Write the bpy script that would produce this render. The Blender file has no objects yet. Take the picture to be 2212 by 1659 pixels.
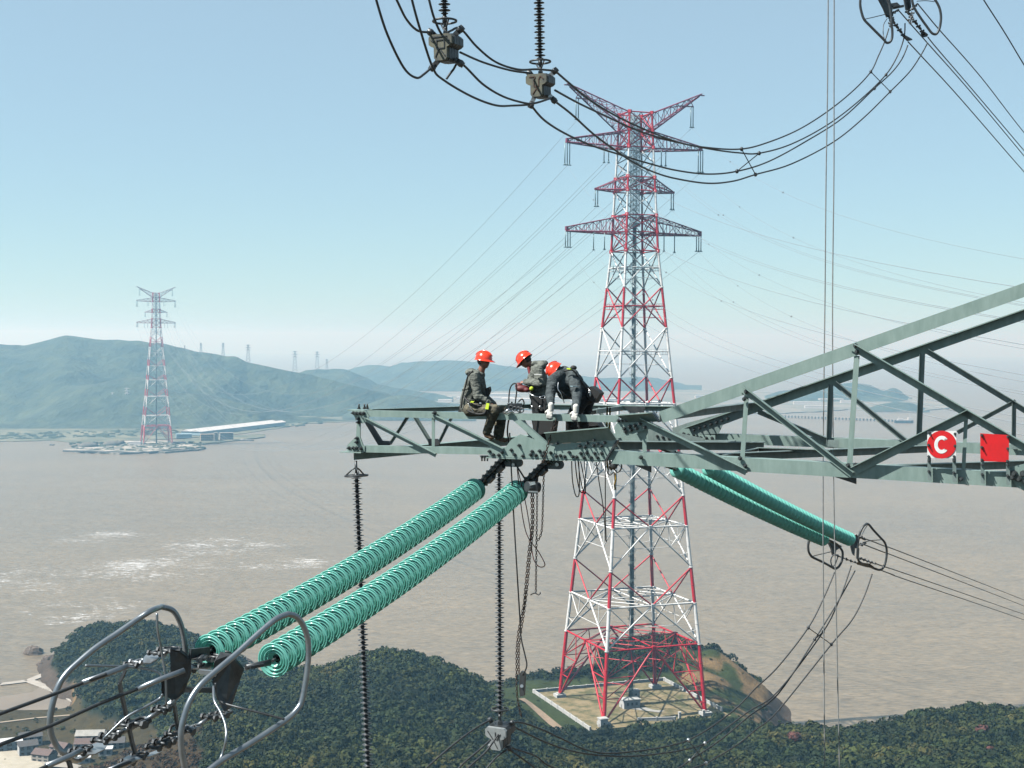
import bpy, math, random
import numpy as np
from mathutils import Vector, Matrix
random.seed(7); rng = np.random.default_rng(7)
SC = bpy.context.scene
COL = SC.collection
# ------------------------------------------------------------------ camera
F, CX, CY, H = 2900.0, 1106.0, 829.5, 260.0          # focal length in units of a 2212 wide frame
PITCH, ROLL = math.atan(89.5 / 2900.0), math.radians(0.3)
_c, _s = math.cos(PITCH), math.sin(PITCH)
cam_data = bpy.data.cameras.new('camera'); cam = bpy.data.objects.new('camera', cam_data); COL.objects.link(cam)
cam_data.sensor_width = 36.0; cam_data.lens = 36.0 * F / 2212.0
cam_data.clip_start = 0.5; cam_data.clip_end = 90000.0
_fw, _up0, _rt0 = Vector((0, _c, -_s)), Vector((0, _s, _c)), Vector((1, 0, 0))
RT = _rt0 * math.cos(ROLL) + _up0 * math.sin(ROLL); UP = _up0 * math.cos(ROLL) - _rt0 * math.sin(ROLL)
m = Matrix((RT, UP, -_fw)).transposed().to_4x4(); m.translation = Vector((0, 0, H))
cam.matrix_world = m
SC.camera = cam
# ------------------------------------------------------------------ sky, sun, exposure
SUN_TRAVEL = Vector((0.61, 0.235, -0.83)).normalized()
world = bpy.data.worlds.new('World'); SC.world = world; world.use_nodes = True
wn = world.node_tree.nodes; wl = world.node_tree.links
sky = wn.new('ShaderNodeTexSky'); sky.sky_type = 'NISHITA'; sky.sun_disc = False
sky.sun_elevation = math.asin(-SUN_TRAVEL.z); sky.sun_rotation = math.atan2(-SUN_TRAVEL.x, -SUN_TRAVEL.y)
sky.altitude = 200; sky.air_density = 1.0; sky.dust_density = 0.2; sky.ozone_density = 3.0
bg = wn['Background']; bg.inputs[1].default_value = 0.066
tint = wn.new('ShaderNodeMix'); tint.data_type = 'RGBA'; tint.blend_type = 'MULTIPLY'; tint.inputs[0].default_value = 1.0; tint.inputs[7].default_value = (0.76, 1.0, 1.02, 1)
wl.new(sky.outputs[0], tint.inputs[6]); veil = wn.new('ShaderNodeMix'); veil.data_type = 'RGBA'; veil.inputs[0].default_value = 0.55; veil.inputs[7].default_value = (2.75, 4.3, 5.1, 1)   # thin high haze
wtc = wn.new('ShaderNodeTexCoord'); wsp = wn.new('ShaderNodeSeparateXYZ'); wmr = wn.new('ShaderNodeMapRange')     # the veil belongs to the sky: none below the horizon
wmr.inputs[1].default_value = -0.03; wmr.inputs[2].default_value = 0.0; wmr.inputs[3].default_value = 0.0; wmr.inputs[4].default_value = 0.58
wl.new(wtc.outputs['Generated'], wsp.inputs[0]); wl.new(wsp.outputs[2], wmr.inputs[0])
low = wn.new('ShaderNodeMix'); low.data_type = 'RGBA'; low.inputs[6].default_value = (0.25, 0.3, 0.3, 1); low.inputs[7].default_value = (3.75, 4.8, 5.35, 1)
wm2 = wn.new('ShaderNodeMapRange'); wm2.inputs[1].default_value = -0.03; wm2.inputs[2].default_value = 0.0; wl.new(wsp.outputs[2], wm2.inputs[0]); wl.new(wm2.outputs[0], low.inputs[0])
wl.new(low.outputs[2], veil.inputs[7])
wl.new(tint.outputs[2], veil.inputs[6]); wl.new(veil.outputs[2], bg.inputs[0])
sl = bpy.data.lights.new('sun', 'SUN'); sl.energy = 5.0; sl.angle = math.radians(0.5); sl.color = (1.0, 0.975, 0.93)
so = bpy.data.objects.new('sun', sl); COL.objects.link(so); so.location = (-60, -40, 340)
so.rotation_euler = SUN_TRAVEL.to_track_quat('-Z', 'Y').to_euler()
SC.view_settings.view_transform = 'Standard'; SC.view_settings.look = 'None'
SC.view_settings.exposure = 1.1; SC.view_settings.gamma = 1.0
SC.cycles.max_bounces = 8; SC.cycles.transparent_max_bounces = 16; SC.cycles.transmission_bounces = 8
SC.cycles.volume_bounces = 0; SC.cycles.diffuse_bounces = 0; SC.cycles.use_denoising = True

# ------------------------------------------------------------------ a picture point at a true distance
def ray(x, y):
    return _fw + RT * ((x - CX) / F) - UP * ((y - CY) / F)
def at(x, y, Y):
    r = ray(x, y); k = Y / r.y
    return Vector((r.x * k, Y, H + r.z * k))
def ground(x, y, z=0.0):
    r = ray(x, y); k = (z - H) / r.z
    return Vector((r.x * k, r.y * k, z))
def onplane(x, y, a, b):                              # vertical plane Y = a + b X
    r = ray(x, y); k = a / (r.y - b * r.x)
    return Vector((r.x * k, r.y * k, H + r.z * k))

# ------------------------------------------------------------------ mesh builder
def basis(d):
    d = d.normalized()
    a = Vector((0, 0, 1)) if abs(d.z) < 0.95 else Vector((1, 0, 0))
    u = d.cross(a).normalized(); v = u.cross(d).normalized()
    return d, u, v
class MB:
    def __init__(s): s.v = []; s.f = []; s.m = []; s.sm = []
    def add(s, vs, fs, mi=0, smooth=False):
        n = len(s.v); s.v += [tuple(v) for v in vs]
        for f in fs: s.f.append([i + n for i in f]); s.m.append(mi); s.sm.append(smooth)
        return s
    def prism(s, poly, t, mi=0):                      # planar polygon (3D points), extruded by vector t
        n = len(poly); poly = [Vector(p) for p in poly]; t = Vector(t)
        vs = poly + [p + t for p in poly]
        fs = [list(range(n))[::-1], list(range(n, 2 * n))] + [[i, (i + 1) % n, n + (i + 1) % n, n + i] for i in range(n)]
        nrm = (poly[1] - poly[0]).cross(poly[2] - poly[0])
        if nrm.dot(t) < 0: fs = [f[::-1] for f in fs]
        return s.add(vs, fs, mi)
    def box(s, c, hx, hy, hz, rz=0.0, mi=0, ax=None):
        c = Vector(c)
        if ax: X, Y, Z = ax
        else:
            X = Vector((math.cos(rz), math.sin(rz), 0)); Y = Vector((-math.sin(rz), math.cos(rz), 0)); Z = Vector((0, 0, 1))
        p = [c - X * hx - Y * hy - Z * hz, c + X * hx - Y * hy - Z * hz, c + X * hx + Y * hy - Z * hz, c - X * hx + Y * hy - Z * hz]
        return s.prism(p, Z * (2 * hz), mi)
    def beam(s, p0, p1, w, h, up=(0, 0, 1), mi=0):
        p0, p1 = Vector(p0), Vector(p1); d = (p1 - p0).normalized()
        u = d.cross(Vector(up)).normalized(); v = u.cross(d).normalized()
        q = [p0 + u * a * w / 2 + v * b * h / 2 for a, b in ((-1, -1), (1, -1), (1, 1), (-1, 1))]
        return s.prism(q, p1 - p0, mi)
    def angle(s, p0, p1, w, t, d1, d2, mi=0, w2=None):  # an L section: corner on the line p0-p1, flanges along d1 and d2
        p0, p1 = Vector(p0), Vector(p1); d = (p1 - p0).normalized(); w2 = w2 or w
        a = Vector(d1); a = (a - d * a.dot(d)).normalized()
        b = Vector(d2); b = (b - d * b.dot(d)); b = (b - a * b.dot(a)).normalized()
        prof = ((0, 0), (w, 0), (w, t), (t, t), (t, w2), (0, w2))
        q = [p0 + a * i + b * j for i, j in prof]
        return s.prism_concave(q, p1 - p0, a, b, mi)
    def prism_concave(s, q, t, a, b, mi):
        n = 6; vs = q + [p + t for p in q]
        flip = a.cross(b).dot(t) < 0
        caps = [[0, 1, 2, 3], [0, 3, 4, 5]]
        fs = [c[::-1] for c in caps] + [[i + n for i in c] for c in caps] + [[i, (i + 1) % n, n + (i + 1) % n, n + i] for i in range(n)]
        if flip: fs = [f[::-1] for f in fs]
        return s.add(vs, fs, mi)
    def cyl(s, p0, p1, r0, r1=None, seg=8, mi=0, smooth=True, caps=True):
        p0, p1 = Vector(p0), Vector(p1); r1 = r0 if r1 is None else r1
        d, u, v = basis(p1 - p0)
        cs = [(math.cos(2 * math.pi * i / seg), math.sin(2 * math.pi * i / seg)) for i in range(seg)]
        vs = [p0 + (u * c + v * w) * r0 for c, w in cs] + [p1 + (u * c + v * w) * r1 for c, w in cs]
        s.add(vs, [[(i + 1) % seg, i, seg + i, seg + (i + 1) % seg] for i in range(seg)], mi, smooth)
        if caps:
            n = len(s.v) - 2 * seg
            s.f.append([n + i for i in range(seg)]); s.m.append(mi); s.sm.append(False)
            s.f.append([n + seg + i for i in range(seg)][::-1]); s.m.append(mi); s.sm.append(False)
        return s
    def tube(s, pts, r, seg=8, closed=False, mi=0, rr=None):
        pts = [Vector(p) for p in pts]; n = len(pts)
        tang = []
        for i in range(n):
            a = pts[(i - 1) % n] if (closed or i > 0) else pts[0]
            b = pts[(i + 1) % n] if (closed or i < n - 1) else pts[-1]
            tang.append((b - a).normalized())
        _, u, _v = basis(tang[0]); vs = []
        for i in range(n):
            u = (u - tang[i] * u.dot(tang[i])).normalized(); v = tang[i].cross(u)
            R = rr[i] if rr else r
            vs += [pts[i] + (u * math.cos(2 * math.pi * k / seg) + v * math.sin(2 * math.pi * k / seg)) * R for k in range(seg)]
        fs = []
        for i in range(n if closed else n - 1):
            j = (i + 1) % n
            for k in range(seg): fs.append([i * seg + k, i * seg + (k + 1) % seg, j * seg + (k + 1) % seg, j * seg + k])
        if not closed: fs += [list(range(seg))[::-1], [(n - 1) * seg + k for k in range(seg)]]
        return s.add(vs, fs, mi, True)
    def lathe(s, prof, o, ax, seg=16, mi=0, smooth=True, caps=True):    # prof: (radius, distance along axis)
        d, u, v = basis(Vector(ax)); o = Vector(o); vs = []
        for r, h in prof:
            vs += [o + d * h + (u * math.cos(2 * math.pi * k / seg) + v * math.sin(2 * math.pi * k / seg)) * r for k in range(seg)]
        fs = []
        for i in range(len(prof) - 1):
            for k in range(seg): fs.append([i * seg + (k + 1) % seg, i * seg + k, (i + 1) * seg + k, (i + 1) * seg + (k + 1) % seg])
        if caps:
            if prof[0][0] > 1e-4: fs.append(list(range(seg)))
            if prof[-1][0] > 1e-4: fs.append([(len(prof) - 1) * seg + k for k in range(seg)][::-1])
        return s.add(vs, fs, mi, smooth)
    def ball(s, c, r, sc=(1, 1, 1), ax=None, seg=12, rings=8, mi=0):
        c = Vector(c); X, Y, Z = ax if ax else (Vector((1, 0, 0)), Vector((0, 1, 0)), Vector((0, 0, 1)))
        vs = [c + Z * r * sc[2]]
        for i in range(1, rings):
            t = math.pi * i / rings
            for k in range(seg):
                p = 2 * math.pi * k / seg
                vs.append(c + X * (r * sc[0] * math.sin(t) * math.cos(p)) + Y * (r * sc[1] * math.sin(t) * math.sin(p)) + Z * (r * sc[2] * math.cos(t)))
        vs.append(c - Z * r * sc[2]); fs = []
        for k in range(seg): fs.append([0, 1 + k, 1 + (k + 1) % seg])
        for i in range(rings - 2):
            for k in range(seg):
                a = 1 + i * seg; b = a + seg
                fs.append([a + k, b + k, b + (k + 1) % seg, a + (k + 1) % seg])
        a = 1 + (rings - 2) * seg; e = len(vs) - 1
        for k in range(seg): fs.append([a + k, e, a + (k + 1) % seg])
        return s.add(vs, fs, mi, True)
    def obj(s, name, mats, parent=None, **tags):
        if not isinstance(mats, (list, tuple)): mats = [mats]
        me = bpy.data.meshes.new(name)
        off = wloc(parent) if parent is not None else Vector((0, 0, 0))
        org = tags.pop('origin', None)
        if org is not None: base = Vector(org)
        else: base = off.copy() if parent is not None else Vector(s.v[0])
        me.from_pydata([(v[0] - base.x, v[1] - base.y, v[2] - base.z) for v in s.v], [], s.f)
        me.polygons.foreach_set('material_index', s.m); me.polygons.foreach_set('use_smooth', s.sm)
        for mt in mats: me.materials.append(mt)
        me.update()
        o = bpy.data.objects.new(name, me); COL.objects.link(o)
        if parent is not None: o.parent = parent
        o.location = base - off
        WL[o.name] = base
        tag(o, **tags)
        return o
WL = {}
def wloc(o): return WL.get(o.name, Vector((0, 0, 0)))
def tag(o, label=None, cat=None, group=None, kind=None):
    if label: o['label'] = label
    if cat: o['category'] = cat
    if group: o['group'] = group
    if kind: o['kind'] = kind
    return o
def thing(name, label, cat, loc, group=None):
    o = bpy.data.objects.new(name, None); COL.objects.link(o); o.location = Vector(loc); o.empty_display_size = 0.1
    WL[o.name] = Vector(loc)
    return tag(o, label, cat, group)
def dup(root, loc=None, rz=None, label=None, group=None, scale=None):
    def cp(o, par):
        c = o.copy(); COL.objects.link(c)
        if par is not None: c.parent = par
        for ch in [x for x in o.children]: cp(ch, c)
        return c
    r = cp(root, None)
    if loc is not None: r.location = Vector(loc); WL[r.name] = Vector(loc)
    if rz is not None: r.rotation_euler = (0, 0, rz)
    if scale is not None: r.scale = (scale,) * 3
    if label: r['label'] = label
    if group: r['group'] = group
    return r

# ------------------------------------------------------------------ materials
GA = 0.54
def mat(name, col, rough=0.6, metal=0.0, col2=None, scale=3.0, detail=6.0, bump=0.0, bscale=None, stretch=None, lo=0.35, hi=0.65, trans=0.0, coat=0.0, spec=0.5, rough2=None):
    col = tuple(c * GA for c in col); col2 = tuple(c * GA for c in col2) if col2 else None
    mt = bpy.data.materials.new(name); mt.use_nodes = True; nt = mt.node_tree; N = nt.nodes; L = nt.links
    b = N['Principled BSDF']; b.inputs['Base Color'].default_value = (*col, 1); b.inputs['Roughness'].default_value = rough
    b.inputs['Metallic'].default_value = metal; b.inputs['Specular IOR Level'].default_value = spec
    if trans: b.inputs['Transmission Weight'].default_value = trans
    if coat: b.inputs['Coat Weight'].default_value = coat
    if col2 or bump:
        tc = N.new('ShaderNodeTexCoord'); mp = N.new('ShaderNodeMapping'); L.new(tc.outputs['Object'], mp.inputs[0])
        if stretch: mp.inputs['Scale'].default_value = stretch
        no = N.new('ShaderNodeTexNoise'); no.inputs['Scale'].default_value = scale; no.inputs['Detail'].default_value = detail
        no.inputs['Roughness'].default_value = 0.65; L.new(mp.outputs[0], no.inputs['Vector'])
    if col2:
        r = N.new('ShaderNodeValToRGB'); r.color_ramp.elements[0].position = lo; r.color_ramp.elements[1].position = hi
        r.color_ramp.elements[0].color = (*col, 1); r.color_ramp.elements[1].color = (*col2, 1)
        L.new(no.outputs[0], r.inputs[0]); L.new(r.outputs[0], b.inputs['Base Color'])
        if rough2 is not None:
            mr = N.new('ShaderNodeMapRange'); mr.inputs[3].default_value = rough; mr.inputs[4].default_value = rough2
            L.new(no.outputs[0], mr.inputs[0]); L.new(mr.outputs[0], b.inputs['Roughness'])
    if bump:
        n2 = no
        if bscale:
            n2 = N.new('ShaderNodeTexNoise'); n2.inputs['Scale'].default_value = bscale; n2.inputs['Detail'].default_value = 5
            L.new(mp.outputs[0], n2.inputs['Vector'])
        bp = N.new('ShaderNodeBump'); bp.inputs['Strength'].default_value = 1.0; bp.inputs['Distance'].default_value = bump
        L.new(n2.outputs[0], bp.inputs['Height']); L.new(bp.outputs[0], b.inputs['Normal'])
    return mt
MAT = {}
MAT['red'] = mat('red_tower_paint', (0.74, 0.008, 0.028), 0.45, col2=(0.58, 0.012, 0.034), scale=0.35)
MAT['white'] = mat('white_tower_paint', (1.05, 1.07, 1.05), 0.45, col2=(0.62, 0.66, 0.66), scale=0.3, lo=0.45, hi=0.75)
MAT['shaft'] = mat('lift_shaft_steel', (0.15, 0.21, 0.22), 0.5, 0.3, col2=(0.24, 0.31, 0.32), scale=0.4)
MAT['ins'] = mat('line_insulator_glass', (0.30, 0.46, 0.48), 0.3)
MAT['wire'] = mat('conductor_aluminium', (0.16, 0.20, 0.22), 0.5, 0.5)
MAT['wallwhite'] = mat('whitewashed_wall', (0.72, 0.74, 0.72), 0.8, col2=(0.50, 0.52, 0.50), scale=0.5)
MAT['concrete'] = mat('pale_concrete', (0.50, 0.50, 0.47), 0.85, col2=(0.36, 0.36, 0.33), scale=0.3)
# ================================================================== setting: sea, near island, far land, haze
def seamat():
    mt = bpy.data.materials.new('muddy_sea'); mt.use_nodes = True; nt = mt.node_tree; N = nt.nodes; L = nt.links
    b = N['Principled BSDF']; b.inputs['Roughness'].default_value = 0.32; b.inputs['Specular IOR Level'].default_value = 0.35
    geo = N.new('ShaderNodeNewGeometry')
    def noise(scale, detail, st=(1, 1, 1), rot=0.0, rough=0.6, dist=0.0):
        mp = N.new('ShaderNodeMapping'); mp.inputs['Scale'].default_value = st; mp.inputs['Rotation'].default_value = (0, 0, rot)
        L.new(geo.outputs['Position'], mp.inputs[0])
        n = N.new('ShaderNodeTexNoise'); n.inputs['Scale'].default_value = scale; n.inputs['Detail'].default_value = detail
        n.inputs['Roughness'].default_value = rough; n.inputs['Distortion'].default_value = dist
        L.new(mp.outputs[0], n.inputs['Vector']); return n
    def ramp(src, p0, p1, c0, c1):
        r = N.new('ShaderNodeValToRGB'); r.color_ramp.elements[0].position = p0; r.color_ramp.elements[1].position = p1
        r.color_ramp.elements[0].color = (*c0, 1); r.color_ramp.elements[1].color = (*c1, 1)
        L.new(src.outputs[0], r.inputs[0]); return r
    big = noise(0.0016, 4, (1, 2.2, 1), 0.2)
    base = ramp(big, 0.35, 0.68, (0.174, 0.138, 0.090), (0.145, 0.118, 0.081))
    mid = noise(0.02, 6, (1, 2.6, 1), 0.15, 0.7)
    mm = ramp(mid, 0.3, 0.75, (0.80, 0.80, 0.81), (1.18, 1.17, 1.16))
    fine = noise(0.11, 5, (1, 3.2, 1), 0.22, 0.72)
    fm = ramp(fine, 0.32, 0.68, (0.52, 0.53, 0.55), (1.42, 1.42, 1.40))
    mx = N.new('ShaderNodeMix'); mx.data_type = 'RGBA'; mx.blend_type = 'MULTIPLY'; mx.inputs[0].default_value = 1
    L.new(base.outputs[0], mx.inputs[6]); L.new(mm.outputs[0], mx.inputs[7])
    mx2 = N.new('ShaderNodeMix'); mx2.data_type = 'RGBA'; mx2.blend_type = 'MULTIPLY'; mx2.inputs[0].default_value = 1
    L.new(mx.outputs[2], mx2.inputs[6]); L.new(fm.outputs[0], mx2.inputs[7])
    # whitecaps: streaky foam, dense inside a tide rip on the left, rare elsewhere
    foam = noise(0.085, 6, (1, 2.4, 1), 0.12, 0.8, 0.8)
    patch = None
    for (px, py, R) in ((470, 1180, 175), (330, 1230, 190), (610, 1215, 120), (100, 1250, 170), (230, 1160, 120), (150, 1320, 120)):
        c = ground(px, py)
        vm = N.new('ShaderNodeVectorMath'); vm.operation = 'DISTANCE'; vm.inputs[1].default_value = (c.x, c.y, 0)
        L.new(geo.outputs['Position'], vm.inputs[0])
        mr = N.new('ShaderNodeMapRange'); mr.inputs[1].default_value = R * 0.3; mr.inputs[2].default_value = R
        mr.inputs[3].default_value = 1.0; mr.inputs[4].default_value = 0.0; L.new(vm.outputs['Value'], mr.inputs[0])
        if patch is None: patch = mr
        else:
            mxx = N.new('ShaderNodeMath'); mxx.operation = 'MAXIMUM'; L.new(patch.outputs[0], mxx.inputs[0]); L.new(mr.outputs[0], mxx.inputs[1]); patch = mxx
    pn = noise(0.009, 3, (1, 1.6, 1), 0.3)
    pm = N.new('ShaderNodeMath'); pm.operation = 'MULTIPLY'; L.new(patch.outputs[0], pm.inputs[0]); L.new(pn.outputs[0], pm.inputs[1])
    th = N.new('ShaderNodeMath'); th.operation = 'MULTIPLY_ADD'; th.inputs[1].default_value = -0.38; th.inputs[2].default_value = 0.735
    L.new(pm.outputs[0], th.inputs[0])
    df = N.new('ShaderNodeMath'); df.operation = 'SUBTRACT'; L.new(foam.outputs[0], df.inputs[0]); L.new(th.outputs[0], df.inputs[1])
    fr = N.new('ShaderNodeMapRange'); fr.inputs[1].default_value = 0.0; fr.inputs[2].default_value = 0.06; L.new(df.outputs[0], fr.inputs[0])
    mx3 = N.new('ShaderNodeMix'); mx3.data_type = 'RGBA'; L.new(fr.outputs[0], mx3.inputs[0]); L.new(mx2.outputs[2], mx3.inputs[6])
    mx3.inputs[7].default_value = (0.46, 0.46, 0.45, 1)
    L.new(mx3.outputs[2], b.inputs['Base Color'])
    bp = N.new('ShaderNodeBump'); bp.inputs['Distance'].default_value = 0.9; bp.inputs['Strength'].default_value = 0.8
    L.new(fine.outputs[0], bp.inputs['Height'])
    bp2 = N.new('ShaderNodeBump'); bp2.inputs['Distance'].default_value = 3.0; bp2.inputs['Strength'].default_value = 0.6
    L.new(mid.outputs[0], bp2.inputs['Height']); L.new(bp.outputs[0], bp2.inputs['Normal']); L.new(bp2.outputs[0], b.inputs['Normal'])
    return mt
s_ = MB(); s_.add([(-17000, -2500, 0), (17000, -2500, 0), (17000, 28000, 0), (-17000, 28000, 0)], [[0, 1, 2, 3]])
s_.obj('sea', seamat(), kind='structure', label='muddy brown sea with whitecaps', cat='water')

# ---- near island, as cross-sections through sight columns (column, then distance/height pairs)
SECT = {
 -300: [(560,30),(690,8),(790,4),(865,4),(925,4),(940,-3),(1060,-3),(1140,-3)],
 60:   [(560,30),(690,8),(790,4),(865,4),(925,4),(940,-3),(1060,-3),(1140,-3)],
 110:  [(560,35),(690,12),(790,5),(865,4),(925,4),(945,-3),(1055,7),(1120,-3)],
 150:  [(560,40),(690,22),(790,6),(865,5),(922,4),(960,-1),(1058,25),(1130,-3)],
 172:  [(560,44),(690,28),(785,6),(852,7),(900,15),(985,12),(1060,29),(1135,-3)],
 190:  [(560,45),(690,32),(785,6),(850,8),(900,19),(1000,26),(1060,32),(1135,-3)],
 230:  [(560,50),(690,41),(780,7),(850,9),(900,24),(1000,33),(1062,35),(1140,-3)],
 330:  [(560,60),(690,51),(780,10),(850,13),(900,30),(1000,36),(1060,34),(1140,-3)],
 400:  [(560,66),(690,56),(785,30),(860,27),(930,29),(1000,31),(1050,30),(1140,-3)],
 470:  [(560,68),(690,58),(785,42),(860,37),(930,30),(990,25),(1040,21),(1120,-3)],
 560:  [(560,68),(690,58),(780,46),(850,37),(925,23),(990,9),(1040,0),(1120,-3)],
 640:  [(560,68),(690,57),(770,49),(840,43),(900,36),(960,13),(1020,-3),(1100,-3)],
 720:  [(560,68),(690,57),(770,49),(840,45),(900,40),(960,16),(1020,-3),(1100,-3)],
 800:  [(560,68),(690,56),(770,51),(840,51),(900,49),(960,18),(1020,-3),(1100,-3)],
 850:  [(560,68),(690,56),(770,52),(840,53),(900,52),(960,20),(1020,-3),(1100,-3)],
 900:  [(560,68),(690,55),(770,50),(840,50),(900,49),(960,18),(1020,-3),(1100,-3)],
 960:  [(560,66),(690,53),(770,46),(840,45),(890,44),(950,14),(1010,-3),(1100,-3)],
 1040: [(560,66),(690,50),(765,42),(830,39),(872,37),(930,20),(990,0),(1080,-3)],
 1090: [(560,64),(690,48),(765,40),(820,35),(866,33),(930,18),(990,0),(1080,-3)],
 1150: [(560,62),(690,46),(765,32),(800,31),(870,31),(918,29),(985,3),(1060,-3)],
 1260: [(560,62),(690,44),(762,28),(795,31),(905,31),(925,32),(985,2),(1050,-3)],
 1300: [(560,62),(690,43),(762,28),(795,31),(905,31),(928,34),(962,36),(1050,-3)],
 1350: [(560,60),(690,42),(762,28),(795,31),(905,31),(930,37),(965,44),(1050,-3)],
 1440: [(560,60),(690,42),(762,28),(798,31),(905,31),(932,38),(970,48),(1050,-3)],
 1500: [(560,60),(690,42),(762,28),(798,31),(895,31),(930,37),(966,43),(1050,-3)],
 1550: [(560,60),(690,42),(762,28),(798,31),(885,30),(925,33),(960,40),(1045,-3)],
 1600: [(560,60),(690,42),(762,28),(800,29),(870,24),(912,25),(950,31),(1030,-3)],
 1660: [(560,60),(690,42),(765,33),(800,26),(860,14),(900,12),(940,18),(1010,-3)],
 1700: [(560,60),(690,42),(765,33),(800,25),(850,8),(890,3),(935,3),(990,-3)],
 1740: [(560,60),(690,42),(750,36),(790,31.5),(840,8),(890,-3),(930,-3),(990,-3)],
 1800: [(560,60),(690,42),(750,35.5),(790,31.5),(840,10),(890,-3),(930,-3),(990,-3)],
 1900: [(560,60),(690,42),(750,35.5),(790,31.5),(840,10),(890,-3),(930,-3),(990,-3)],
 1960: [(560,60),(690,44),(750,39),(790,36),(840,14),(895,-3),(930,-3),(990,-3)],
 2000: [(560,60),(690,45),(750,41),(790,40),(840,18),(900,-3),(930,-3),(990,-3)],
 2100: [(560,62),(690,47),(750,43),(790,43),(840,20),(900,-3),(930,-3),(990,-3)],
 2160: [(560,62),(690,48),(750,44),(790,44.5),(840,20),(900,-3),(930,-3),(990,-3)],
 2212: [(560,62),(690,47),(750,43),(790,41),(840,20),(900,-3),(930,-3),(990,-3)],
 2600: [(560,62),(690,48),(750,44),(790,43),(840,20),(900,-3),(930,-3),(990,-3)]}
GX = np.arange(-300, 2601, 5.0); GY = np.arange(560, 1160, 4.0)
_k = sorted(SECT)
_Yk = np.array([[p[0] for p in SECT[k]] for k in _k], float); _Zk = np.array([[p[1] for p in SECT[k]] for k in _k], float)
_YY = np.stack([np.interp(GX, _k, _Yk[:, i]) for i in range(8)], 1); _ZZ = np.stack([np.interp(GX, _k, _Zk[:, i]) for i in range(8)], 1)
HG = np.stack([np.interp(GY, _YY[i], _ZZ[i]) for i in range(len(GX))], 0)
def _smooth(a, n):
    for _ in range(n):
        p = np.pad(a, 1, mode='edge'); a = (p[:-2, 1:-1] + p[2:, 1:-1] + p[1:-1, :-2] + p[1:-1, 2:] + 4 * p[1:-1, 1:-1]) / 8
    return a
HG = _smooth(HG, 5)
def vnoise(X, Y, s, seed):                           # smooth value noise
    r = np.random.default_rng(seed); T = r.random((256, 256))
    x = X / s; y = Y / s; xi = np.floor(x).astype(int); yi = np.floor(y).astype(int); fx = x - xi; fy = y - yi
    fx = fx * fx * (3 - 2 * fx); fy = fy * fy * (3 - 2 * fy)
    g = lambda a, b: T[a % 256, b % 256]
    return (g(xi, yi) * (1 - fx) + g(xi + 1, yi) * fx) * (1 - fy) + (g(xi, yi + 1) * (1 - fx) + g(xi + 1, yi + 1) * fx) * fy
WX = ((GX[:, None] - CX) / F) * GY[None, :]; WY = np.repeat(GY[None, :], len(GX), 0)
FEET = [ground(1207, 1507, 31), ground(1307, 1566, 31), ground(1525, 1544, 31), ground(1413, 1484, 31)]
TC = sum(FEET, Vector()) / 4                         # centre of the near tower
TROT = math.radians(20.6)
PADC = sum([ground(1150, 1498, 31), ground(1434, 1469, 31), ground(1584, 1546, 31), ground(1273, 1578, 31)], Vector()) / 4
PW, PD = 47.5, 45.5
def padlocal(X, Y):
    dx = X - PADC.x; dy = Y - PADC.y
    return dx * math.cos(TROT) + dy * math.sin(TROT), -dx * math.sin(TROT) + dy * math.cos(TROT)
_lx, _ly = padlocal(WX, WY)
_pd = np.maximum(np.abs(_lx) - PW, np.abs(_ly) - PD)
_rough = (vnoise(WX, WY, 22, 3) - 0.5) * 4 + (vnoise(WX, WY, 9, 4) - 0.5) * 2.2
_land = np.clip((HG + 1) / 6, 0, 1); _flat = np.clip((_pd - 2) / 14, 0, 1)
_vill = ((GX[:, None] < 360) & (WY > 770) & (WY < 935) & (HG < 14)).astype(float)
HG = (HG + _rough * _land * (1 - _vill)) * _flat + 30.9 * (1 - _flat)
def height(X, Y):
    x = np.clip((CX + F * np.asarray(X) / np.asarray(Y) - GX[0]) / 5.0, 0, len(GX) - 1.001); y = np.clip((np.asarray(Y) - GY[0]) / 4.0, 0, len(GY) - 1.001)
    i = x.astype(int); j = y.astype(int); a = x - i; b = y - j
    return (HG[i, j] * (1 - a) + HG[i + 1, j] * a) * (1 - b) + (HG[i, j + 1] * (1 - a) + HG[i + 1, j + 1] * a) * b
def drape(x, y, lift=0.0):                           # land point under a picture point
    r = ray(x, y); 
    for k in np.arange(560, 1150, 2.0):
        p = Vector((r.x, r.y, r.z)) * (k / r.y) + Vector((0, 0, H))
        if p.z <= float(height(p.x, p.y)): break
    return Vector((p.x, p.y, float(height(p.x, p.y)) + lift))
# surface zones (ground colours, with shade put in on the headland's right slope)
px = CX + F * WX / WY; py = 740 + F * (H - HG) / WY
colr = np.zeros(HG.shape + (3,)); n1 = vnoise(WX, WY, 14, 8); n2 = vnoise(WX, WY, 40, 9)
forest = np.array([0.008, 0.014, 0.006]); scrub = np.array([0.034, 0.022, 0.008]); grass = np.array([0.026, 0.038, 0.010]); tan = np.array([0.135, 0.092, 0.045]); rock = np.array([0.055, 0.042, 0.032]); fieldc = np.array([0.040, 0.032, 0.013])
colr[:] = forest
ZONE = np.zeros(HG.shape, int)                       # 0 forest, 1 scrub, 2 grass, 3 earth, 4 rock and shaded slope, 5 village
ZONE[(px > 150) & (px < 430 + 60 * (n1 - .5)) & (WY < 735)] = 1
ZONE[(px > 20) & (px < 400) & (WY < 775)] = 1
_near = (_pd < 13 + 10 * (n2 - 0.5)) | ((px > 1040) & (px < 1290) & (_lx < 0) & (_pd < 26 + 18 * (n2 - 0.5)) & (_ly > -60))
ZONE[_near & (WY > 790)] = 2
ZONE[(_pd < 30) & (_ly < -38) & (WY < 812)] = 0
cliff = (px > 1470 + 60 * (n1 - .5)) & (px < 1668 + 50 * (n1 - .5)) & (WY > 822) & (WY < 958) & (_pd > 6)
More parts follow.
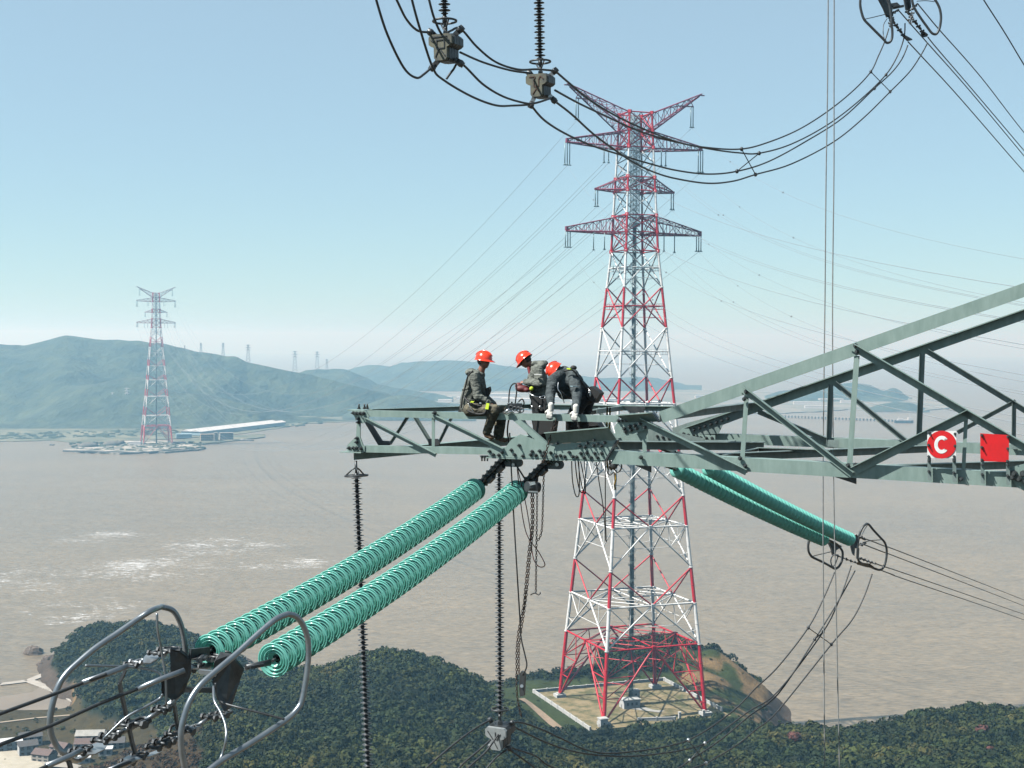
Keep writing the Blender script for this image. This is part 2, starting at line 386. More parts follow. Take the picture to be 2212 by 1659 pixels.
ZONE[cliff & (n1 > 0.42)] = 3; ZONE[cliff & (n1 <= 0.42)] = 2
ZONE[(px > 1150) & (px < 1300) & (WY > 925)] = 2
ZONE[(HG < 6.5) & (WY > 940)] = 4
ZONE[(px > 1630) & (WY > 845) & (HG < 14)] = 4  # right flank of the headland, its shade put in as dark rock colour
ZONE[(px > 150) & (px < 230) & (HG < 8) & (WY > 940)] = 3
ZONE[_vill > 0.5] = 5
for z, c in ((0, forest), (1, scrub), (2, grass), (3, tan), (4, rock), (5, fieldc)): colr[ZONE == z] = c
colr = np.stack([_smooth(colr[..., i], 1) for i in range(3)], -1)
nx, ny = HG.shape
tv = np.stack([WX, WY, HG], -1).reshape(-1, 3)
ii, jj = np.meshgrid(np.arange(nx - 1), np.arange(ny - 1), indexing='ij')
tf = np.stack([ii * ny + jj, (ii + 1) * ny + jj, (ii + 1) * ny + jj + 1, ii * ny + jj + 1], -1).reshape(-1, 4)
def npmesh(name, verts, faces, mats, smooth=True, vcol=None, **tags):
    me = bpy.data.meshes.new(name); nf = len(faces); k = faces.shape[1]
    me.vertices.add(len(verts)); me.vertices.foreach_set('co', np.ascontiguousarray(verts, np.float32).ravel())
    me.loops.add(nf * k); me.loops.foreach_set('vertex_index', np.ascontiguousarray(faces, np.int32).ravel())
    me.polygons.add(nf); me.polygons.foreach_set('loop_start', np.arange(0, nf * k, k, dtype=np.int32))
    me.polygons.foreach_set('use_smooth', np.full(nf, smooth))
    me.update(calc_edges=True)
    if vcol is not None:
        dom, arr = vcol; ca = me.color_attributes.new('surface', 'FLOAT_COLOR', 'POINT')
        a4 = np.concatenate([arr, np.ones((len(arr), 1))], 1).astype(np.float32); ca.data.foreach_set('color', a4.ravel())
    for mt in (mats if isinstance(mats, (list, tuple)) else [mats]): me.materials.append(mt)
    me.validate(); o = bpy.data.objects.new(name, me); COL.objects.link(o); tag(o, **tags); return o
def attrmat(name, rough, n1s, n2s, amp, bump, trans=0.0):
    mt = bpy.data.materials.new(name); mt.use_nodes = True; N = mt.node_tree.nodes; L = mt.node_tree.links; b = N['Principled BSDF']
    b.inputs['Roughness'].default_value = rough; b.inputs['Specular IOR Level'].default_value = 0.2
    at_ = N.new('ShaderNodeAttribute'); at_.attribute_name = 'surface'
    geo = N.new('ShaderNodeNewGeometry')
    mul = at_
    for sc, am in ((n1s, amp), (n2s, amp)):
        n = N.new('ShaderNodeTexNoise'); n.inputs['Scale'].default_value = sc; n.inputs['Detail'].default_value = 6; n.inputs['Roughness'].default_value = 0.7
        L.new(geo.outputs['Position'], n.inputs['Vector'])
        r = N.new('ShaderNodeMapRange'); r.inputs[1].default_value = 0.3; r.inputs[2].default_value = 0.7; r.inputs[3].default_value = 1 - am; r.inputs[4].default_value = 1 + am
        L.new(n.outputs[0], r.inputs[0])
        v = N.new('ShaderNodeVectorMath'); v.operation = 'SCALE'; L.new(mul.outputs[0], v.inputs[0]); L.new(r.outputs[0], v.inputs['Scale']); mul = v
        last = n
    L.new(mul.outputs[0], b.inputs['Base Color'])
    if bump:
        bp = N.new('ShaderNodeBump'); bp.inputs['Distance'].default_value = bump; L.new(last.outputs[0], bp.inputs['Height']); L.new(bp.outputs[0], b.inputs['Normal'])
    return mt
MAT['land'] = attrmat('island_ground', 0.95, 0.08, 0.5, 0.35, 1.2)
npmesh('terrain', tv, tf, MAT['land'], vcol=('P', colr.reshape(-1, 3)), kind='structure', label='hilly near island', cat='ground')

# ---- woods over the near island: crowns made of leaf clumps
def crowns(cx, cy, cz, R, col, n, squash=0.75):
    m_ = len(cx)
    d = rng.normal(size=(m_, n, 3)); d[..., 2] = np.abs(d[..., 2]) * 1.0 - 0.25; d /= np.linalg.norm(d, axis=-1, keepdims=True)
    lump = 0.72 + 0.36 * rng.random((m_, n, 1))
    c = np.stack([cx, cy, cz], -1)[:, None, :]
    pos = c + d * R[:, None, None] * lump * np.array([1, 1, squash])
    nr = d + rng.normal(size=d.shape) * 0.32; nr /= np.linalg.norm(nr, axis=-1, keepdims=True)
    t = np.cross(nr, rng.normal(size=d.shape)); t /= np.linalg.norm(t, axis=-1, keepdims=True); b = np.cross(nr, t)
    s = (R[:, None, None] * 0.165 * (0.6 + 0.9 * rng.random((m_, n, 1))))
    q = np.stack([pos - t * s - b * s, pos + t * s - b * s * 0.7, pos + t * s + b * s, pos - t * s * 0.6 + b * s], 2)
    V_ = q.reshape(-1, 3); Fc = np.arange(len(V_)).reshape(-1, 4)
    jit = (0.82 + 0.36 * rng.random((m_, n, 1)))
    C_ = np.repeat((col[:, None, :] * jit)[:, :, None, :], 4, 2).reshape(-1, 3)
    return V_, Fc, C_
gx, gy = np.meshgrid(np.arange(-420, 420, 4.0), np.arange(596, 1075, 4.0), indexing='ij')
gx = (gx + rng.uniform(-2, 2, gx.shape)).ravel(); gy = (gy + rng.uniform(-2, 2, gy.shape)).ravel()
pxx = CX + F * gx / gy; hz = height(gx, gy)
zi = np.clip(((pxx - GX[0]) / 5).astype(int), 0, nx - 1); zj = np.clip(((gy - GY[0]) / 4).astype(int), 0, ny - 1)
zn = ZONE[zi, zj]; pyy = 740 + F * (H - hz - 6) / gy
hfar = height(gx * (gy + 14) / gy, gy + 14)
u_ = rng.random(len(gx))
keep = (pxx > -60) & (pxx < 2270) & (pyy < 1720) & (hz > 2.5) & ((zn == 0) | ((zn == 1) & (u_ < 0.75)) | ((zn == 2) & (u_ < 0.07)) | ((zn == 3) & (u_ < 0.06)) | ((zn == 4) & (u_ < 0.05)) | ((zn == 5) & (u_ < 0.09)))
_pl, _pm = padlocal(gx, gy); keep &= ~((np.abs(_pl) < PW + 4) & (np.abs(_pm) < PD + 5))
_back = hz - hfar > 9; keep &= ~(_back & (pyy > 1600))
gx, gy, hz, zn = gx[keep], gy[keep], hz[keep], zn[keep]
R = (1.4 + 3.3 * rng.random(len(gx)) ** 2.0) * np.where(zn == 1, 0.62, 1) * np.where(zn >= 2, 0.5, 1)
kind = vnoise(gx, gy, 30, 21) + rng.random(len(gx)) * 0.5
pal = np.array([[0.010, 0.019, 0.007], [0.020, 0.033, 0.009], [0.038, 0.049, 0.011], [0.066, 0.064, 0.016]])
col = pal[np.clip((kind * 2.6).astype(int), 0, 3)] * (0.46 + 0.44 * rng.random((len(gx), 1))) * (0.75 + 0.5 * vnoise(gx, gy, 55, 33))[:, None]
col[zn == 1] = np.array([0.046, 0.027, 0.012]) * (0.6 + 0.7 * rng.random(((zn == 1).sum(), 1)))
wv, wf, wc = crowns(gx, gy, hz + R * 0.45, R, col, 52)
MAT['leaf'] = attrmat('leaf_clumps', 0.8, 0.05, 0.9, 0.18, 0)
npmesh('woodland', wv, wf, MAT['leaf'], smooth=False, vcol=('P', wc), kind='stuff', label='dense green woodland covering the near island hills', cat='woodland')
print('crowns', len(gx))
# red-leaved trees that stand out of the wood
for i, (x, y, lab) in enumerate(((1716, 1604, 'reddish pink tree, larger of the pair left of centre on the right hillside'), (1708, 1590, 'small reddish tree, upper of the pair left of centre on the right hillside'), (2122, 1586, 'reddish tree high on the slope at the right edge'), (2140, 1622, 'small reddish bush low on the slope at the right edge'))):
    p = drape(x, y + 8)
    t = thing('red_leaved_tree', lab, 'tree', p, 'red-leaved trees in the wood')
    Rr = 3.6 if i in (0, 2) else 2.2
    tr = MB(); tr.cyl(p - Vector((0, 0, 1)), p + Vector((0, 0, Rr * 1.3)), 0.25, 0.12, 6)
    for k in range(4):
        a = k * 1.6; tr.cyl(p + Vector((0, 0, Rr * .8)), p + Vector((math.cos(a) * Rr * .6, math.sin(a) * Rr * .6, Rr * 1.5)), 0.1, 0.05, 5)
    tr.obj('trunk', mat('bark', (0.08, 0.06, 0.045), 0.9), t)
    v_, f_, c_ = crowns(np.array([p.x]), np.array([p.y]), np.array([p.z + Rr * 1.2]), np.array([Rr]), np.array([[0.085, 0.035, 0.028]]), 120, 0.8)
    v_ -= np.array(p)
    o = npmesh('crown', v_, f_, MAT['leaf'], smooth=False, vcol=('P', c_)); o.parent = t

# ---- tower yard
def PL(a, b, z): return Vector((PADC.x + a * math.cos(TROT) - b * math.sin(TROT), PADC.y + a * math.sin(TROT) + b * math.cos(TROT), z))
yard = MB(); nn = 24
for i in range(nn):
    for j in range(nn):
        a0, a1 = -PW + 2 * PW * i / nn, -PW + 2 * PW * (i + 1) / nn; b0, b1 = -PD + 2 * PD * j / nn, -PD + 2 * PD * (j + 1) / nn
        yard.add([PL(a0, b0, 31.02), PL(a1, b0, 31.02), PL(a1, b1, 31.02), PL(a0, b1, 31.02)], [[0, 1, 2, 3]])
yard.obj('yard_ground', mat('dry_yard_earth', (0.33, 0.26, 0.14), 0.95, col2=(0.10, 0.105, 0.035), scale=0.09, detail=9, lo=0.42, hi=0.6), kind='structure')
def wallrun(a, b, nm, lab, h=1.9, z=31.0):
    w = MB(); p0, p1 = PL(*a, z), PL(*b, z); n = max(1, int((p1 - p0).length / 9))
    w.beam(p0 + Vector((0, 0, h / 2)), p1 + Vector((0, 0, h / 2)), 0.7, h)
    w.beam(p0 + Vector((0, 0, h + .08)), p1 + Vector((0, 0, h + .08)), 1.0, 0.16)
    for i in range(n + 1):
        q = p0.lerp(p1, i / n); w.box(q + Vector((0, 0, h / 2 + .2)), .6, .6, h / 2 + .25, TROT)
    return w.obj(nm, MAT['wallwhite'], label=lab, cat='wall', group='white walls round the tower yard')
wallrun((-PW, -PD + .4), (-PW, PD - 1.2), 'yard_wall', 'white yard wall on the left side of the red and white tower')
wallrun((-PW, PD), (PW, PD), 'yard_wall', 'white yard wall behind the red and white tower')
wallrun((PW, PD - 1.2), (PW, -PD + 12), 'yard_wall', 'white yard wall on the right side of the red and white tower')
wallrun((-12, -PD + 8), (10, -PD + 3), 'yard_wall', 'short white wall at the front of the yard beside the gate posts')
for a in (14, 30):
    g = MB(); q = PL(a, -PD + 5 - a * .05, 31); g.box(q + Vector((0, 0, 2)), .7, .7, 2.0, TROT); g.box(q + Vector((0, 0, 4.15)), .95, .95, .15, TROT)
    g.obj('gate_post', MAT['wallwhite'], label='white gate post, %s of the two at the yard front' % ('left' if a == 14 else 'right'), cat='gate post', group='gate posts of the tower yard')
# small hut beside front-left corner and the shaft house in the middle
def hut(name, lab, cat, c, rz, hx, hy, hz_, wins, over=.4):
    t = thing(name, lab, cat, c); E = Vector((math.cos(rz), math.sin(rz), 0)); Nn = Vector((-math.sin(rz), math.cos(rz), 0))
    w = MB(); w.box(c + Vector((0, 0, hz_ / 2)), hx, hy, hz_ / 2, rz); w.obj('wall', MAT['wallwhite'], t)
    r = MB(); r.box(c + Vector((0, 0, hz_ + .2)), hx + over, hy + over, .2, rz); r.box(c + Vector((0, 0, hz_ + .5)), hx - .2, hy - .2, .1, rz); r.obj('roof', MAT['wallwhite'], t)
    for (a, z, ww, wh) in wins:
        g = MB(); g.box(c + E * a - Nn * (hy + .03) + Vector((0, 0, z)), ww, .06, wh, rz); g.obj('window', mat('dark_window', (0.04, 0.05, 0.06), 0.3), t)
    d = MB(); d.box(c - E * (hx + .03) + Vector((0, 0, 1.1)), .06, .5, 1.1, rz); d.obj('door', mat('grey_door', (0.2, 0.2, 0.2), 0.5), t)
    return t
q = ground(1272, 1577, 31); q.z = 31.02
hut('guard_hut', 'small white flat-roofed hut outside the front-left yard wall', 'hut', PL(-PW + 10, -PD + 4, 31.02), TROT, 2.4, 2.2, 5.2, [(0, 2.6, .5, .5)])
hc = Vector((TC.x, TC.y, 31.02)) + Vector((-1.0, -4, 0))
hut('shaft_house', 'white two-part house at the foot of the tower lift shaft', 'house', hc, TROT, 5.6, 3.6, 5.2, [(-3, 2.9, .7, .9), (0, 2.9, .7, .9), (3, 2.9, .7, .9)])
hut('shaft_annex', 'tall white block standing behind the shaft house, right of the lift shaft', 'house', hc + Vector((3.6, 6.2, 0)), TROT, 2.6, 2.2, 9.0, [(0, 7, .6, .6), (0, 3.5, .6, .6)])
pv = MB(); A = [PL(-5, -10, 31.06), PL(6, -10, 31.06), PL(8, -17, 31.06), PL(14, -22, 31.06), PL(8, -24, 31.06), PL(2, -18, 31.06)]
pv.add(A, [[5, 4, 3, 2, 1, 0][::-1]]); pv.obj('pavement', MAT['concrete'], kind='structure')
# dirt track outside the left wall
tp = [(1120, 1512), (1135, 1524), (1160, 1541), (1185, 1558), (1210, 1574), (1238, 1592)]
tr = MB(); L_, R_ = [], []
for x, y in tp:
    p = ground(x, y, 31.6); p.z = float(height(p.x, p.y)) + .9; q = ground(x + 13, y - 3, 31.6); q.z = float(height(q.x, q.y)) + .9; L_.append(p); R_.append(q)
for i in range(len(tp) - 1): tr.add([L_[i], R_[i], R_[i + 1], L_[i + 1]], [[0, 1, 2, 3][::-1]])
tr.obj('path', mat('dirt_track', (0.34, 0.25, 0.18), 0.95, col2=(0.26, 0.2, 0.13), scale=.3), kind='structure')
# ================================================================== the giant lattice towers
ZR = ([0, 43.6, 91, 135.3, 191.6, 238.7, 286.4, 308.5, 332.6, 361.3, 380], [48.6, 44.1, 38.4, 33.1, 26.9, 21.2, 15.4, 14.2, 12.8, 11.2, 10.4])
def rad(z): return float(np.interp(z, *ZR)) / math.sqrt(2)
def crn(k, z, w=None):
    a = w if w is not None else rad(z); sx, sy = ((-1, 1), (-1, -1), (1, -1), (1, 1))[k % 4]
    return Vector((sx * a, sy * a, z))
def mid(k, z): return (crn(k, z) + crn(k + 1, z)) / 2
def make_tower():
    T = thing('lattice_tower', 'giant red and white lattice pylon standing in a walled yard on the near headland', 'pylon', (0, 0, 0), 'giant river-crossing pylons')
    RW = [MAT['red'], MAT['white']]
    # colour bands from the ground up: (z0, z1, red?)
    bands = [(0, 43.6, 0), (43.6, 68.9, 1), (68.9, 91, 0), (91, 116.5, 1), (116.5, 135.3, 0), (135.3, 157, 1), (157, 170.3, 0), (170.3, 191.6, 1),
             (191.6, 208, 0), (208, 238.7, 1), (238.7, 264, 0), (264, 286.4, 1), (286.4, 308.5, 0), (308.5, 323.7, 1), (323.7, 332, 0), (332, 350.5, 1), (350.5, 372, 0)]
    for k in range(4):
        lg = MB()
        for z0, z1, c in bands:
            r0, r1 = 1.25 - 0.62 * z0 / 380, 1.25 - 0.62 * z1 / 380
            lg.cyl(crn(k, z0), crn(k, z1), r0, r1, 8, c, caps=False)
            lg.cyl(crn(k, z1 - .5), crn(k, z1 + .1), r1 + .35, seg=8, mi=1 if c else 1)
        for z in range(8, 370, 12): lg.cyl(crn(k, z), crn(k, z + .25), 1.45 - 0.62 * z / 380, seg=8, mi=[b for b in bands if b[0] <= z < b[1]][0][2])
        lg.obj('leg', RW, T)
        ft = MB(); p = crn(k, -0.1); ft.box(p + Vector((0, 0, 1.0)), 3.2, 3.2, 1.1, 0.0); ft.box(p + Vector((0, 0, 2.4)), 1.9, 1.9, .4, 0); ft.obj('footing', MAT['wallwhite'], T)
    def seg(b, p, q, r=.4, mi=0, seg_=6): b.cyl(p, q, r * 1.18, seg=seg_, mi=mi, caps=False)
    # base section: inverted V from the ring centres to the feet, with redundant bracing
    b = MB()
    for k in range(4):
        zt = 43.6; M = mid(k, zt)
        for c in (k, k + 1):
            foot = crn(c, 1.0); top = crn(c, zt)
            seg(b, M, foot, .55)
            for f in (.33, .62):
                lp = foot.lerp(top, f); dp = foot.lerp(M, f); seg(b, lp, dp, .28)
                seg(b, foot.lerp(top, f), foot.lerp(M, f + .3 if f < .5 else 1.0 - .02), .24)
            seg(b, top.lerp(M, .5), foot.lerp(M, .62), .26); seg(b, top.lerp(M, .5), foot.lerp(top, .62), .24)
            dn = foot.lerp(M, .33)
            inn = (foot.lerp(M, .45) + Vector((0, 0, 0))); other = crn(k - 1 if c == k else k + 2, 1.0)
        # inward stays
        seg(b, foot.lerp(M, .5), (M + Vector((0, 0, -1))) * 0.98, .2)
    for k in range(4):                                # ties between neighbouring faces around each leg
        f0 = crn(k, 1.0); a1 = f0.lerp(mid(k, 43.6), .5); a2 = f0.lerp(mid(k - 1, 43.6), .5); seg(b, a1, a2, .24)
        a1 = f0.lerp(mid(k, 43.6), .8); a2 = f0.lerp(mid(k - 1, 43.6), .8); seg(b, a1, a2, .24)
    b.obj('diagonal_bracing', MAT['red'], T)
    # repeating modules
    rings = [(43.6, 0), (68.9, 1), (116.5, 1), (157, 1), (191.6, 1)]
    for z, c in rings:
        b = MB(); w = .5
        for k in range(4):
            seg(b, crn(k, z), crn(k + 1, z), w); seg(b, mid(k, z), mid(k + 1, z), .3)
            seg(b, mid(k, z), mid(k, z) * 0.04 + Vector((0, 0, z * .96)), .32)
            seg(b, crn(k, z).lerp(crn(k + 1, z), .25), mid(k - 1, z).lerp(crn(k, z), .5), .2)
            b.box(mid(k, z), 1.1, 1.1, 1.0, 0)
        n = 20; rr = rad(z) * .42                     # round service gallery
        b.tube([Vector((rr * math.cos(i * 2 * math.pi / n), rr * math.sin(i * 2 * math.pi / n), z + .2)) for i in range(n)], .22, 5, True)
        b.obj('horizontal_ring', MAT['red'] if c == 0 else MAT['white'], T)
    for z1, z0, kind_, c in ((68.9, 43.6, 'L', 1), (91, 68.9, 'V', 0), (116.5, 91, 'L', 1), (135.3, 116.5, 'V', 0), (157, 135.3, 'L', 1), (170.3, 157, 'V', 0), (191.6, 170.3, 'L', 1), (208, 191.6, 'V', 0)):
        b = MB()
        for k in range(4):
            if kind_ == 'L':                          # from ring centre down to the legs
                M = mid(k, z1)
                for cc in (k, k + 1):
                    ft = crn(cc, z0 + .5); tp = crn(cc, z1); seg(b, M, ft, .46)
                    if z0 < 150:
                        seg(b, ft.lerp(M, .5), tp.lerp(M, .5), .2); seg(b, ft.lerp(M, .5), tp, .26); seg(b, ft.lerp(M, .28), ft.lerp(tp, .33), .18)
                    hz_ = M.lerp(ft, .5)
                seg(b, crn(k, z0).lerp(M, .5), crn(k + 1, z0).lerp(M, .5), .17)
            else:                                     # from the leg tops down to ring centre
                M = mid(k, z0)
                for cc in (k, k + 1): seg(b, M, crn(cc, z1 - .5), .42)
        b.obj('diagonal_bracing', MAT['red'] if c == 0 else MAT['white'], T)
    for z0, z1, zm, c in ((208, 238.7, 224, 1), (238.7, 264, 252.1, 0), (264, 286.4, 276, 1)):
        b = MB()
        for k in range(4):
            seg(b, crn(k, z0), crn(k + 1, z1), .38); seg(b, crn(k, z1), crn(k + 1, z0), .38); seg(b, crn(k, zm), crn(k + 1, zm), .36)
            q0 = crn(k, z0).lerp(crn(k + 1, z1), .25); q1 = crn(k + 1, z0).lerp(crn(k, z1), .25); seg(b, q0, q1, .15)
            if c or zm == 252.1:                      # platform with handrail
                b.beam(crn(k, zm - 2) * 1.0, crn(k + 1, zm - 2), .25, .25)
                for i in range(9):
                    p = crn(k, zm).lerp(crn(k + 1, zm), i / 8); b.beam(p - Vector((0, 0, 2)), p + Vector((0, 0, 1.4)), .12, .12, (1, 0, 0))
                b.beam(crn(k, zm + 1.4), crn(k + 1, zm + 1.4), .12, .12)
        b.obj('diagonal_bracing', MAT['red'] if c == 0 else MAT['white'], T)
    for z0, z1, n, c in ((286.4, 298, 1, 0), (298, 308.5, 1, 0), (308.5, 323.7, 1, 1), (323.7, 332, 1, 0), (332, 350.5, 2, 1), (350.5, 361, 1, 0), (361, 372, 1, 0)):
        b = MB()
        for i in range(n):
            a, d = z0 + (z1 - z0) * i / n, z0 + (z1 - z0) * (i + 1) / n
            for k in range(4):
                seg(b, crn(k, a), crn(k + 1, d), .3, seg_=5); seg(b, crn(k, d), crn(k + 1, a), .3, seg_=5)
                if c == 0: seg(b, crn(k, d), crn(k + 1, d), .34); seg(b, crn(k, a), crn(k + 1, a), .34)
                if c == 0: seg(b, crn(k, a), mid(k, d), .2); seg(b, crn(k + 1, a), mid(k, d), .2)
        for k in range(4):
            for zz in (z0, z1):
                if c == 0: b.box(crn(k, zz), 1.0, 1.0, 1.0, .78)
        b.obj('diagonal_bracing', MAT['red'] if c == 0 else MAT['white'], T)
    # cross-arms: (root top z, root bottom z, tip s, tip top z, tip bottom z, tip half width)
    for zt, zb, st, tt, tb, hw, n in ((307.8, 297.5, 46, 300.2, 297.6, .8, 7), (331.5, 323.8, 26.6, 324.6, 323.9, .5, 4), (360.5, 350, 46, 354, 351.8, .8, 7)):
        for sg in (-1, 1):
            b = MB(); a0t, a0b = rad(zt), rad(zb)
            def P(u, top, side):
                s0 = (a0t if top else a0b); x = s0 + (st - s0) * u; y = s0 + (hw - s0) * u
                z = (zt + (tt - zt) * u) if top else (zb + (tb - zb) * u)
                return Vector((sg * x, side * y, z))
            for side in (-1, 1):
                seg(b, P(0, 1, side), P(1, 1, side), .34); seg(b, P(0, 0, side), P(1, 0, side), .42)
                for i in range(n):
                    u0, u1 = i / n, (i + 1) / n
                    seg(b, P(u0, 1, side), P(u0, 0, side), .16, seg_=4)
                    if i % 2: seg(b, P(u0, 0, side), P(u1, 1, side), .18, seg_=4)
                    else: seg(b, P(u0, 1, side), P(u1, 0, side), .18, seg_=4)
                    um = (u0 + u1) / 2; seg(b, P(um, 1, side), P(um, 0, side), .1, seg_=4)
            for i in range(n + 1):
                u0, u1 = i / n, min(1, (i + 1) / n)
                for tp in (0, 1):
                    seg(b, P(u0, tp, -1), P(u0, tp, 1), .14, seg_=4)
                    if i < n: seg(b, P(u0, tp, -1), P(u1, tp, 1), .13, seg_=4); seg(b, P(u0, tp, 1), P(u1, tp, -1), .13, seg_=4)
            b.box((sg * st, 0, (tt + tb) / 2), .8, hw + .3, (tt - tb) / 2 + .3, 0)
            b.obj('cross_arm', MAT['armred'], T)
    for sg in (-1, 1):                                # the raised V arms
        b = MB(); n = 8; r0, r1 = rad(371), rad(361)
        def P(u, top, side):
            if top: x = r0 + (46.2 - r0) * u; z = 371.5 + (387.4 - 371.5) * u; y = r0 + (.9 - r0) * u
            else: x = r1 + (44.3 - r1) * u; z = 360.5 + (385.8 - 360.5) * u; y = r1 + (.9 - r1) * u
            return Vector((sg * x, side * y, z))
        for side in (-1, 1):
            seg(b, P(0, 1, side), P(1, 1, side), .34); seg(b, P(0, 0, side), P(1, 0, side), .38)
            for i in range(n):
                u0, u1 = i / n, (i + 1) / n; seg(b, P(u0, 1, side), P(u0, 0, side), .15, seg_=4)
                seg(b, P(u0, i % 2 == 0, side), P(u1, i % 2 == 1, side), .17, seg_=4)
        for i in range(n + 1):
            u0, u1 = i / n, min(1, (i + 1) / n)
            for tp in (0, 1):
                seg(b, P(u0, tp, -1), P(u0, tp, 1), .14, seg_=4)
                if i < n: seg(b, P(u0, tp, -1), P(u1, tp, 1), .12, seg_=4); seg(b, P(u0, tp, 1), P(u1, tp, -1), .12, seg_=4)
        b.beam((sg * 44, 0, 386.6), (sg * 48.3, 0, 386.6), .8, .6)
        # bracket carrying the upper insulators
        b.beam((sg * 31, -1.2, 379), (sg * 40, -.4, 379.0), .5, .5); b.beam((sg * 31, 1.2, 379), (sg * 40, .4, 379.0), .5, .5)
        b.beam((sg * 39.6, -.8, 379.1), (sg * 39.6, .8, 379.1), 1.6, .6); b.beam((sg * 40.5, 0, 379.1), (sg * 38.0, 0, 383.2), .4, .4)
        b.beam((sg * 31, 1.2, 379), (sg * 22, 3.4, 377), .3, .3); b.beam((sg * 31, -1.2, 379), (sg * 22, -3.4, 377), .3, .3)
        b.obj('cross_arm', MAT['armred'], T)
    # central lift shaft: slim column with a spiral stair below the lower arm, lattice cage above
    b = MB(); b.cyl((0, 0, 0), (0, 0, 303), 1.5, 1.25, 12, 0)
    for i in range(0, 590):
        a = i * .55; z = 1 + i * .5; b.beam((1.2 * math.cos(a), 1.2 * math.sin(a), z), (2.5 * math.cos(a), 2.5 * math.sin(a), z), .7, .14)
    b.tube([(2.5 * math.cos(i * .55), 2.5 * math.sin(i * .55), 2.0 + i * .5) for i in range(0, 590, 1)], .11, 4)
    b.obj('lift_shaft', MAT['shaft'], T)
    b = MB(); w = 2.1
    for z in range(303, 372, 3):
        for k in range(4):
            p = crn(k, z, w); q = crn(k + 1, z, w); b.beam(p, q, .2, .2); b.beam(p, crn(k + 1, z + 3, w), .16, .16, (1, .3, 0)); b.beam(crn(k, z + 3, w), q, .16, .16, (1, .3, 0))
            b.beam(crn(k, z, w * .4), crn(k + 1, z + 1.5, w * .4), .25, .2, (1, .3, 0))
    for k in range(4): b.beam(crn(k, 303, w), crn(k, 373, w), .34, .34, (1, 0, 0))
    b.box((0, 0, 303), 2.6, 2.6, 1.2, 0)
    b.obj('lift_cage', MAT['cage'], T)
    return T
MAT['armred'] = mat('shaded_red_arm_paint', (0.36, 0.025, 0.075), 0.5, col2=(0.24, 0.03, 0.08), scale=0.4)  # red paint darkened towards purple, the arms' shade put into the colour
MAT['cage'] = mat('galvanised_cage', (0.62, 0.74, 0.76), 0.5, 0.2)
TW = make_tower()
def twr(T, loc, rz):
    T.location = loc; T.rotation_euler = (0, 0, rz); WL[T.name] = Vector(loc)
FT = ground(338, 957, 6.0)                           # the far tower's site
FROT = math.radians(21.5)
TW2 = dup(TW, FT, FROT, 'distant hazy red and white lattice pylon on the low point across the water')
twr(TW, Vector((TC.x, TC.y, 31.0)), TROT)
# suspension insulators: pairs or triples hanging from arm tips and from inside the arms
INS = [(39.6, 378.7, 12, 2, 0), (46, 351.6, 13, 3, 0), (21.3, 349.5, 8, 1, 0), (18.2, 349.5, 8, 1, 0),
       (26.2, 323.6, 9.5, 2, 0), (45.3, 297.4, 9, 3, 0), (28, 296.8, 9.5, 1, 0), (20.6, 296.8, 9, 1, 0)]
ARMN = {39.6: 'raised arm end', 46: 'wide upper arm tip', 21.3: 'outer mid upper arm', 18.2: 'inner mid upper arm', 26.2: 'short middle arm tip', 45.3: 'lowest arm tip', 28: 'outer mid lowest arm', 20.6: 'inner mid lowest arm'}
def hang_insulators(O, rot, tower_word, faint):
    e = Vector((math.cos(rot), math.sin(rot), 0)); nn_ = Vector((-e.y, e.x, 0)); ends = []
    for sg in (-1, 1):
        for s, z, L_, n, wh in INS:
            top = O + e * (sg * s) + Vector((0, 0, z)); side = 'left' if sg < 0 else 'right'
            t = thing('insulator_set', 'insulator strings under the %s, %s side of the %s pylon' % (ARMN[s], side, tower_word), 'insulator', top, 'suspension insulators of the %s pylon' % tower_word)
            for i in range(n):
                off = e * ((i - (n - 1) / 2) * 1.6); b = MB(); p = top + off
                b.cyl(p + Vector((0, 0, .6)), p - Vector((0, 0, L_)), .34, seg=6); b.cyl(p - Vector((0, 0, L_)), p - Vector((0, 0, L_ + .7)), .6, seg=6)
                b.obj('insulator_string', MAT['ins'], t)
            b = MB(); b.beam(top - Vector((0, 0, L_ + .8)) - e * (n * .9), top - Vector((0, 0, L_ + .8)) + e * (n * .9), .4, .4); b.obj('yoke', MAT['ins'], t)
            ends.append((sg, s, z, top - Vector((0, 0, L_ + 1.0))))
    return ends
E1 = hang_insulators(Vector((TC.x, TC.y, 31.0)), TROT, 'near', 0)
E2 = hang_insulators(FT, FROT, 'far', 1)
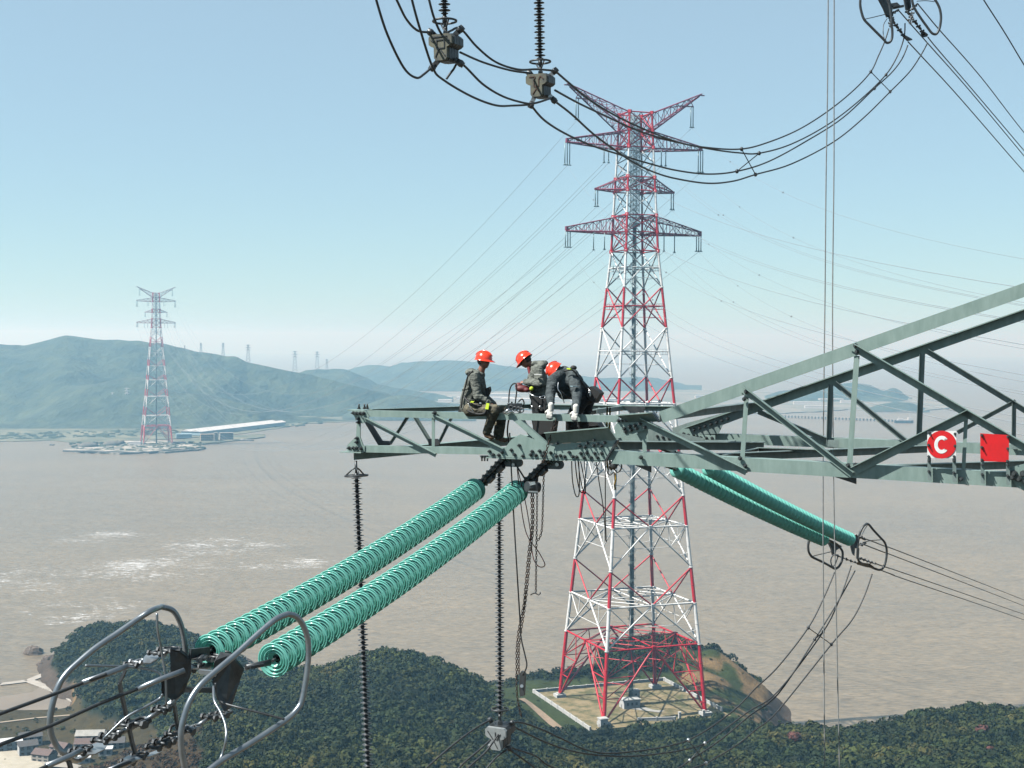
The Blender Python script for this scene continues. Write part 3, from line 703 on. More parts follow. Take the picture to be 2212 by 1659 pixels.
# crossing conductors between the two towers (catenaries), and on towards the anchor tower beside us
def span(p, q, sag, n=40): return [p.lerp(q, i / n) - Vector((0, 0, 4 * sag * (i / n) * (1 - i / n))) for i in range(n + 1)]
k_ = 0
for (sg, s, z, p), (_, _, _, q) in zip(E1, E2):
    side = 'left' if sg < 0 else 'right'; arm = ARMN[s]
    b = MB(); pts = span(p, q, 205, 48); b.tube(pts, .1, 5, rr=[.10 + .02 * min(1, i / 16) for i in range(49)])
    b.obj('span_conductor', MAT['farwire'] if 'farwire' in MAT else MAT.setdefault('farwire', mat('hazed_far_bundle', (0.34, 0.40, 0.44), 0.6)), label='faint line crossing the strait from the near pylon, %s %s' % (side, arm), cat='power line', group='lines crossing the strait')  # pale grey-blue, haze mixed into the colour to keep the lines faint
    # landward span, running past the right side of the camera
    e = Vector((math.cos(TROT), math.sin(TROT), 0))
    q2 = Vector((62 + sg * s * .32 + 20, -140 + sg * s * .2, 259 - (z - 297) * .14))
    b = MB(); pts = span(p, q2, 32, 40); b.tube(pts, .12, 5, rr=[.07 - .042 * i / 40 for i in range(41)])
    b.obj('span_conductor', MAT['farwire'], label='faint line off to the right from the near pylon, %s %s' % (side, arm), cat='power line', group='lines running landward to the right')
    for i in (7, 13) if s > 25 and s != 28 else (10,):
        c = pts[i]; g = MB(); g.beam(c - Vector((.4, 0, .1)), c + Vector((.4, 0, .1)), .22, .22); g.beam(c - Vector((0, 0, .4)), c + Vector((0, 0, .4)), .2, .2, (1, 0, 0))
        g.obj('line_spacer', MAT['farwire'], label='%s tiny spacer on the rightward line from the %s %s' % ({7: 'first', 10: 'first', 13: 'second', 16: 'second', 19: 'third'}[i], side, arm), cat='spacer', group='spacers on the landward lines')
# ================================================================== far shore, hills, village, haze
hillm = mat('wooded_hillside', (0.020, 0.044, 0.030), 0.95, col2=(0.085, 0.120, 0.065), scale=0.010, detail=14, lo=0.42, hi=0.70, bump=18.0, bscale=0.03)
def ridge_hill(name, pts, Yr, Yb, Yk, label, front_z=1.0, mat_=None, foot=None, seed=1, under=3.0, nr=26):
    """a hill whose crest passes the given sight points at distance Yr; front foot at Yb, back foot at Yk"""
    xs = [p[0] for p in pts]; ys = [p[1] for p in pts]; X = np.arange(xs[0], xs[-1] + .1, 6.0); n = len(X)
    yc = np.interp(X, xs, ys); V_ = []
    Yr_ = np.interp(X, *Yr) if isinstance(Yr, tuple) else np.full(n, float(Yr)); Yb_ = np.interp(X, *Yb) if isinstance(Yb, tuple) else np.full(n, float(Yb))
    for i, x in enumerate(X):
        c = at(x, yc[i], Yr_[i]); zc = max(c.z, 0.5); u = c.x / c.y
        for j in range(nr + 6):
            if j <= nr:
                t = j / nr; Y = Yb_[i] + (Yr_[i] - Yb_[i]) * t
                z = front_z + (zc - front_z) * (t * t * (3 - 2 * t) * .45 + t * .55)
            else:
                t = (j - nr) / 6; Y = Yr_[i] + (Yk - Yr_[i]) * t; z = zc + (-8 - zc) * t * t * (3 - 2 * t)
            V_.append((u * Y, Y, z))
    V_ = np.array(V_); m_ = nr + 6; zz = V_[:, 2]
    w = np.clip((zz - 2) / 20, 0, 1); t = np.tile(np.concatenate([np.sin(np.linspace(0, math.pi, nr + 1)) ** .8, np.zeros(5)]), n)
    V_[:, 2] += ((vnoise(V_[:, 0], V_[:, 1], 420, seed) - .6) * 150 * (zz.max() / 250) + (vnoise(V_[:, 0], V_[:, 1], 150, seed + 1) - .6) * 60 * (zz.max() / 250)) * t * w
    V_[:, 2] += (vnoise(V_[:, 0], V_[:, 1], 40, seed + 2) - .5) * 7 * w
    ii, jj = np.meshgrid(np.arange(n - 1), np.arange(m_ - 1), indexing='ij')
    f_ = np.stack([ii * m_ + jj, (ii + 1) * m_ + jj, (ii + 1) * m_ + jj + 1, ii * m_ + jj + 1], -1).reshape(-1, 4)
    return npmesh(name, V_, f_, mat_ or hillm, kind='structure', label=label, cat='hill')
big = [(-140, 752), (0, 743.4), (50, 747), (89, 737.5), (119, 729), (143, 724.7), (166, 727.7), (208, 734.5), (226, 735), (255, 734), (297, 737), (357, 742.5), (401, 754), (431, 761), (476, 766), (511, 771), (535, 782), (595, 794), (654, 806), (720, 822), (800, 842), (860, 858), (930, 872), (1000, 886)]
ridge_hill('hills', big, ([-140, 400, 1000], [4900, 4900, 4700]), ([-140, 0, 440, 640, 780, 1000], [3900, 3900, 3950, 4250, 4420, 4560]), 6200, 'large wooded hill behind the far pylon', seed=31)
ridge_hill('hills', [(600, 830), (640, 808), (661, 801), (686, 797.7), (709, 799), (741, 796.3), (758, 800.4), (780, 810), (815, 829.5), (850, 836.5), (885, 843.5), (943, 852), (980, 862)], 6000, 5300, 6800, 'second hazy wooded ridge', seed=41)
ridge_hill('hills', [(700, 815), (740, 800), (758, 797), (797, 788), (815, 788), (843, 791.6), (868, 783.7), (903, 781), (956, 778.4), (987, 780), (1050, 784), (1100, 791), (1150, 799), (1200, 806), (1260, 813), (1310, 818), (1370, 815), (1420, 818), (1470, 832), (1520, 840)], 8200, 7100, 9600, 'farthest pale ridge', seed=51)
ridge_hill('hills', [(740, 892), (780, 880), (815, 866.5), (841, 856), (864, 852.4), (903, 857.7), (929, 864.7), (959, 873), (1000, 884), (1030, 892)], 4750, 4420, 5150, 'low wooded hill at the foot of the ridges', seed=61)
ridge_hill('hills', [(1640, 862), (1680, 846), (1740, 838), (1800, 832), (1825, 828.5), (1847, 827), (1880, 832), (1902, 844), (1912, 846), (1924, 838), (1932, 838), (1944, 844), (1960, 859), (1972, 866)], 6500, 6000, 7200, 'pale hills of the far headland on the right', seed=71)
ridge_hill('hills', [(1870, 884), (1900, 874), (1932, 866.6), (1976, 874), (1994, 881), (2010, 886)], 5400, 5150, 5700, 'low dark hump of the far headland on the right', seed=81)
# low shores
flatm = mat('reclaimed_flats', (0.24, 0.24, 0.16), 0.95, col2=(0.07, 0.095, 0.06), scale=0.009, detail=8, lo=.4, hi=.6)
palem = mat('pale_gravel', (0.50, 0.48, 0.42), 0.95, col2=(0.09, 0.10, 0.08), scale=0.022, detail=10, lo=.44, hi=.56)
mudm = mat('wet_mudflat', (0.30, 0.255, 0.20), 0.75, col2=(0.24, 0.205, 0.165), scale=0.02, detail=8)
def sheet(name, pts, z, m_, label=None, thick=0.0):
    b = MB(); rj = random.Random(len(pts)); pp = []
    for i, (x, y) in enumerate(pts):
        x2, y2 = pts[(i + 1) % len(pts)]; n = max(1, int(abs(x2 - x) / 14)); pp += [(x + (x2 - x) * k / n + rj.uniform(-2, 2), y + (y2 - y) * k / n + rj.uniform(-.55, .55)) for k in range(n)]
    P = [ground(x, y, z) for x, y in pp]; b.prism(P, Vector((0, 0, -max(.5, thick or z + 1)))) ; return b.obj(name, m_, kind='structure', label=label)
sheet('far_shore', [(-160, 957), (0, 953), (110, 951), (200, 960), (250, 952), (360, 948), (440, 944), (520, 937), (600, 925), (660, 915), (770, 909), (900, 903), (1010, 900), (1040, 890), (760, 884), (400, 905), (0, 925), (-160, 928)][::1], 1.5, flatm, 'flat reclaimed land across the water')
sheet('far_point', [(136, 972), (170, 975), (260, 978), (370, 975), (430, 970), (445, 966), (440, 963), (395, 956), (330, 950), (270, 952), (210, 960), (160, 966)], 4.0, palem, 'low gravel point the far pylon stands on')
sheet('far_point', [(350, 958), (440, 958), (520, 950), (573, 943), (572, 938), (500, 940), (400, 948)], 3.0, flatm, 'second low point beside the far factory')
sheet('far_shore', [(1000, 884), (1280, 884), (1500, 890), (1664, 893), (1760, 889), (1830, 884), (1900, 888), (1975, 889), (2012, 885), (2080, 878), (1990, 866), (1950, 858), (1500, 842), (1200, 842), (900, 850), (940, 868)], 3.0, mat('far_harbour_ground', (0.30, 0.29, 0.25), 0.95, col2=(0.16, 0.18, 0.14), scale=0.006, detail=9, lo=.42, hi=.6), 'built-up far shore')
def block(name, lab, cat, x, y, Y, w, h, d, rz=0.0, wall='bw', roof=None, group=None, rows=0, cols=0, z=None, pitched=0.0):
    p = at(x, y, Y); 
    if z is None: z = p.z
    p = Vector((p.x, p.y, z)); t = thing(name, lab, cat, p, group); E = Vector((math.cos(rz), math.sin(rz), 0)); N_ = Vector((-E.y, E.x, 0))
    b = MB(); b.box(p + Vector((0, 0, h / 2)), w / 2, d / 2, h / 2, rz); b.obj('wall', MAT[wall], t)
    b = MB()
    if pitched:
        a = [p - E * (w / 2 + .4) - N_ * (d / 2 + .5) + Vector((0, 0, h)), p - E * (w / 2 + .4) + N_ * (d / 2 + .5) + Vector((0, 0, h)), p - E * (w / 2 + .4) + Vector((0, 0, h + pitched))]
        b.prism(a, E * (w + .8))
    else: b.box(p + Vector((0, 0, h + .3)), w / 2 + .4, d / 2 + .4, .3, rz)
    b.obj('roof', MAT[roof or wall], t)
    for r in range(rows):
        for c in range(cols):
            g = MB(); ww = w / cols * .28; g.box(p + E * ((c + .5) / cols - .5) * w - N_ * (d / 2 + .05) + Vector((0, 0, h * (r + .6) / rows)), ww, .08, h / rows * .26, rz); g.obj('window', MAT['winfar'], t)
    return t
MAT['bw'] = mat('cream_render', (0.52, 0.50, 0.44), 0.9, col2=(0.42, 0.40, 0.35), scale=0.2)
MAT['blu'] = mat('pale_blue_cladding', (0.40, 0.60, 0.70), 0.6)
MAT['wroof'] = mat('white_sheet_roof', (0.85, 0.87, 0.87), 0.5)
MAT['sand'] = mat('sand_render', (0.48, 0.40, 0.30), 0.9)
MAT['winfar'] = mat('window_glass_dark', (0.05, 0.06, 0.07), 0.25)
MAT['gtile'] = mat('grey_tile_roof', (0.13, 0.125, 0.125), 0.85, col2=(0.09, 0.09, 0.09), scale=2.0)
MAT['rtile'] = mat('brown_red_tile_roof', (0.20, 0.135, 0.12), 0.85, col2=(0.12, 0.09, 0.08), scale=1.2)
MAT['boat'] = mat('dark_hull_paint', (0.06, 0.07, 0.08), 0.5)
# the long white-roofed works beside the far tower
a, b_ = ground(412, 940, 3), ground(598, 918, 3); mid_ = (a + b_) / 2; d_ = b_ - a
t = thing('factory_hall', 'very long white-roofed factory hall by the far shore, right of the distant pylon', 'factory', mid_)
rz = math.atan2(d_.y, d_.x); E = Vector((math.cos(rz), math.sin(rz), 0)); N_ = Vector((-E.y, E.x, 0))
w = MB(); w.box(mid_ + Vector((0, 0, 5)), d_.length / 2, 30, 5, rz); w.obj('wall', MAT['blu'], t)
w = MB()
for s in (-1, 1):
    base = mid_ + N_ * (s * 15.5) - E * (d_.length / 2 + 2) + Vector((0, 0, 10)); w.prism([base - N_ * 16, base + N_ * 16, base + Vector((0, 0, 5))], E * (d_.length + 4))
w.obj('roof', MAT['wroof'], t)
block('works_building', 'sand-coloured block with rows of windows in front of the white-roofed factory', 'building', 452, 943, 3460, 44, 17, 20, .3, 'sand', 'sand', rows=3, cols=9, z=2.5)
block('works_building', 'small sand-coloured tower block between the two works buildings', 'building', 466, 943, 3440, 9, 22, 12, .3, 'bw', 'bw', rows=4, cols=1, z=2.5)
block('works_building', 'grey block at the right end of the works row', 'building', 489, 942, 3500, 34, 18, 20, .3, 'concrete', 'concrete', rows=3, cols=6, z=2.5)
block('works_building', 'small pale blue shed left of the factory hall', 'shed', 397, 944, 3560, 40, 10, 24, .3, 'blu', 'blu', z=2.5)
block('site_building', 'low white building left of the far pylon foot', 'building', 292, 964, 3300, 30, 6, 12, 0.0, 'wroof', 'wroof', z=4.0)
block('site_building', 'low white building right of the far pylon foot', 'building', 386, 960, 3340, 34, 5, 12, 0.2, 'bw', 'bw', z=4.0)
for i, (x0, x1, y, Y) in enumerate(((170, 212, 966, 3240), (222, 262, 962, 3300), (252, 268, 960, 3330))):
    c = at((x0 + x1) / 2, y, Y); c.z = 5; mnd = MB(); mnd.ball(c, 1, ((x1 - x0) * Y / F / 2, 26, 9 - i), seg=18, rings=8)
    mnd.obj('spoil_heap', MAT.setdefault('spoil', mat('dark_spoil', (0.10, 0.11, 0.10), 0.95, col2=(0.2, 0.19, 0.16), scale=.06, bump=2)), label=('dark spoil heap at the left end of the far point', 'dark spoil heap in the middle of the far point', 'small dark spoil heap close to the far pylon')[i], cat='spoil heap', group='spoil heaps on the far point')
sc_ = MB(); rs = random.Random(12)                    # scrub and rubble over the far point
for i in range(170):
    x = rs.uniform(150, 440); y = 964 + rs.uniform(-8, 9) - abs(x - 300) * .018; c = ground(x, y, 4.2); sc_.ball(c, rs.uniform(1.5, 4.2), (rs.uniform(1, 2.4), 1.2, .6), seg=7, rings=5)
for i in range(260):
    x = rs.uniform(-60, 700); y = np.interp(x, [-60, 300, 520, 700], [948, 940, 928, 912]) + rs.uniform(-12, 3); c = ground(x, y, 1.8); sc_.ball(c, rs.uniform(2, 6), (rs.uniform(1, 3), 1.2, .7), seg=7, rings=5)
sc_.sm = [False] * len(sc_.sm); sc_.obj('scrub', hillm, kind='stuff', label='low scrub and rubble on the far shore flats', cat='scrub')
kb = MB(); kb.beam(ground(136, 974, 4.6), ground(300, 978, 4.6), 3, 2.5); kb.beam(ground(300, 978, 4.6), ground(440, 967, 4.6), 3, 2.5); kb.obj('sea_wall', MAT['boat'], label='dark stone sea wall along the front of the far point', cat='wall')
for nm, x, y, Y, L_, lab in (('barge', 532, 952.5, 3560, 36, 'barge moored beside the low point right of the far pylon'), ('work_boat', 112, 962, 3350, 10, 'tiny work boat left of the far point')):
    c = ground(x, y, 0); t = thing(nm, lab, 'boat', c); b = MB()
    b.prism([c + Vector((-L_ / 2, -4, 2.2)), c + Vector((L_ / 2 - 2, -4, 2.2)), c + Vector((L_ / 2 + 2, 0, 2.6)), c + Vector((L_ / 2 - 2, 4, 2.2)), c + Vector((-L_ / 2, 4, 2.2))], Vector((0, 0, -2.4))); b.obj('hull', MAT['boat'], t)
    b = MB(); b.box(c + Vector((-L_ * .3, 0, 3.8)), L_ * .1, 2.6, 1.6); b.box(c + Vector((L_ * .1, 0, 2.8)), L_ * .25, 2.6, .5); b.obj('cabin', MAT['wroof'], t)
# sheds and roofs on the built-up far shore
rr_ = random.Random(4); gi = 0
for x, y, w, d in ((955, 861, 90, 30), (962, 868, 60, 40), (1048, 862, 260, 70), (1085, 856, 160, 60), (1120, 866, 150, 80), (1200, 862, 220, 70), (1262, 870, 120, 60), (1313, 865, 190, 60), (1348, 872, 90, 50), (1560, 856, 60, 24), (1690, 862, 90, 30), (1720, 855, 70, 26), (1745, 874, 120, 30), (1795, 866, 110, 28), (1838, 870, 90, 30), (1872, 862, 70, 26), (1515, 860, 60, 20), (1768, 882, 110, 24), (1640, 876, 110, 26)):
    p = ground(x, y, 3); gi += 1
    block('harbour_shed', 'white-roofed harbour shed on the far shore, %s' % (('number %d' % gi) if False else {955: 'left end of the flats', 962: 'just below the leftmost shed', 1048: 'the long one behind the seated worker', 1085: 'behind the standing worker', 1120: 'low one between the workers', 1200: 'behind the bending worker', 1262: 'left of the near pylon legs', 1313: 'long one seen between the near pylon legs', 1348: 'small one between the near pylon legs', 1515: 'right of the near pylon', 1560: 'small one right of the near pylon', 1640: 'low by the shore above the sloping beam', 1690: 'under the left slope of the pale hills', 1720: 'at the foot of the pale hills', 1745: 'low shed near the jetty root', 1768: 'nearest the jetty root', 1795: 'in the middle below the pale hills', 1838: 'right of middle below the pale hills', 1872: 'behind the low dark hump'}[x]), 'shed', x, y, p.y, w, 8 + 4 * rr_.random(), d, rr_.uniform(-.1, .1), 'wroof', 'wroof', 'white-roofed sheds on the far shore', z=3)
# jetty and the ship at its head
jt = thing('jetty', 'long low jetty on many piles reaching out from the far shore at right', 'jetty', ground(1706, 903))
p0, p1 = ground(1690, 902, 0), ground(1936, 912, 0); b = MB(); b.beam(p0 + Vector((0, 0, 9)), p1 + Vector((0, 0, 9)), 9, 1.6, ); b.obj('deck', MAT['concrete'], jt)
for i in range(34):
    q = p0.lerp(p1, i / 33); g = MB(); g.cyl(q - Vector((0, 0, 2)), q + Vector((0, 0, 8.4)), 1.5, seg=6); g.cyl(q + Vector((0, 8, -2)), q + Vector((0, 8, 8.4)), 1.5, seg=6); g.beam(q + Vector((0, -3, 8)), q + Vector((0, 11, 8)), 2, 1.4); g.obj('pile', MAT['concrete'], jt)
c = ground(1953, 914, 0); t = thing('ship', 'pale ship lying at the head of the long jetty', 'ship', c); L_ = 62; b = MB()
b.prism([c + Vector((-L_ / 2, -8, 9)), c + Vector((L_ / 2 - 8, -8, 9)), c + Vector((L_ / 2, 0, 10)), c + Vector((L_ / 2 - 8, 8, 9)), c + Vector((-L_ / 2, 8, 9))], Vector((0, 0, -9.5))); b.obj('hull', MAT['winfar'], t)
b = MB(); b.box(c + Vector((0, 0, 10)), L_ * .38, 6, 1.2); b.box(c + Vector((L_ * .28, 0, 15)), 5, 6, 4); b.box(c + Vector((-L_ * .2, 0, 13)), 8, 5, 2); b.obj('superstructure', MAT['wroof'], t)
b = MB(); b.cyl(c + Vector((L_ * .28, 0, 18)), c + Vector((L_ * .28, 0, 27)), .7, .4, 6); b.cyl(c + Vector((-L_ * .3, 0, 10)), c + Vector((-L_ * .3, 0, 22)), .7, .4, 6); b.obj('mast', MAT['wroof'], t)
# small line towers on and behind the ridge
def small_tower(x, ytop, ybot, Y, lab, m_='towgrey'):
    p = at(x, ybot, Y); h = at(x, ytop, Y).z - p.z; t = thing('ridge_tower', lab, 'pylon', p, 'small pylons on the far hills'); wb = h * .11
    b = MB()
    for sx in (-1, 1):
        for sy in (-1, 1): b.cyl(p + Vector((sx * wb, sy * wb, 0)), p + Vector((sx * wb * .25, sy * wb * .25, h)), .42, seg=4, caps=False)
    for i in range(6):
        z0, z1 = h * i / 6, h * (i + 1) / 6; w0, w1 = wb * (1 - .75 * i / 6), wb * (1 - .75 * (i + 1) / 6)
        for sy in (-1, 1): b.cyl(p + Vector((-w0, sy * w0, z0)), p + Vector((w1, sy * w1, z1)), .3, seg=4, caps=False); b.cyl(p + Vector((w0, sy * w0, z0)), p + Vector((-w1, sy * w1, z1)), .3, seg=4, caps=False)
    b.obj('mast', MAT[m_], t)
    for zf, s in ((.97, .16), (.84, .2), (.71, .17)):
        b = MB(); b.prism([p + Vector((-h * s, -.5, h * zf)), p + Vector((h * s, -.5, h * zf)), p + Vector((0, -.5, h * zf + h * .05))], Vector((0, 1, 0))); b.obj('cross_arm', MAT[m_], t)
MAT['towgrey'] = mat('haze_tinted_galvanised', (0.34, 0.40, 0.43), 0.6); MAT['towwhite'] = mat('pale_galvanised', (0.75, 0.78, 0.78), 0.5)  # ridge pylon grey is lightened, with distance haze put into it
for x, yt, yb, Y, lab, m_ in ((399, 746, 757, 5300, 'smallest ridge pylon, first right of the far giant pylon', 'towgrey'), (434, 741, 764, 5200, 'ridge pylon second right of the far giant pylon', 'towgrey'), (482, 741, 769, 5100, 'ridge pylon third right of the far giant pylon', 'towgrey'),
                         (536, 745, 785, 5000, 'tallest ridge pylon, fourth right of the far giant pylon', 'towgrey'), (637, 759, 802, 5600, 'faint pylon above the dip at the right end of the big hill', 'towgrey'), (685, 760, 799, 6100, 'very faint pylon on the second ridge, left one', 'towgrey'), (706, 776, 800, 6100, 'very faint short pylon on the second ridge, right one', 'towgrey'),
                         (243, 848, 880, 4180, 'small white pylon low on the big hill, left of the pair', 'towwhite'), (274, 838, 880, 4180, 'small white pylon low on the big hill, right of the pair', 'towwhite')):
    small_tower(x, yt, yb, Y, lab, m_)
# ---- village flats, mudflat and causeways at the lower left
sheet('mudflat', [(-140, 1508), (0, 1505), (70, 1495), (118, 1462), (160, 1470), (205, 1500), (212, 1520), (165, 1546), (100, 1552), (-140, 1592)], .25, mudm, 'wet mudflat between the sea and the village')
cw = MB()
def strip(b, pts, w, z):
    for (x0, y0), (x1, y1) in zip(pts[:-1], pts[1:]):
        b.beam(ground(x0, y0, z), ground(x1, y1, z), w, .5)
strip(cw, [(-140, 1470), (0, 1478), (60, 1471), (118, 1448)], 7, .45); strip(cw, [(62, 1470), (110, 1488), (150, 1506), (204, 1540)], 7, .5)
cw.obj('causeway', mat('pale_causeway', (0.55, 0.52, 0.46), 0.9, col2=(.42, .39, .34), scale=.1), kind='structure')
cw = MB(); strip(cw, [(150, 1546), (190, 1528), (246, 1504)], 13, .7); cw.obj('beach', mat('beach_sand', (0.46, 0.40, 0.32), .95, col2=(.36, .32, .26), scale=.1), kind='structure')
sw = MB(); strip(sw, [(-140, 1590), (0, 1561), (80, 1551), (152, 1545)], 2.2, 4.4); sw.obj('dyke_wall', MAT['sand'], label='long low tan dyke wall between the mudflat and the village fields', cat='wall')
rk = [((72, 1412), 8.5, 'large dark rock standing in the water off the left headland'), ((104, 1425), 5.0, 'jagged rock at the tip of the left headland, seaward one'), ((128, 1430), 6.0, 'brown rock at the tip of the left headland, landward one'), ((88, 1437), 3.6, 'small rock left of the headland tip')]
for (x, y), r, lab in rk:
    c = ground(x, y, 0); b = MB(); b.ball(c, 1, (r, r * .8, r * .75), seg=14, rings=9); rg = np.random.default_rng(int(x))
    b.v = [(c.x + (v[0] - c.x) * (1 + .35 * (rg.random() - .5)), c.y + (v[1] - c.y) * (1 + .3 * (rg.random() - .5)), (v[2] - c.z) * (1 + .3 * (rg.random() - .5))) for v in b.v]; b.sm = [False] * len(b.sm)
    b.obj('sea_rock', MAT.setdefault('rock', mat('dark_sea_rock', (0.10, 0.08, 0.065), 0.9, col2=(0.20, 0.15, 0.11), scale=.3, bump=.5)), label=lab, cat='rock', group='rocks at the left headland')
# village houses (x, y of base, w, h, d, rot, wall, roof, label)
VH = [(66, 1610, 13, 6, 9, .5, 'wallwhite', 'gtile', 'house with wide dark grey roof beside the loop of the left ring'), (60, 1634, 11, 7, 8, .5, 'wallwhite', 'gtile', 'white house with small dark roof in the middle of the village'), (20, 1622, 15, 6, 9, .4, 'wallwhite', 'wroof', 'white house with a white roof at the left edge of the village'),
      (96, 1644, 12, 5, 9, -.3, 'bw', 'rtile', 'low house with a brown roof right of the middle house'), (132, 1630, 11, 5, 8, -.4, 'bw', 'rtile', 'house with reddish pyramid-like roof inside the left ring'), (196, 1606, 17, 6, 9, .1, 'bw', 'concrete', 'long grey-roofed house under the wooded slope'), (188, 1622, 14, 5, 8, .1, 'wallwhite', 'rtile', 'low house just below the long grey-roofed one'),
      (248, 1616, 12, 4, 9, .2, 'bw', 'gtile', 'house with a plain grey roof right of the long house'), (228, 1632, 8, 4, 6, .2, 'wallwhite', 'wroof', 'small white shed at the edge of the brown hill'), (182, 1648, 7, 3, 5, .2, 'wallwhite', 'wroof', 'tiny white shed beside the lowest conductor')]
for x, y, w, h, d, rz, wa, ro, lab in VH:
    p = drape(x, y); z = p.z + .1
    block('village_house', lab, 'house', x, y, p.y, w, h, d, rz, wa, ro, 'village houses', rows=1 if w < 9 else 2, cols=2 if w < 9 else 3, z=z, pitched=2.6 if ro in ('gtile', 'rtile', 'concrete') else 0)
def drapesheet(name, pts, lift, m_, n=5):
    P = [drape(x, y, lift) for x, y in pts]; b = MB(); c = sum(P, Vector()) / len(P)
    for i in range(len(P)): b.add([c, P[i], P[(i + 1) % len(P)]], [[0, 1, 2]])
    b.obj(name, m_, kind='structure')
drapesheet('pavement', [(-60, 1659), (0, 1624), (38, 1626), (70, 1640), (96, 1659), (90, 1690), (-60, 1690)], 1.2, mat('sandy_forecourt', (0.60, 0.56, 0.46), .95, col2=(.48, .44, .34), scale=.15))
drapesheet('road', [(40, 1612), (72, 1640), (150, 1652), (176, 1658), (170, 1664), (60, 1655), (30, 1625)], .9, mat('village_road', (0.45, 0.42, 0.36), .95, col2=(.36, .33, .28), scale=.2))
# ---- haze: one closed box of thin air
hb = MB(); hb.box((0, 12740, 214.5), 17100, 15260, 217.5 + 13); hz_o = hb.obj('haze', [bpy.data.materials.new('thin_haze')], kind='stuff')
hm = hz_o.data.materials[0]; hm.use_nodes = True; N = hm.node_tree.nodes; L = hm.node_tree.links
for nd in list(N):
    if nd.type == 'BSDF_PRINCIPLED': N.remove(nd)
pv_ = N.new('ShaderNodeVolumePrincipled'); pv_.inputs['Color'].default_value = (0.36, 0.72, 1.0, 1); pv_.inputs['Absorption Color'].default_value = (1, 1, 1, 1); pv_.inputs['Density'].default_value = 0.000125; pv_.inputs['Anisotropy'].default_value = 0.27
L.new(pv_.outputs[0], [n for n in N if n.type == 'OUTPUT_MATERIAL'][0].inputs['Volume'])
hm.cycles.homogeneous_volume = True if hasattr(hm.cycles, 'homogeneous_volume') else None
# ================================================================== the steel cross-arm of the anchor tower in front of us
BS = -0.4154
AX = Vector((1, BS, 0)).normalized(); BK = Vector((-BS, 1, 0)).normalized(); UPV = Vector((0, 0, 1))
def P(x, y, o=0.0): return onplane(x, y, 21.545 + o, BS)       # front face is o = 0, rear face o = 5
MAT['galv'] = mat('galvanised_steel', (0.37, 0.50, 0.455), 0.44, 0.2, col2=(0.25, 0.365, 0.33), scale=3.2, detail=12, stretch=(2.6, 2.6, 0.7), lo=.34, hi=.70, bump=.002, bscale=60, rough2=.62)
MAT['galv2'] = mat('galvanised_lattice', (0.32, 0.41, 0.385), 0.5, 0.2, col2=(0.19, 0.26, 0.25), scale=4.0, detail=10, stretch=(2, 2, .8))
MAT['bolt'] = mat('weathered_bolt', (0.13, 0.15, 0.15), 0.5, 0.6, col2=(0.07, 0.08, 0.085), scale=20)
MAT['dark'] = mat('dark_forged_steel', (0.055, 0.065, 0.072), 0.45, 0.5, col2=(0.11, 0.12, 0.125), scale=8, detail=6)
MAT['alu'] = mat('bright_alloy', (0.62, 0.65, 0.66), 0.35, 0.7, col2=(0.45, 0.48, 0.50), scale=6)
MAT['tube'] = mat('corona_ring_alloy', (0.40, 0.44, 0.47), 0.33, 0.75, col2=(0.30, 0.34, 0.37), scale=5)
MAT['cable'] = mat('stranded_conductor', (0.085, 0.095, 0.10), 0.55, 0.4, col2=(0.05, 0.055, 0.06), scale=30)
ARM = thing('steel_crossarm', 'big grey-green galvanised steel crossarm the three workers are on', 'crossarm', P(765, 975))
def mem(name, a, b, w, t=.012, d1=-UPV, d2=BK, m_='galv', w2=None, label=None):
    mb = MB(); mb.angle(a, b, w, t, d1, d2, w2=w2); return mb.obj(name, MAT[m_], ARM, label=label)
def bolt_mesh():
    b = MB(); b.cyl((0, 0, 0), (0, 0, .016), .027, seg=6, smooth=False); b.cyl((0, 0, .016), (0, 0, .036), .020, seg=6, smooth=False); b.cyl((0, 0, .03), (0, 0, .075), .0115, seg=8)
    o = b.obj('bolt', MAT['bolt'], None, origin=(0, 0, 0)); me = o.data; bpy.data.objects.remove(o); return me
BOLT = bolt_mesh()
def bolts(parent, pts, nrm, s=1.0):
    q = nrm.to_track_quat('Z', 'Y')
    for p in pts:
        o = bpy.data.objects.new('bolt', BOLT); COL.objects.link(o); o.parent = parent; o.location = p - wloc(parent); o.rotation_mode = 'QUATERNION'; o.rotation_quaternion = q; o.scale = (s, s, s)
def plate(name, pts, o, th=.016, m_='galv', bl=(), bs=1.0, label=None, oo=None):
    mb = MB(); q = [P(x, y, (oo[i] if oo else o)) for i, (x, y) in enumerate(pts)]; mb.prism(q, BK * th)
    ob = mb.obj(name, MAT[m_], ARM, label=label)
    if bl: bolts(ob, [P(x, y, o) - BK * .002 for x, y in bl], -BK, bs)
    return ob
# --- front face chords
mem('chord', P(786, 962.5), P(1062, 967), .115)
mem('chord', P(1055, 966), P(1330, 974), .150)
mem('chord', P(1322, 973.4), P(2262, 1025), .205, .018)
mem('chord', P(793, 886.5), P(1336, 898), .105)
mem('chord', P(1424, 889), P(2262, 593.5), .185, .018)
# --- rear face chords and the tapering tip chords (front tip back to the rear face)
mem('chord', P(764, 972, .06), P(1152, 938.5, 5), .17, d2=-BK)
mem('chord', P(1148, 938.5, 5), P(1500, 935, 5), .18)
mem('chord', P(1498, 935, 5), P(2262, 963, 5), .18, .018)
mem('chord', P(796, 883.5, .06), P(1143, 872.5, 5), .085, d2=-BK)
mem('chord', P(1141, 872.5, 5), P(1462, 877, 5), .10, d2=-BK)
mem('chord', P(1478, 924, 5), P(2262, 650.5, 5), .172, .018, d2=-BK)
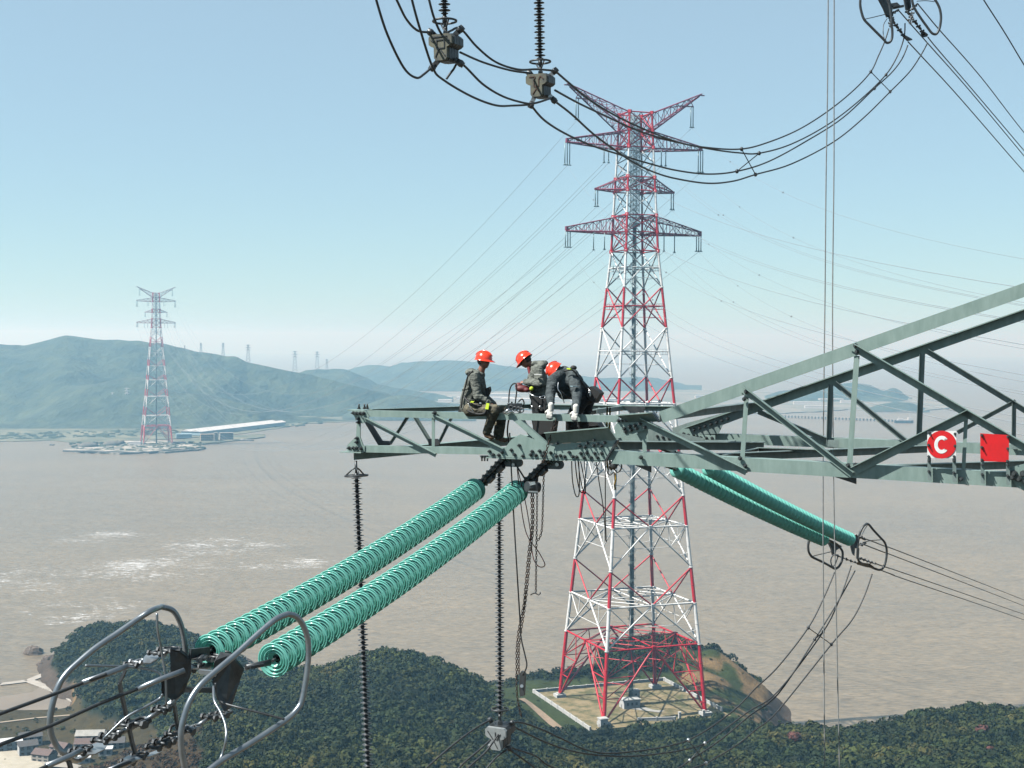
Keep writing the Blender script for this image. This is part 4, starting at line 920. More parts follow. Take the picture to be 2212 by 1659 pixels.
# --- front posts and diagonals: outstanding flange up, towards us
def diag(a, b, w=.085, o=-.02, name='diagonal', m_='galv', out=1, t=.010):
    pa, pb = P(*a, o), P(*b, o); d = (pb - pa).normalized(); dn = (-UPV - d * (-UPV).dot(d)).normalized()
    return mem(name, pa, pb, w, t, dn, -BK * out, m_)
diag((787, 899), (944, 979), .072); diag((934, 892), (1090, 968), .075); diag((1103, 889), (1190, 965), .085, out=-1)
diag((1386, 902), (1616, 1013), .105); diag((1607, 833), (1846, 1019), .10); diag((1845, 741), (2260, 983), .11)
diag((2090, 884), (1840, 1008), .13)
def post(x0, y0, x1, y1, w=.065, o=.015, side=1, m_='galv'):
    return mem('post', P(x0, y0, o), P(x1, y1, o), w, .010, AX * side, BK, m_)
post(932.6, 900, 932.6, 968, .055); post(1387, 934, 1388, 976, .065); post(1608, 850, 1599, 988, .068); post(1845, 768, 1829.5, 1000, .078); post(2083, 896, 2077, 1014, .052)
# --- members between the faces (plan bracing) and rear face lattice
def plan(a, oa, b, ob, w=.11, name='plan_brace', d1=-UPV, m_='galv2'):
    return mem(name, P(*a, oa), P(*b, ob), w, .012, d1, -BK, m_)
plan((1490, 981), .1, (2010, 961), 4.8, .13); plan((1885, 1004), .1, (2262, 992), 3.0, .13); plan((1330, 952), 2.2, (1650, 954), 3.2, .15); plan((1640, 966), 2.5, (1800, 971), 1.2, .07); plan((1560, 982), .2, (1640, 966), 2.6, .06)
plan((1424, 892), .3, (1625, 868), 4.8, .13); plan((1290, 884), 2.4, (1345, 877), 4.8, .08); plan((1200, 896), .2, (1345, 879), 4.8, .07)
plan((1500, 950), 4.0, (1590, 951), 4.0, .12); plan((1153, 941), 4.9, (1335, 968), .3, .10)
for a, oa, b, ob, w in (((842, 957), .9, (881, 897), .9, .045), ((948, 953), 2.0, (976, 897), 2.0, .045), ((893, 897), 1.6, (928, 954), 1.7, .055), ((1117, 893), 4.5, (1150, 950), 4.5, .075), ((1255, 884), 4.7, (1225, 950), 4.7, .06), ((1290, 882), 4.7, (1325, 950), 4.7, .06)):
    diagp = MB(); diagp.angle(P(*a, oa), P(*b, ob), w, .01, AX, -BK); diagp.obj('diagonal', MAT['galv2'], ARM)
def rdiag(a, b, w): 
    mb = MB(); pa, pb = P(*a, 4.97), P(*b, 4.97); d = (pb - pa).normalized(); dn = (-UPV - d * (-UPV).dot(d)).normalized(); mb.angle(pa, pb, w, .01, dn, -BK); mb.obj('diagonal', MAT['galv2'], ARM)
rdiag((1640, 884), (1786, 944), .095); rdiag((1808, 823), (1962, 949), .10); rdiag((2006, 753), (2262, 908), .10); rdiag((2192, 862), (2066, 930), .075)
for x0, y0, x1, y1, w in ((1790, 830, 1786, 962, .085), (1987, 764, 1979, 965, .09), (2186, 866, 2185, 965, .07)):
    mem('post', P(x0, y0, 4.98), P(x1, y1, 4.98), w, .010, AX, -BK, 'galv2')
# small foot plates on the rear chord where posts land
for x, y in ((1797, 950), (1992, 953), (2195, 955)):
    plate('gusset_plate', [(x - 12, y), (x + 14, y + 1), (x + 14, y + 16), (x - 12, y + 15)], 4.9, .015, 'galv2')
# --- tip: fork plate, post, flared shoe, base plate
plate('gusset_plate', [(760.3, 885.6), (790, 887.5), (797, 899), (793, 910.5), (782, 915), (769, 905), (761, 893)], -.03, .02, bl=[(764.3, 892), (771.3, 892.6), (778.8, 892.6), (786.3, 892.6), (774.7, 904.7), (775, 912)], bs=1.15)
plate('post', [(770.8, 912), (778.5, 912), (778, 944), (784.5, 962), (788, 963.5), (787.5, 975), (750, 973.5), (750, 961.4), (769, 943.5)], -.02, .02, bl=[(771.8, 946.5), (771.3, 955), (755, 967.7), (763.8, 967.7), (770.8, 967.7), (780.5, 969)], bs=1.15)
mb = MB(); mb.beam(P(744, 975, .05), P(790, 976.5, .05), .34, .016); mb.obj('base_plate', MAT['galv'], ARM)
mb = MB(); mb.beam(P(758, 885, .1), P(792, 887, .1), .24, .012); tp = mb.obj('base_plate', MAT['galv'], ARM); bolts(tp, [P(x, 883.8, .06) for x in (775.3, 787.4, 793.2)], UPV, 1.2)
plate('stiffener', [(787, 912), (797, 910), (824, 952), (841, 953), (843, 959), (840, 962), (817, 962)], .35, .05, 'dark')
plate('gusset_plate', [(924, 948), (945, 948), (950, 956), (947, 962), (926, 962)], 1.3, .03, 'dark')
# --- the main lower gusset with its rows of bolts, and its folded stiffener
B1 = [(1058, 975), (1066, 982), (1078, 983), (1085, 977), (1105, 972), (1112, 982), (1122, 962), (1130, 985)]
B2 = [(1147, 982), (1150, 975), (1158, 983), (1166, 974), (1172, 984), (1176, 977), (1190, 978), (1202, 985), (1211, 984), (1220, 986), (1230, 977), (1238, 986), (1246, 987), (1255, 979), (1262, 988), (1268, 978), (1277, 988), (1285, 979), (1291, 988), (1300, 979),
      (1205, 957), (1253, 963), (1264, 965), (1270, 957), (1283, 962), (1292, 958), (1300, 963), (1285, 950), (1307, 956)]
B2 = [p for p in B2]
plate('gusset_plate', [(1052, 968), (1092, 966), (1104, 950), (1124, 938), (1150, 948), (1184, 960), (1331, 950.5), (1306.5, 994), (1060, 987.5)], -.03, .02, bl=B1 + B2, bs=1.05)
plate('stiffener', [(1177, 935.6), (1313.6, 923.7), (1331.5, 950.4), (1183, 959.3)], 0, .018, oo=[-.16, -.16, -.035, -.035])
mb = MB(); mb.beam(P(1176, 935.2, -.17), P(1314, 923.2, -.17), .05, .016); mb.obj('stiffener', MAT['galv'], ARM)
plate('stiffener', [(1331.5, 950.4), (1334, 951.5), (1309.5, 996), (1306.5, 994)], -.05, .12, 'dark')
plate('gusset_plate', [(1326, 925), (1334, 911), (1402, 907), (1408, 926), (1394, 929), (1332, 948)], -.04, .02, bl=[(1349, 926), (1361, 921), (1372, 919), (1383, 915.5), (1393.5, 923), (1337, 908.5), (1345, 908), (1353, 908), (1352, 932), (1364, 929), (1376, 925)], bs=1.15)
plate('stiffener', [(1332.6, 897.5), (1408, 892), (1421, 911), (1352, 912)], 0, .016, oo=[-.17, -.17, -.045, -.045])
mb = MB(); mb.beam(P(1331, 897, -.18), P(1409, 891.4, -.18), .05, .016); mb.obj('stiffener', MAT['galv'], ARM)
plate('stiffener', [(1408, 892), (1411, 893), (1424, 912), (1421, 912)], -.06, .1, 'dark')
plate('gusset_plate', [(1376, 934), (1398, 922), (1400, 934), (1394, 945), (1386, 945)], .02, .015)
plate('gusset_plate', [(1348, 878), (1394, 878), (1390, 891), (1362, 892)], 4.6, .03, 'dark')
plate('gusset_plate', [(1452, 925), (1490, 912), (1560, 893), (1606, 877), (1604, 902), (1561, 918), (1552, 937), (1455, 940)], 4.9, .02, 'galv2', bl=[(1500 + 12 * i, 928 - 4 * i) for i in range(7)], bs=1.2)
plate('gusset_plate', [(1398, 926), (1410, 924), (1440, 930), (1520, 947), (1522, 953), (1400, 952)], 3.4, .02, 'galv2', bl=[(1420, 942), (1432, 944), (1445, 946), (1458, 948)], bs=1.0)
plate('gusset_plate', [(1466, 932), (1474, 926), (1488, 926), (1498, 945), (1470, 945)], 4.4, .02, 'galv', bl=[(1477, 937), (1487, 940)], bs=1.2)
plate('gusset_plate', [(1502, 938), (1545, 940), (1545, 950), (1502, 949)], 4.9, .02, 'galv', bl=[(1505, 944), (1514, 945), (1526, 946), (1538, 946)], bs=1.1)
plate('gusset_plate', [(2172, 1012), (2262, 990), (2262, 1085), (2196, 1052)], -.05, .02, bl=[(2190, 1022), (2210, 1023), (2200, 1034), (2216, 1040), (2186, 1030)], bs=1.8)
# downstand fins of the lower plan bracing
for pts in ([(1364, 1002), (1407, 1003), (1407, 1021)], [(1790, 1026), (1850, 1029), (1850, 1046)], [(1590, 1013), (1616, 1014), (1614, 1022)], [(2062, 1041), (2093, 1042), (2093, 1049)]):
    plate('fin_plate', pts, .25, .012, 'dark')
def joint_bolts(lst, s=1.3):
    par = [c for c in ARM.children if c.name.startswith('chord')][2]
    bolts(par, [P(x, y, -.03) for x, y in lst], -BK, s)
joint_bolts([(1599, 990), (1832, 1005), (1848, 1004), (2076, 1034), (1385, 988), (1652 - 40, 846), (1608, 862), (1848, 746), (1851, 760), (940, 892), (1610, 1006)])
for x in (1041, 1047, 1053): bolts([c for c in ARM.children if c.name.startswith('chord')][0], [P(x, 984, .05)], -UPV, 1.2)
# hanger plates under the lower chord for the tension strings
def hanger(x0, x1, y0, y1, hole):
    n = 8; pts = [(x0, y0), (x1, y0 + 1)]; r = (y1 - y0) / 2; cx_ = x1 - r * .2; cy_ = (y0 + y1) / 2
    for i in range(n + 1):
        a = -math.pi / 2 + math.pi * i / n; pts.append((cx_ + r * math.cos(a) * .9, cy_ + 1 + r * math.sin(a)))
    pts += [(x0, y1)]
    ob = plate('hanger_plate', pts, .22, .04, 'dark')
    c = P(*hole, .2); g = MB(); g.cyl(c, c - BK * .012, .03, seg=12); g.obj('pin_hole', MAT['alu'], ob)
hanger(1088, 1122, 990, 1008, (1109, 1004)); hanger(1180, 1210, 993, 1013, (1203.5, 1003.5))
mb = MB(); mb.beam(P(1056, 987.5, .1), P(1306, 995.5, .1), .26, .014); mb.obj('base_plate', MAT['galv'], ARM)

# --- signs
def sign(name, lab, pts, mats, o=-.13):
    q = [P(x, y, o) for x, y in pts]; t = thing(name, lab, 'sign', (q[2] + q[3]) / 2); mb = MB(); mb.prism(q, BK * .006); pl = mb.obj('panel', mats, t); return t, q, pl
MAT['signwhite'] = mat('white_enamel', (1.1, 1.12, 1.1), 0.35, col2=(0.72, 0.74, 0.70), scale=5, detail=10, lo=.45, hi=.8); MAT['signred'] = mat('red_enamel', (0.90, 0.016, 0.022), 0.4, col2=(0.62, 0.020, 0.022), scale=5, detail=10, lo=.42, hi=.75)
S1, q1, p1_ = sign('phase_sign', 'square white sign with red disc and white letter C clamped to the lower beam', [(2003, 931), (2066, 931), (2065, 990), (2003, 989.6)], MAT['signwhite'])
c = sum(q1, Vector()) / 4 - BK * .004; U_ = (q1[1] - q1[0]).normalized(); V__ = UPV; r = .197
mb = MB(); mb.prism([c + U_ * (r * math.cos(i * math.pi / 24)) + V__ * (r * math.sin(i * math.pi / 24)) for i in range(48)], -BK * .004); mb.obj('red_disc', MAT['signred'], S1)
mb = MB(); c2 = c - BK * .0045; ro, ri, n = .108, .066, 28; a0, a1 = math.radians(38), math.radians(322)
outer = []; inner = []
for i in range(n + 1):
    a = a0 + (a1 - a0) * i / n; outer.append(c2 + U_ * (ro * .92 * math.cos(a)) + V__ * (ro * 1.16 * math.sin(a))); inner.append(c2 + U_ * (ri * .78 * math.cos(a)) + V__ * (ri * 1.12 * math.sin(a)))
inner[0] = outer[0] - U_ * .045; inner[-1] = outer[-1] - U_ * .045
mb = MB(); nb = BK * -.003
for i in range(n): mb.prism([outer[i], outer[i + 1], inner[i + 1], inner[i]], nb)
mb.obj('letter', MAT['signwhite'], S1)
S2, q2_, p2_ = sign('phase_sign', 'plain red square sign clamped to the lower beam right of the C sign', [(2117.4, 936), (2179.8, 939.9), (2179, 998), (2118, 996)], MAT['signred'])
for S, xs, y0, y1, cor in ((S1, (2003, 2057), 986, (1038, 1041), [(2007.5, 934.5), (2063, 937), (2006, 961), (2063, 963), (2006, 986), (2061, 986)]), (S2, (2118, 2173), 995, (1044.6, 1047.5), [(2121, 940), (2177, 943), (2121, 966), (2177, 969), (2121, 993), (2176, 996)])):
    for x, yb in zip(xs, y1):
        mb = MB(); a, b = P(x, y0, -.12), P(x + 1, yb, -.12); mb.angle(a, b, .05, .006, AX, BK); ob = mb.obj('bracket', MAT['galv2'], S); bolts(ob, [P(x + 3.5, y0 + 9, -.13), P(x + 3.5, yb - 20, -.13)], -BK, .8)
    bolts([k for k in S.children if k.name.startswith('panel')][0], [P(x, y, -.135) for x, y in cor], -BK, .75)
# ================================================================== glass tension strings, composite insulators, conductors, fittings
def glassmat():
    mt = bpy.data.materials.new('green_toughened_glass'); mt.use_nodes = True; N = mt.node_tree.nodes; L = mt.node_tree.links; b = N['Principled BSDF']
    b.inputs['Base Color'].default_value = (0.22, 0.62, 0.53, 1); b.inputs['Roughness'].default_value = 0.20; b.inputs['IOR'].default_value = 1.48
    b.inputs['Transmission Weight'].default_value = 0.18; b.inputs['Specular IOR Level'].default_value = 0.55; b.inputs['Coat Weight'].default_value = 0.0; b.inputs['Coat Roughness'].default_value = 0.05
    tr = N.new('ShaderNodeBsdfTranslucent'); tr.inputs['Color'].default_value = (0.36, 0.86, 0.74, 1); mx = N.new('ShaderNodeMixShader'); mx.inputs[0].default_value = 0.32
    L.new(b.outputs[0], mx.inputs[1]); L.new(tr.outputs[0], mx.inputs[2]); L.new(mx.outputs[0], [n for n in N if n.type == 'OUTPUT_MATERIAL'][0].inputs['Surface'])
    return mt
MAT['glass'] = glassmat()
def disc_meshes():
    b = MB(); b.lathe([(.048, 0), (.085, .006), (.125, .022), (.160, .048), (.182, .074), (.190, .096), (.187, .106), (.178, .100), (.170, .078), (.161, .106), (.152, .108), (.146, .072), (.130, .060), (.122, .096), (.114, .098), (.108, .056), (.092, .046), (.085, .084), (.078, .084), (.070, .040), (.048, .034)], (0, 0, 0), (0, 0, 1), 28, caps=False)
    o = b.obj('glass_disc', MAT['glass'], None, origin=(0, 0, 0)); g = o.data; bpy.data.objects.remove(o)
    b = MB(); b.lathe([(.0, -.085), (.036, -.085), (.042, -.07), (.047, -.03), (.056, -.01), (.058, .006), (.02, .01)], (0, 0, 0), (0, 0, 1), 14); b.cyl((0, 0, .0), (0, 0, .122), .018, seg=8)
    o = b.obj('metal_cap', MAT['dark'], None, origin=(0, 0, 0)); c = o.data; bpy.data.objects.remove(o)
    return g, c
GD, GC = disc_meshes()
def glass_string(a, b, sag, lab, n=46):
    t = thing('glass_insulator_string', lab, 'insulator', a, 'green glass tension strings')
    pts = [a.lerp(b, i / n) - UPV * (4 * sag * (i / n) * (1 - i / n)) for i in range(n + 1)]
    for i in range(n):
        d = (pts[i + 1] - pts[i]).normalized(); q = d.to_track_quat('Z', 'Y')
        g = bpy.data.objects.new('glass_disc', GD); COL.objects.link(g); g.parent = t; g.location = pts[i] - wloc(t); g.rotation_mode = 'QUATERNION'; g.rotation_quaternion = q
        c = bpy.data.objects.new('metal_cap', GC); COL.objects.link(c); c.parent = g
    return pts
L1a, L1b = at(1030, 1054, 22.3), at(444, 1411, 14.6)
L2a, L2b = at(1121, 1058, 22.0), at(583, 1431, 14.3)
glass_string(L1a, L1b, .10, 'long green glass insulator string at left, the farther and upper one of the near pair')
glass_string(L2a, L2b, .10, 'long green glass insulator string at left, the nearer and lower one of the near pair')
R1a, R1b = at(1458, 1012, 30.5), at(1781, 1166, 36.3)
R2a, R2b = at(1527, 1009, 31.0), at(1838, 1166, 36.8)
glass_string(R1a, R1b, .05, 'green glass insulator string at right, the lower left one of the far pair', 40)
glass_string(R2a, R2b, .05, 'green glass insulator string at right, the upper right one of the far pair', 40)
def straps(name, lab, a, b, w=.035, gap=.06, nb=7, white=True):
    """two parallel link straps with bolts from a to b"""
    t = thing(name, lab, 'insulator link', a); d = (b - a).normalized(); sd = d.cross(UPV).normalized(); vv = sd.cross(d).normalized()
    for s in (-1, 1):
        mb = MB(); mb.beam(a + sd * s * gap, b + sd * s * gap, .014, .075); mb.obj('strap', MAT['dark'] if s < 0 else MAT['galv'], t)
    mb = MB(); mb.beam(a + vv * .045, b + vv * .045, .10, .012); mb.obj('strap', MAT['alu'], t)
    for i in range(nb):
        p = a.lerp(b, (i + .5) / nb); mb = MB(); mb.cyl(p - sd * (gap + .045), p + sd * (gap + .045), .02, seg=7); mb.cyl(p - sd * (gap + .06), p - sd * (gap + .04), .032, seg=6, smooth=False); mb.cyl(p + sd * (gap + .04), p + sd * (gap + .06), .032, seg=6, smooth=False); mb.obj('pin', MAT['bolt'], t)
    for f in (.28, .62):
        p = a.lerp(b, f); mb = MB(); mb.box(p - vv * .05, .09, .03, .06, ax=(d, sd, vv)); mb.obj('clevis', MAT['dark'], t)
straps('tension_link', 'bolted strap link from the crossarm to the upper near glass string', P(1097, 985, .1), L1a.lerp(L1b, -.012), nb=7)
straps('tension_link', 'bolted strap link from the crossarm to the lower near glass string', P(1190, 992, .1), L2a.lerp(L2b, -.012), nb=7)
straps('tension_link', 'hidden bolted link from the rear beam to the lower far glass string', P(1340, 962, 5), R1a, nb=6)
straps('tension_link', 'hidden bolted link from the rear beam to the upper far glass string', P(1420, 962, 5), R2a, nb=6)
# ---- composite long-rod insulators
def ring_pts(c, r, ax, n=28):
    d, u, v = basis(ax); return [c + (u * math.cos(2 * math.pi * i / n) + v * math.sin(2 * math.pi * i / n)) * r for i in range(n)]
def rod_insulator(a, b, lab, R=.090, pitch=.088, top_ring=None, bot_ring=None, hook=.2):
    t = thing('rod_insulator', lab, 'insulator', a, 'dark suspension rod insulators'); d = (b - a).normalized(); Lh = (b - a).length
    mb = MB(); z = 0.0; prof = [(.02, 0)]
    while z < Lh - pitch:
        for rr, zz in ((R, z), (R * .62, z + pitch / 2)):
            prof += [(.028, zz + .008), (rr * .96, zz + .020), (rr, zz + .024), (rr * .9, zz + .027), (.030, zz + .034)]
        z += pitch
    prof.append((.02, Lh)); mb.lathe(prof, a, d, 14); mb.obj('shed_housing', MAT['rubber'], t)
    mb = MB(); mb.cyl(a - d * hook, a, .022, seg=8); mb.cyl(a - d * .06, a + d * .02, .036, seg=8); mb.obj('end_fitting', MAT['dark'], t)
    mb = MB(); mb.cyl(b, b + d * .16, .022, seg=8); mb.cyl(b - d * .02, b + d * .07, .036, seg=8); mb.obj('end_fitting', MAT['dark'], t)
    for e, rr, up in ((top_ring, .19, -1), (bot_ring, .17, 1)):
        if e is None: continue
        c = a + d * e if up < 0 else b - d * e
        mb = MB(); mb.tube(ring_pts(c, rr, d), .017, 8, True)
        hub = c + d * (.14 * up)
        for k in range(3 if up < 0 else 2):
            al = k * 2 * math.pi / (3 if up < 0 else 2) + .4; _, u, v = basis(d); p = c + (u * math.cos(al) + v * math.sin(al)) * rr
            mb.tube([hub, hub.lerp(p, .4) + d * (.015 * up), p], .013, 6)
        mb.obj('corona_ring', MAT['dark'], t)
    return t
MAT['rubber'] = mat('dark_silicone_sheds', (0.035, 0.042, 0.048), 0.40, col2=(0.06, 0.065, 0.07), scale=6)
rod_insulator(at(770, 1030, 22.6), at(797, 1700, 22.4), 'dark rod insulator hanging from the left tip of the crossarm', top_ring=-.02, hook=.27)
rod_insulator(at(1078, 1008, 27.2), at(1080, 1545, 27.0), 'dark rod insulator hanging behind the green strings above the white-lit weight', R=.100, pitch=.098, bot_ring=.12)
rod_insulator(at(958.6, -60, 19.7), at(960.5, 38, 19.7), 'dark rod insulator at top left holding the first weight', R=.090, pitch=.088, bot_ring=-.05)
rod_insulator(at(1163, -60, 22.4), at(1166.8, 132, 22.4), 'dark rod insulator at top right of the pair holding the second weight', R=.092, pitch=.096, bot_ring=-.01)
# ---- jumper weights: cross-shaped cast blocks with four clamp arms
MAT['cast'] = mat('weathered_cast_weight', (0.21, 0.21, 0.15), 0.7, 0.2, col2=(0.10, 0.11, 0.10), scale=6, detail=8, lo=.4, hi=.62, bump=.004)
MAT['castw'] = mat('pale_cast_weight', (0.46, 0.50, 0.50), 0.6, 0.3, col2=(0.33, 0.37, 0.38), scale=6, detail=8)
MAT['rust'] = mat('rust_brown', (0.14, 0.075, 0.05), 0.8, col2=(0.09, 0.055, 0.04), scale=20)
def weight(c, s, lab, m_, mk, clampm='alu'):
    t = thing('jumper_weight', lab, 'weight', c, 'jumper weights'); n = Vector((-.42, -.90, -.05)).normalized(); u = Vector((n.y * -1, n.x, 0)).normalized(); 
    if u.x < 0: u = -u
    v = u.cross(n).normalized(); v = v if v.z > 0 else -v
    def q(a, b, e=0): return c + u * a * s + v * b * s - n * e * s
    prof = [(-.25, .20), (-.20, .25), (.20, .25), (.25, .20), (.25, .06), (.20, .02), (.14, 0), (.14, -.20), (.10, -.25), (-.10, -.25), (-.14, -.20), (-.14, 0), (-.20, .02), (-.25, .06)]
    for i, e in enumerate((-.20, -.10, 0, .10, .20)):
        mb = MB(); mb.prism([q(a * (1 if i % 4 else .96), b * (1 if i % 4 else .96), e - .046) for a, b in prof], -n * (.088 * s)); mb.obj('weight_plate', MAT[m_] if i == 0 else MAT['dark'], t)  # front plate keeps the lit tone, plates behind painted dark for the shaded side
    mb = MB(); e = -.252
    if mk == 0: strokes = [((-.17, .19), (.15, .19)), ((-.07, .13), (.09, .13)), ((-.07, .13), (-.07, -.02)), ((.09, .13), (.09, -.02)), ((-.07, -.02), (.09, -.02)), ((-.02, -.02), (-.10, -.17)), ((.02, -.06), (.10, -.16)), ((.13, .17), (.19, .11)), ((-.19, .14), (-.12, .09))]
    elif mk == 1: strokes = [((-.02, .18), (-.05, .10)), ((.10, .19), (.06, .12)), ((-.05, -.02), (.02, -.05)), ((-.16, .18), (-.02, .18)), ((.10, .19), (.17, .12)), ((-.05, .10), (-.05, -.02)), ((-.05, -.02), (.06, -.02)), ((.06, -.02), (.06, .12)), ((.02, -.05), (-.08, -.18)), ((.0, -.06), (.08, -.15))]
    else: strokes = [((-.18, .16), (-.05, -.02)), ((-.05, -.02), (.05, -.20)), ((.0, .15), (.0, .0)), ((.12, .12), (.03, -.02))]
    for (a0, b0), (a1, b1) in strokes: mb.beam(q(a0, b0, e), q(a1, b1, e), .018 * s, .012 * s, n)
    mb.obj('embossed_mark', MAT['rust'] if mk == 1 else MAT['dark'], t)
    mb = MB(); mb.cyl(q(0, .25, 0), q(0, .40, 0), .03 * s, seg=8); mb.box(q(0, .28, 0), .05 * s, .05 * s, .04 * s); mb.obj('hanger', MAT['dark'], t)
    return t, q
def clamp(t, a, b, m_='alu'):
    mb = MB(); mb.beam(a, b, .05, .07); mb.obj('clamp_arm', MAT[m_], t); mb = MB(); d = (b - a).normalized(); mb.ball(b, .05, (1.1, 1.1, 1.1), seg=10, rings=7); mb.cyl(b - d * .06, b + d * .05, .045, seg=10); mb.obj('clamp_head', MAT['dark'], t)
W1c, W2c, W3c = at(964, 106, 19.7), at(1168, 187, 22.4), at(1081, 1589, 27.0)
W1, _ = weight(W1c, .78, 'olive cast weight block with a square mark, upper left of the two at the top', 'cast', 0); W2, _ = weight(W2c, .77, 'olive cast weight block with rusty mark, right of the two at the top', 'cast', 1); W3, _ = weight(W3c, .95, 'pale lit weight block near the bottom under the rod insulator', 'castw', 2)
for W, c, Y, cl in ((W1, W1c, 19.7, [((950, 84), (930, 70)), ((978, 80), (995, 63)), ((948, 130), (934, 146)), ((983, 128), (995, 137))]), (W2, W2c, 22.4, [((1156, 170), (1144, 159)), ((1184, 168), (1199, 153)), ((1154, 210), (1147, 227)), ((1187, 206), (1197, 217))]), (W3, W3c, 27.0, [((1068, 1570), (1059, 1555)), ((1094, 1572), (1106, 1561)), ((1062, 1605), (1058, 1612)), ((1098, 1608), (1100, 1616))])):
    for a, b in cl: clamp(W, at(*a, Y), at(*b, Y), 'alu' if W is not W1 else 'cable')
# ---- conductors
def spl(pts, k=6):
    out = []; n = len(pts)
    for i in range(n - 1):
        p0 = pts[max(i - 1, 0)]; p1 = pts[i]; p2 = pts[i + 1]; p3 = pts[min(i + 2, n - 1)]
        for j in range(k):
            t = j / k; out.append(.5 * ((2 * p1) + (p2 - p0) * t + (2 * p0 - 5 * p1 + 4 * p2 - p3) * t * t + (3 * p1 - p0 - 3 * p2 + p3) * t ** 3))
    out.append(pts[-1]); return out
def cable(px, lab, group, r=.019, name='jumper_cable', cat='cable', m_='cable', k=6):
    """px: (x, y, Y) along the cable"""
    mb = MB(); mb.tube(spl([at(*p) for p in px], k), r, 8); return mb.obj(name, MAT[m_], label=lab, cat=cat, group=group)
G = 'upper jumper cables'
def dl(pts, x0, Y0, x1, Y1): return [(x, y, Y0 + (Y1 - Y0) * min(1, max(0, (x - x0) / (x1 - x0)))) for x, y in pts]
cable(dl([(800, -50), (812.8, 0), (836.6, 74), (872, 146), (899, 168), (916, 160), (932, 146)], 812, 18.2, 932, 19.6), 'cable looping lowest at top left into the first weight', G, .0175)
cable(dl([(835, -45), (857, 0), (878, 41.6), (902, 66), (927, 69.5)], 857, 18.2, 927, 19.6), 'short cable into the upper left clamp of the first weight', G, .0175)
cable(dl([(880, -50), (890, 0), (908, 65), (934.7, 145.7), (957, 172), (1018, 208), (1071, 227.5), (1110, 228), (1148, 226)], 890, 18.6, 1148, 22.3), 'cable passing steeply behind the first weight and on to the second weight', G, .0175)
cable(dl([(915, -50), (927, 0), (937.7, 38.7), (952, 71), (961, 74), (975, 66), (995, 62), (1030, 101), (1071, 134), (1119, 150), (1160, 149.6), (1199, 153)], 927, 19.2, 1199, 22.3), 'cable over the top of the first weight to the top right clamp of the second', G, .0175)
cable(dl([(994, 113), (1042, 134), (1101, 151.6), (1143, 157.6)], 994, 19.9, 1143, 22.2), 'short cable between the middles of the two top weights', G, .0175)
cable(dl([(964, 171), (978, 152), (995.7, 136.8), (1042, 181), (1086, 208), (1131, 222), (1155, 223), (1190, 212)], 995, 19.9, 1190, 22.3), 'cable from the lower right clamp of the first weight to the bottom of the second', G, .0175)
cable(dl([(1199, 153), (1235, 184), (1280, 220), (1354, 262), (1461, 306), (1530, 319), (1600, 322), (1655, 309), (1725, 280), (1790, 239), (1845, 194), (1881, 155), (1897, 122), (1911, 90), (1920, 62)], 1200, 22.4, 1930, 40.5), 'topmost of the four cables sagging from the second weight to the upper right fittings', G)
cable(dl([(1199, 195), (1250, 223), (1309, 251), (1363, 276), (1413, 294), (1475, 310), (1540, 323), (1595, 330), (1640, 331), (1710, 311), (1790, 268), (1860, 214), (1914, 161), (1940, 118), (1953, 80), (1955, 50)], 1200, 22.5, 1930, 40.5), 'second cable from the top sagging from the second weight to the upper right fittings', G)
cable(dl([(1199, 219), (1235, 247), (1280, 288), (1324, 321), (1369, 351), (1413, 372), (1461, 386), (1530, 396), (1585, 391), (1632, 377), (1710, 354), (1800, 307), (1865, 255), (1923, 198), (1965, 155), (1990, 118), (2004, 92)], 1200, 22.5, 1990, 41.0), 'cable with the lowest belly sagging from the second weight to the upper right fittings', G)
cable(dl([(1147, 227), (1175, 259), (1220, 288), (1280, 315), (1339, 334), (1398, 352), (1461, 368), (1530, 376), (1592, 370), (1660, 349), (1740, 306), (1820, 255), (1889, 191), (1925, 158), (1948, 128), (1961, 98)], 1150, 22.2, 1960, 40.8), 'third cable from the top sagging from the second weight to the upper right fittings', G)
G = 'lower jumper cables'; f3 = lambda p: dl(p, 1100, 27.0, 1880, 38.0)
cable(f3([(1106, 1560), (1130, 1561.5), (1171, 1576), (1216, 1597), (1261, 1618), (1305, 1627), (1350, 1625), (1409, 1618), (1454, 1609), (1487, 1598.7), (1528, 1576), (1588, 1532), (1632, 1487), (1681, 1440), (1746, 1356), (1780, 1290), (1803, 1236)]), 'uppermost cable sagging from the bottom weight to the lower right fittings', G)
cable(f3([(1100, 1565), (1115, 1572), (1171, 1600), (1231, 1621), (1290, 1631), (1350, 1633.7), (1409, 1630), (1469, 1621), (1522.6, 1606), (1573, 1570), (1617, 1537), (1681, 1493), (1778, 1365), (1815, 1290), (1839, 1222)]), 'second cable sagging from the bottom weight to the lower right fittings', G)
cable(f3([(1090, 1612), (1142, 1648), (1180, 1672), (1300, 1702), (1400, 1690), (1466, 1659), (1490, 1643), (1558, 1597), (1618, 1547), (1681, 1499), (1760, 1381), (1810, 1300), (1847, 1233)]), 'cable dipping below the frame, ending at the right pair of lower right fittings', G)
cable(f3([(1100, 1614), (1157, 1633), (1195, 1658), (1330, 1702), (1430, 1692), (1499, 1659), (1525, 1649), (1588, 1612), (1633, 1576), (1681, 1535), (1796, 1392), (1840, 1340), (1866, 1290), (1884, 1240)]), 'rightmost cable dipping below the frame, ending at the last lower right fitting', G)
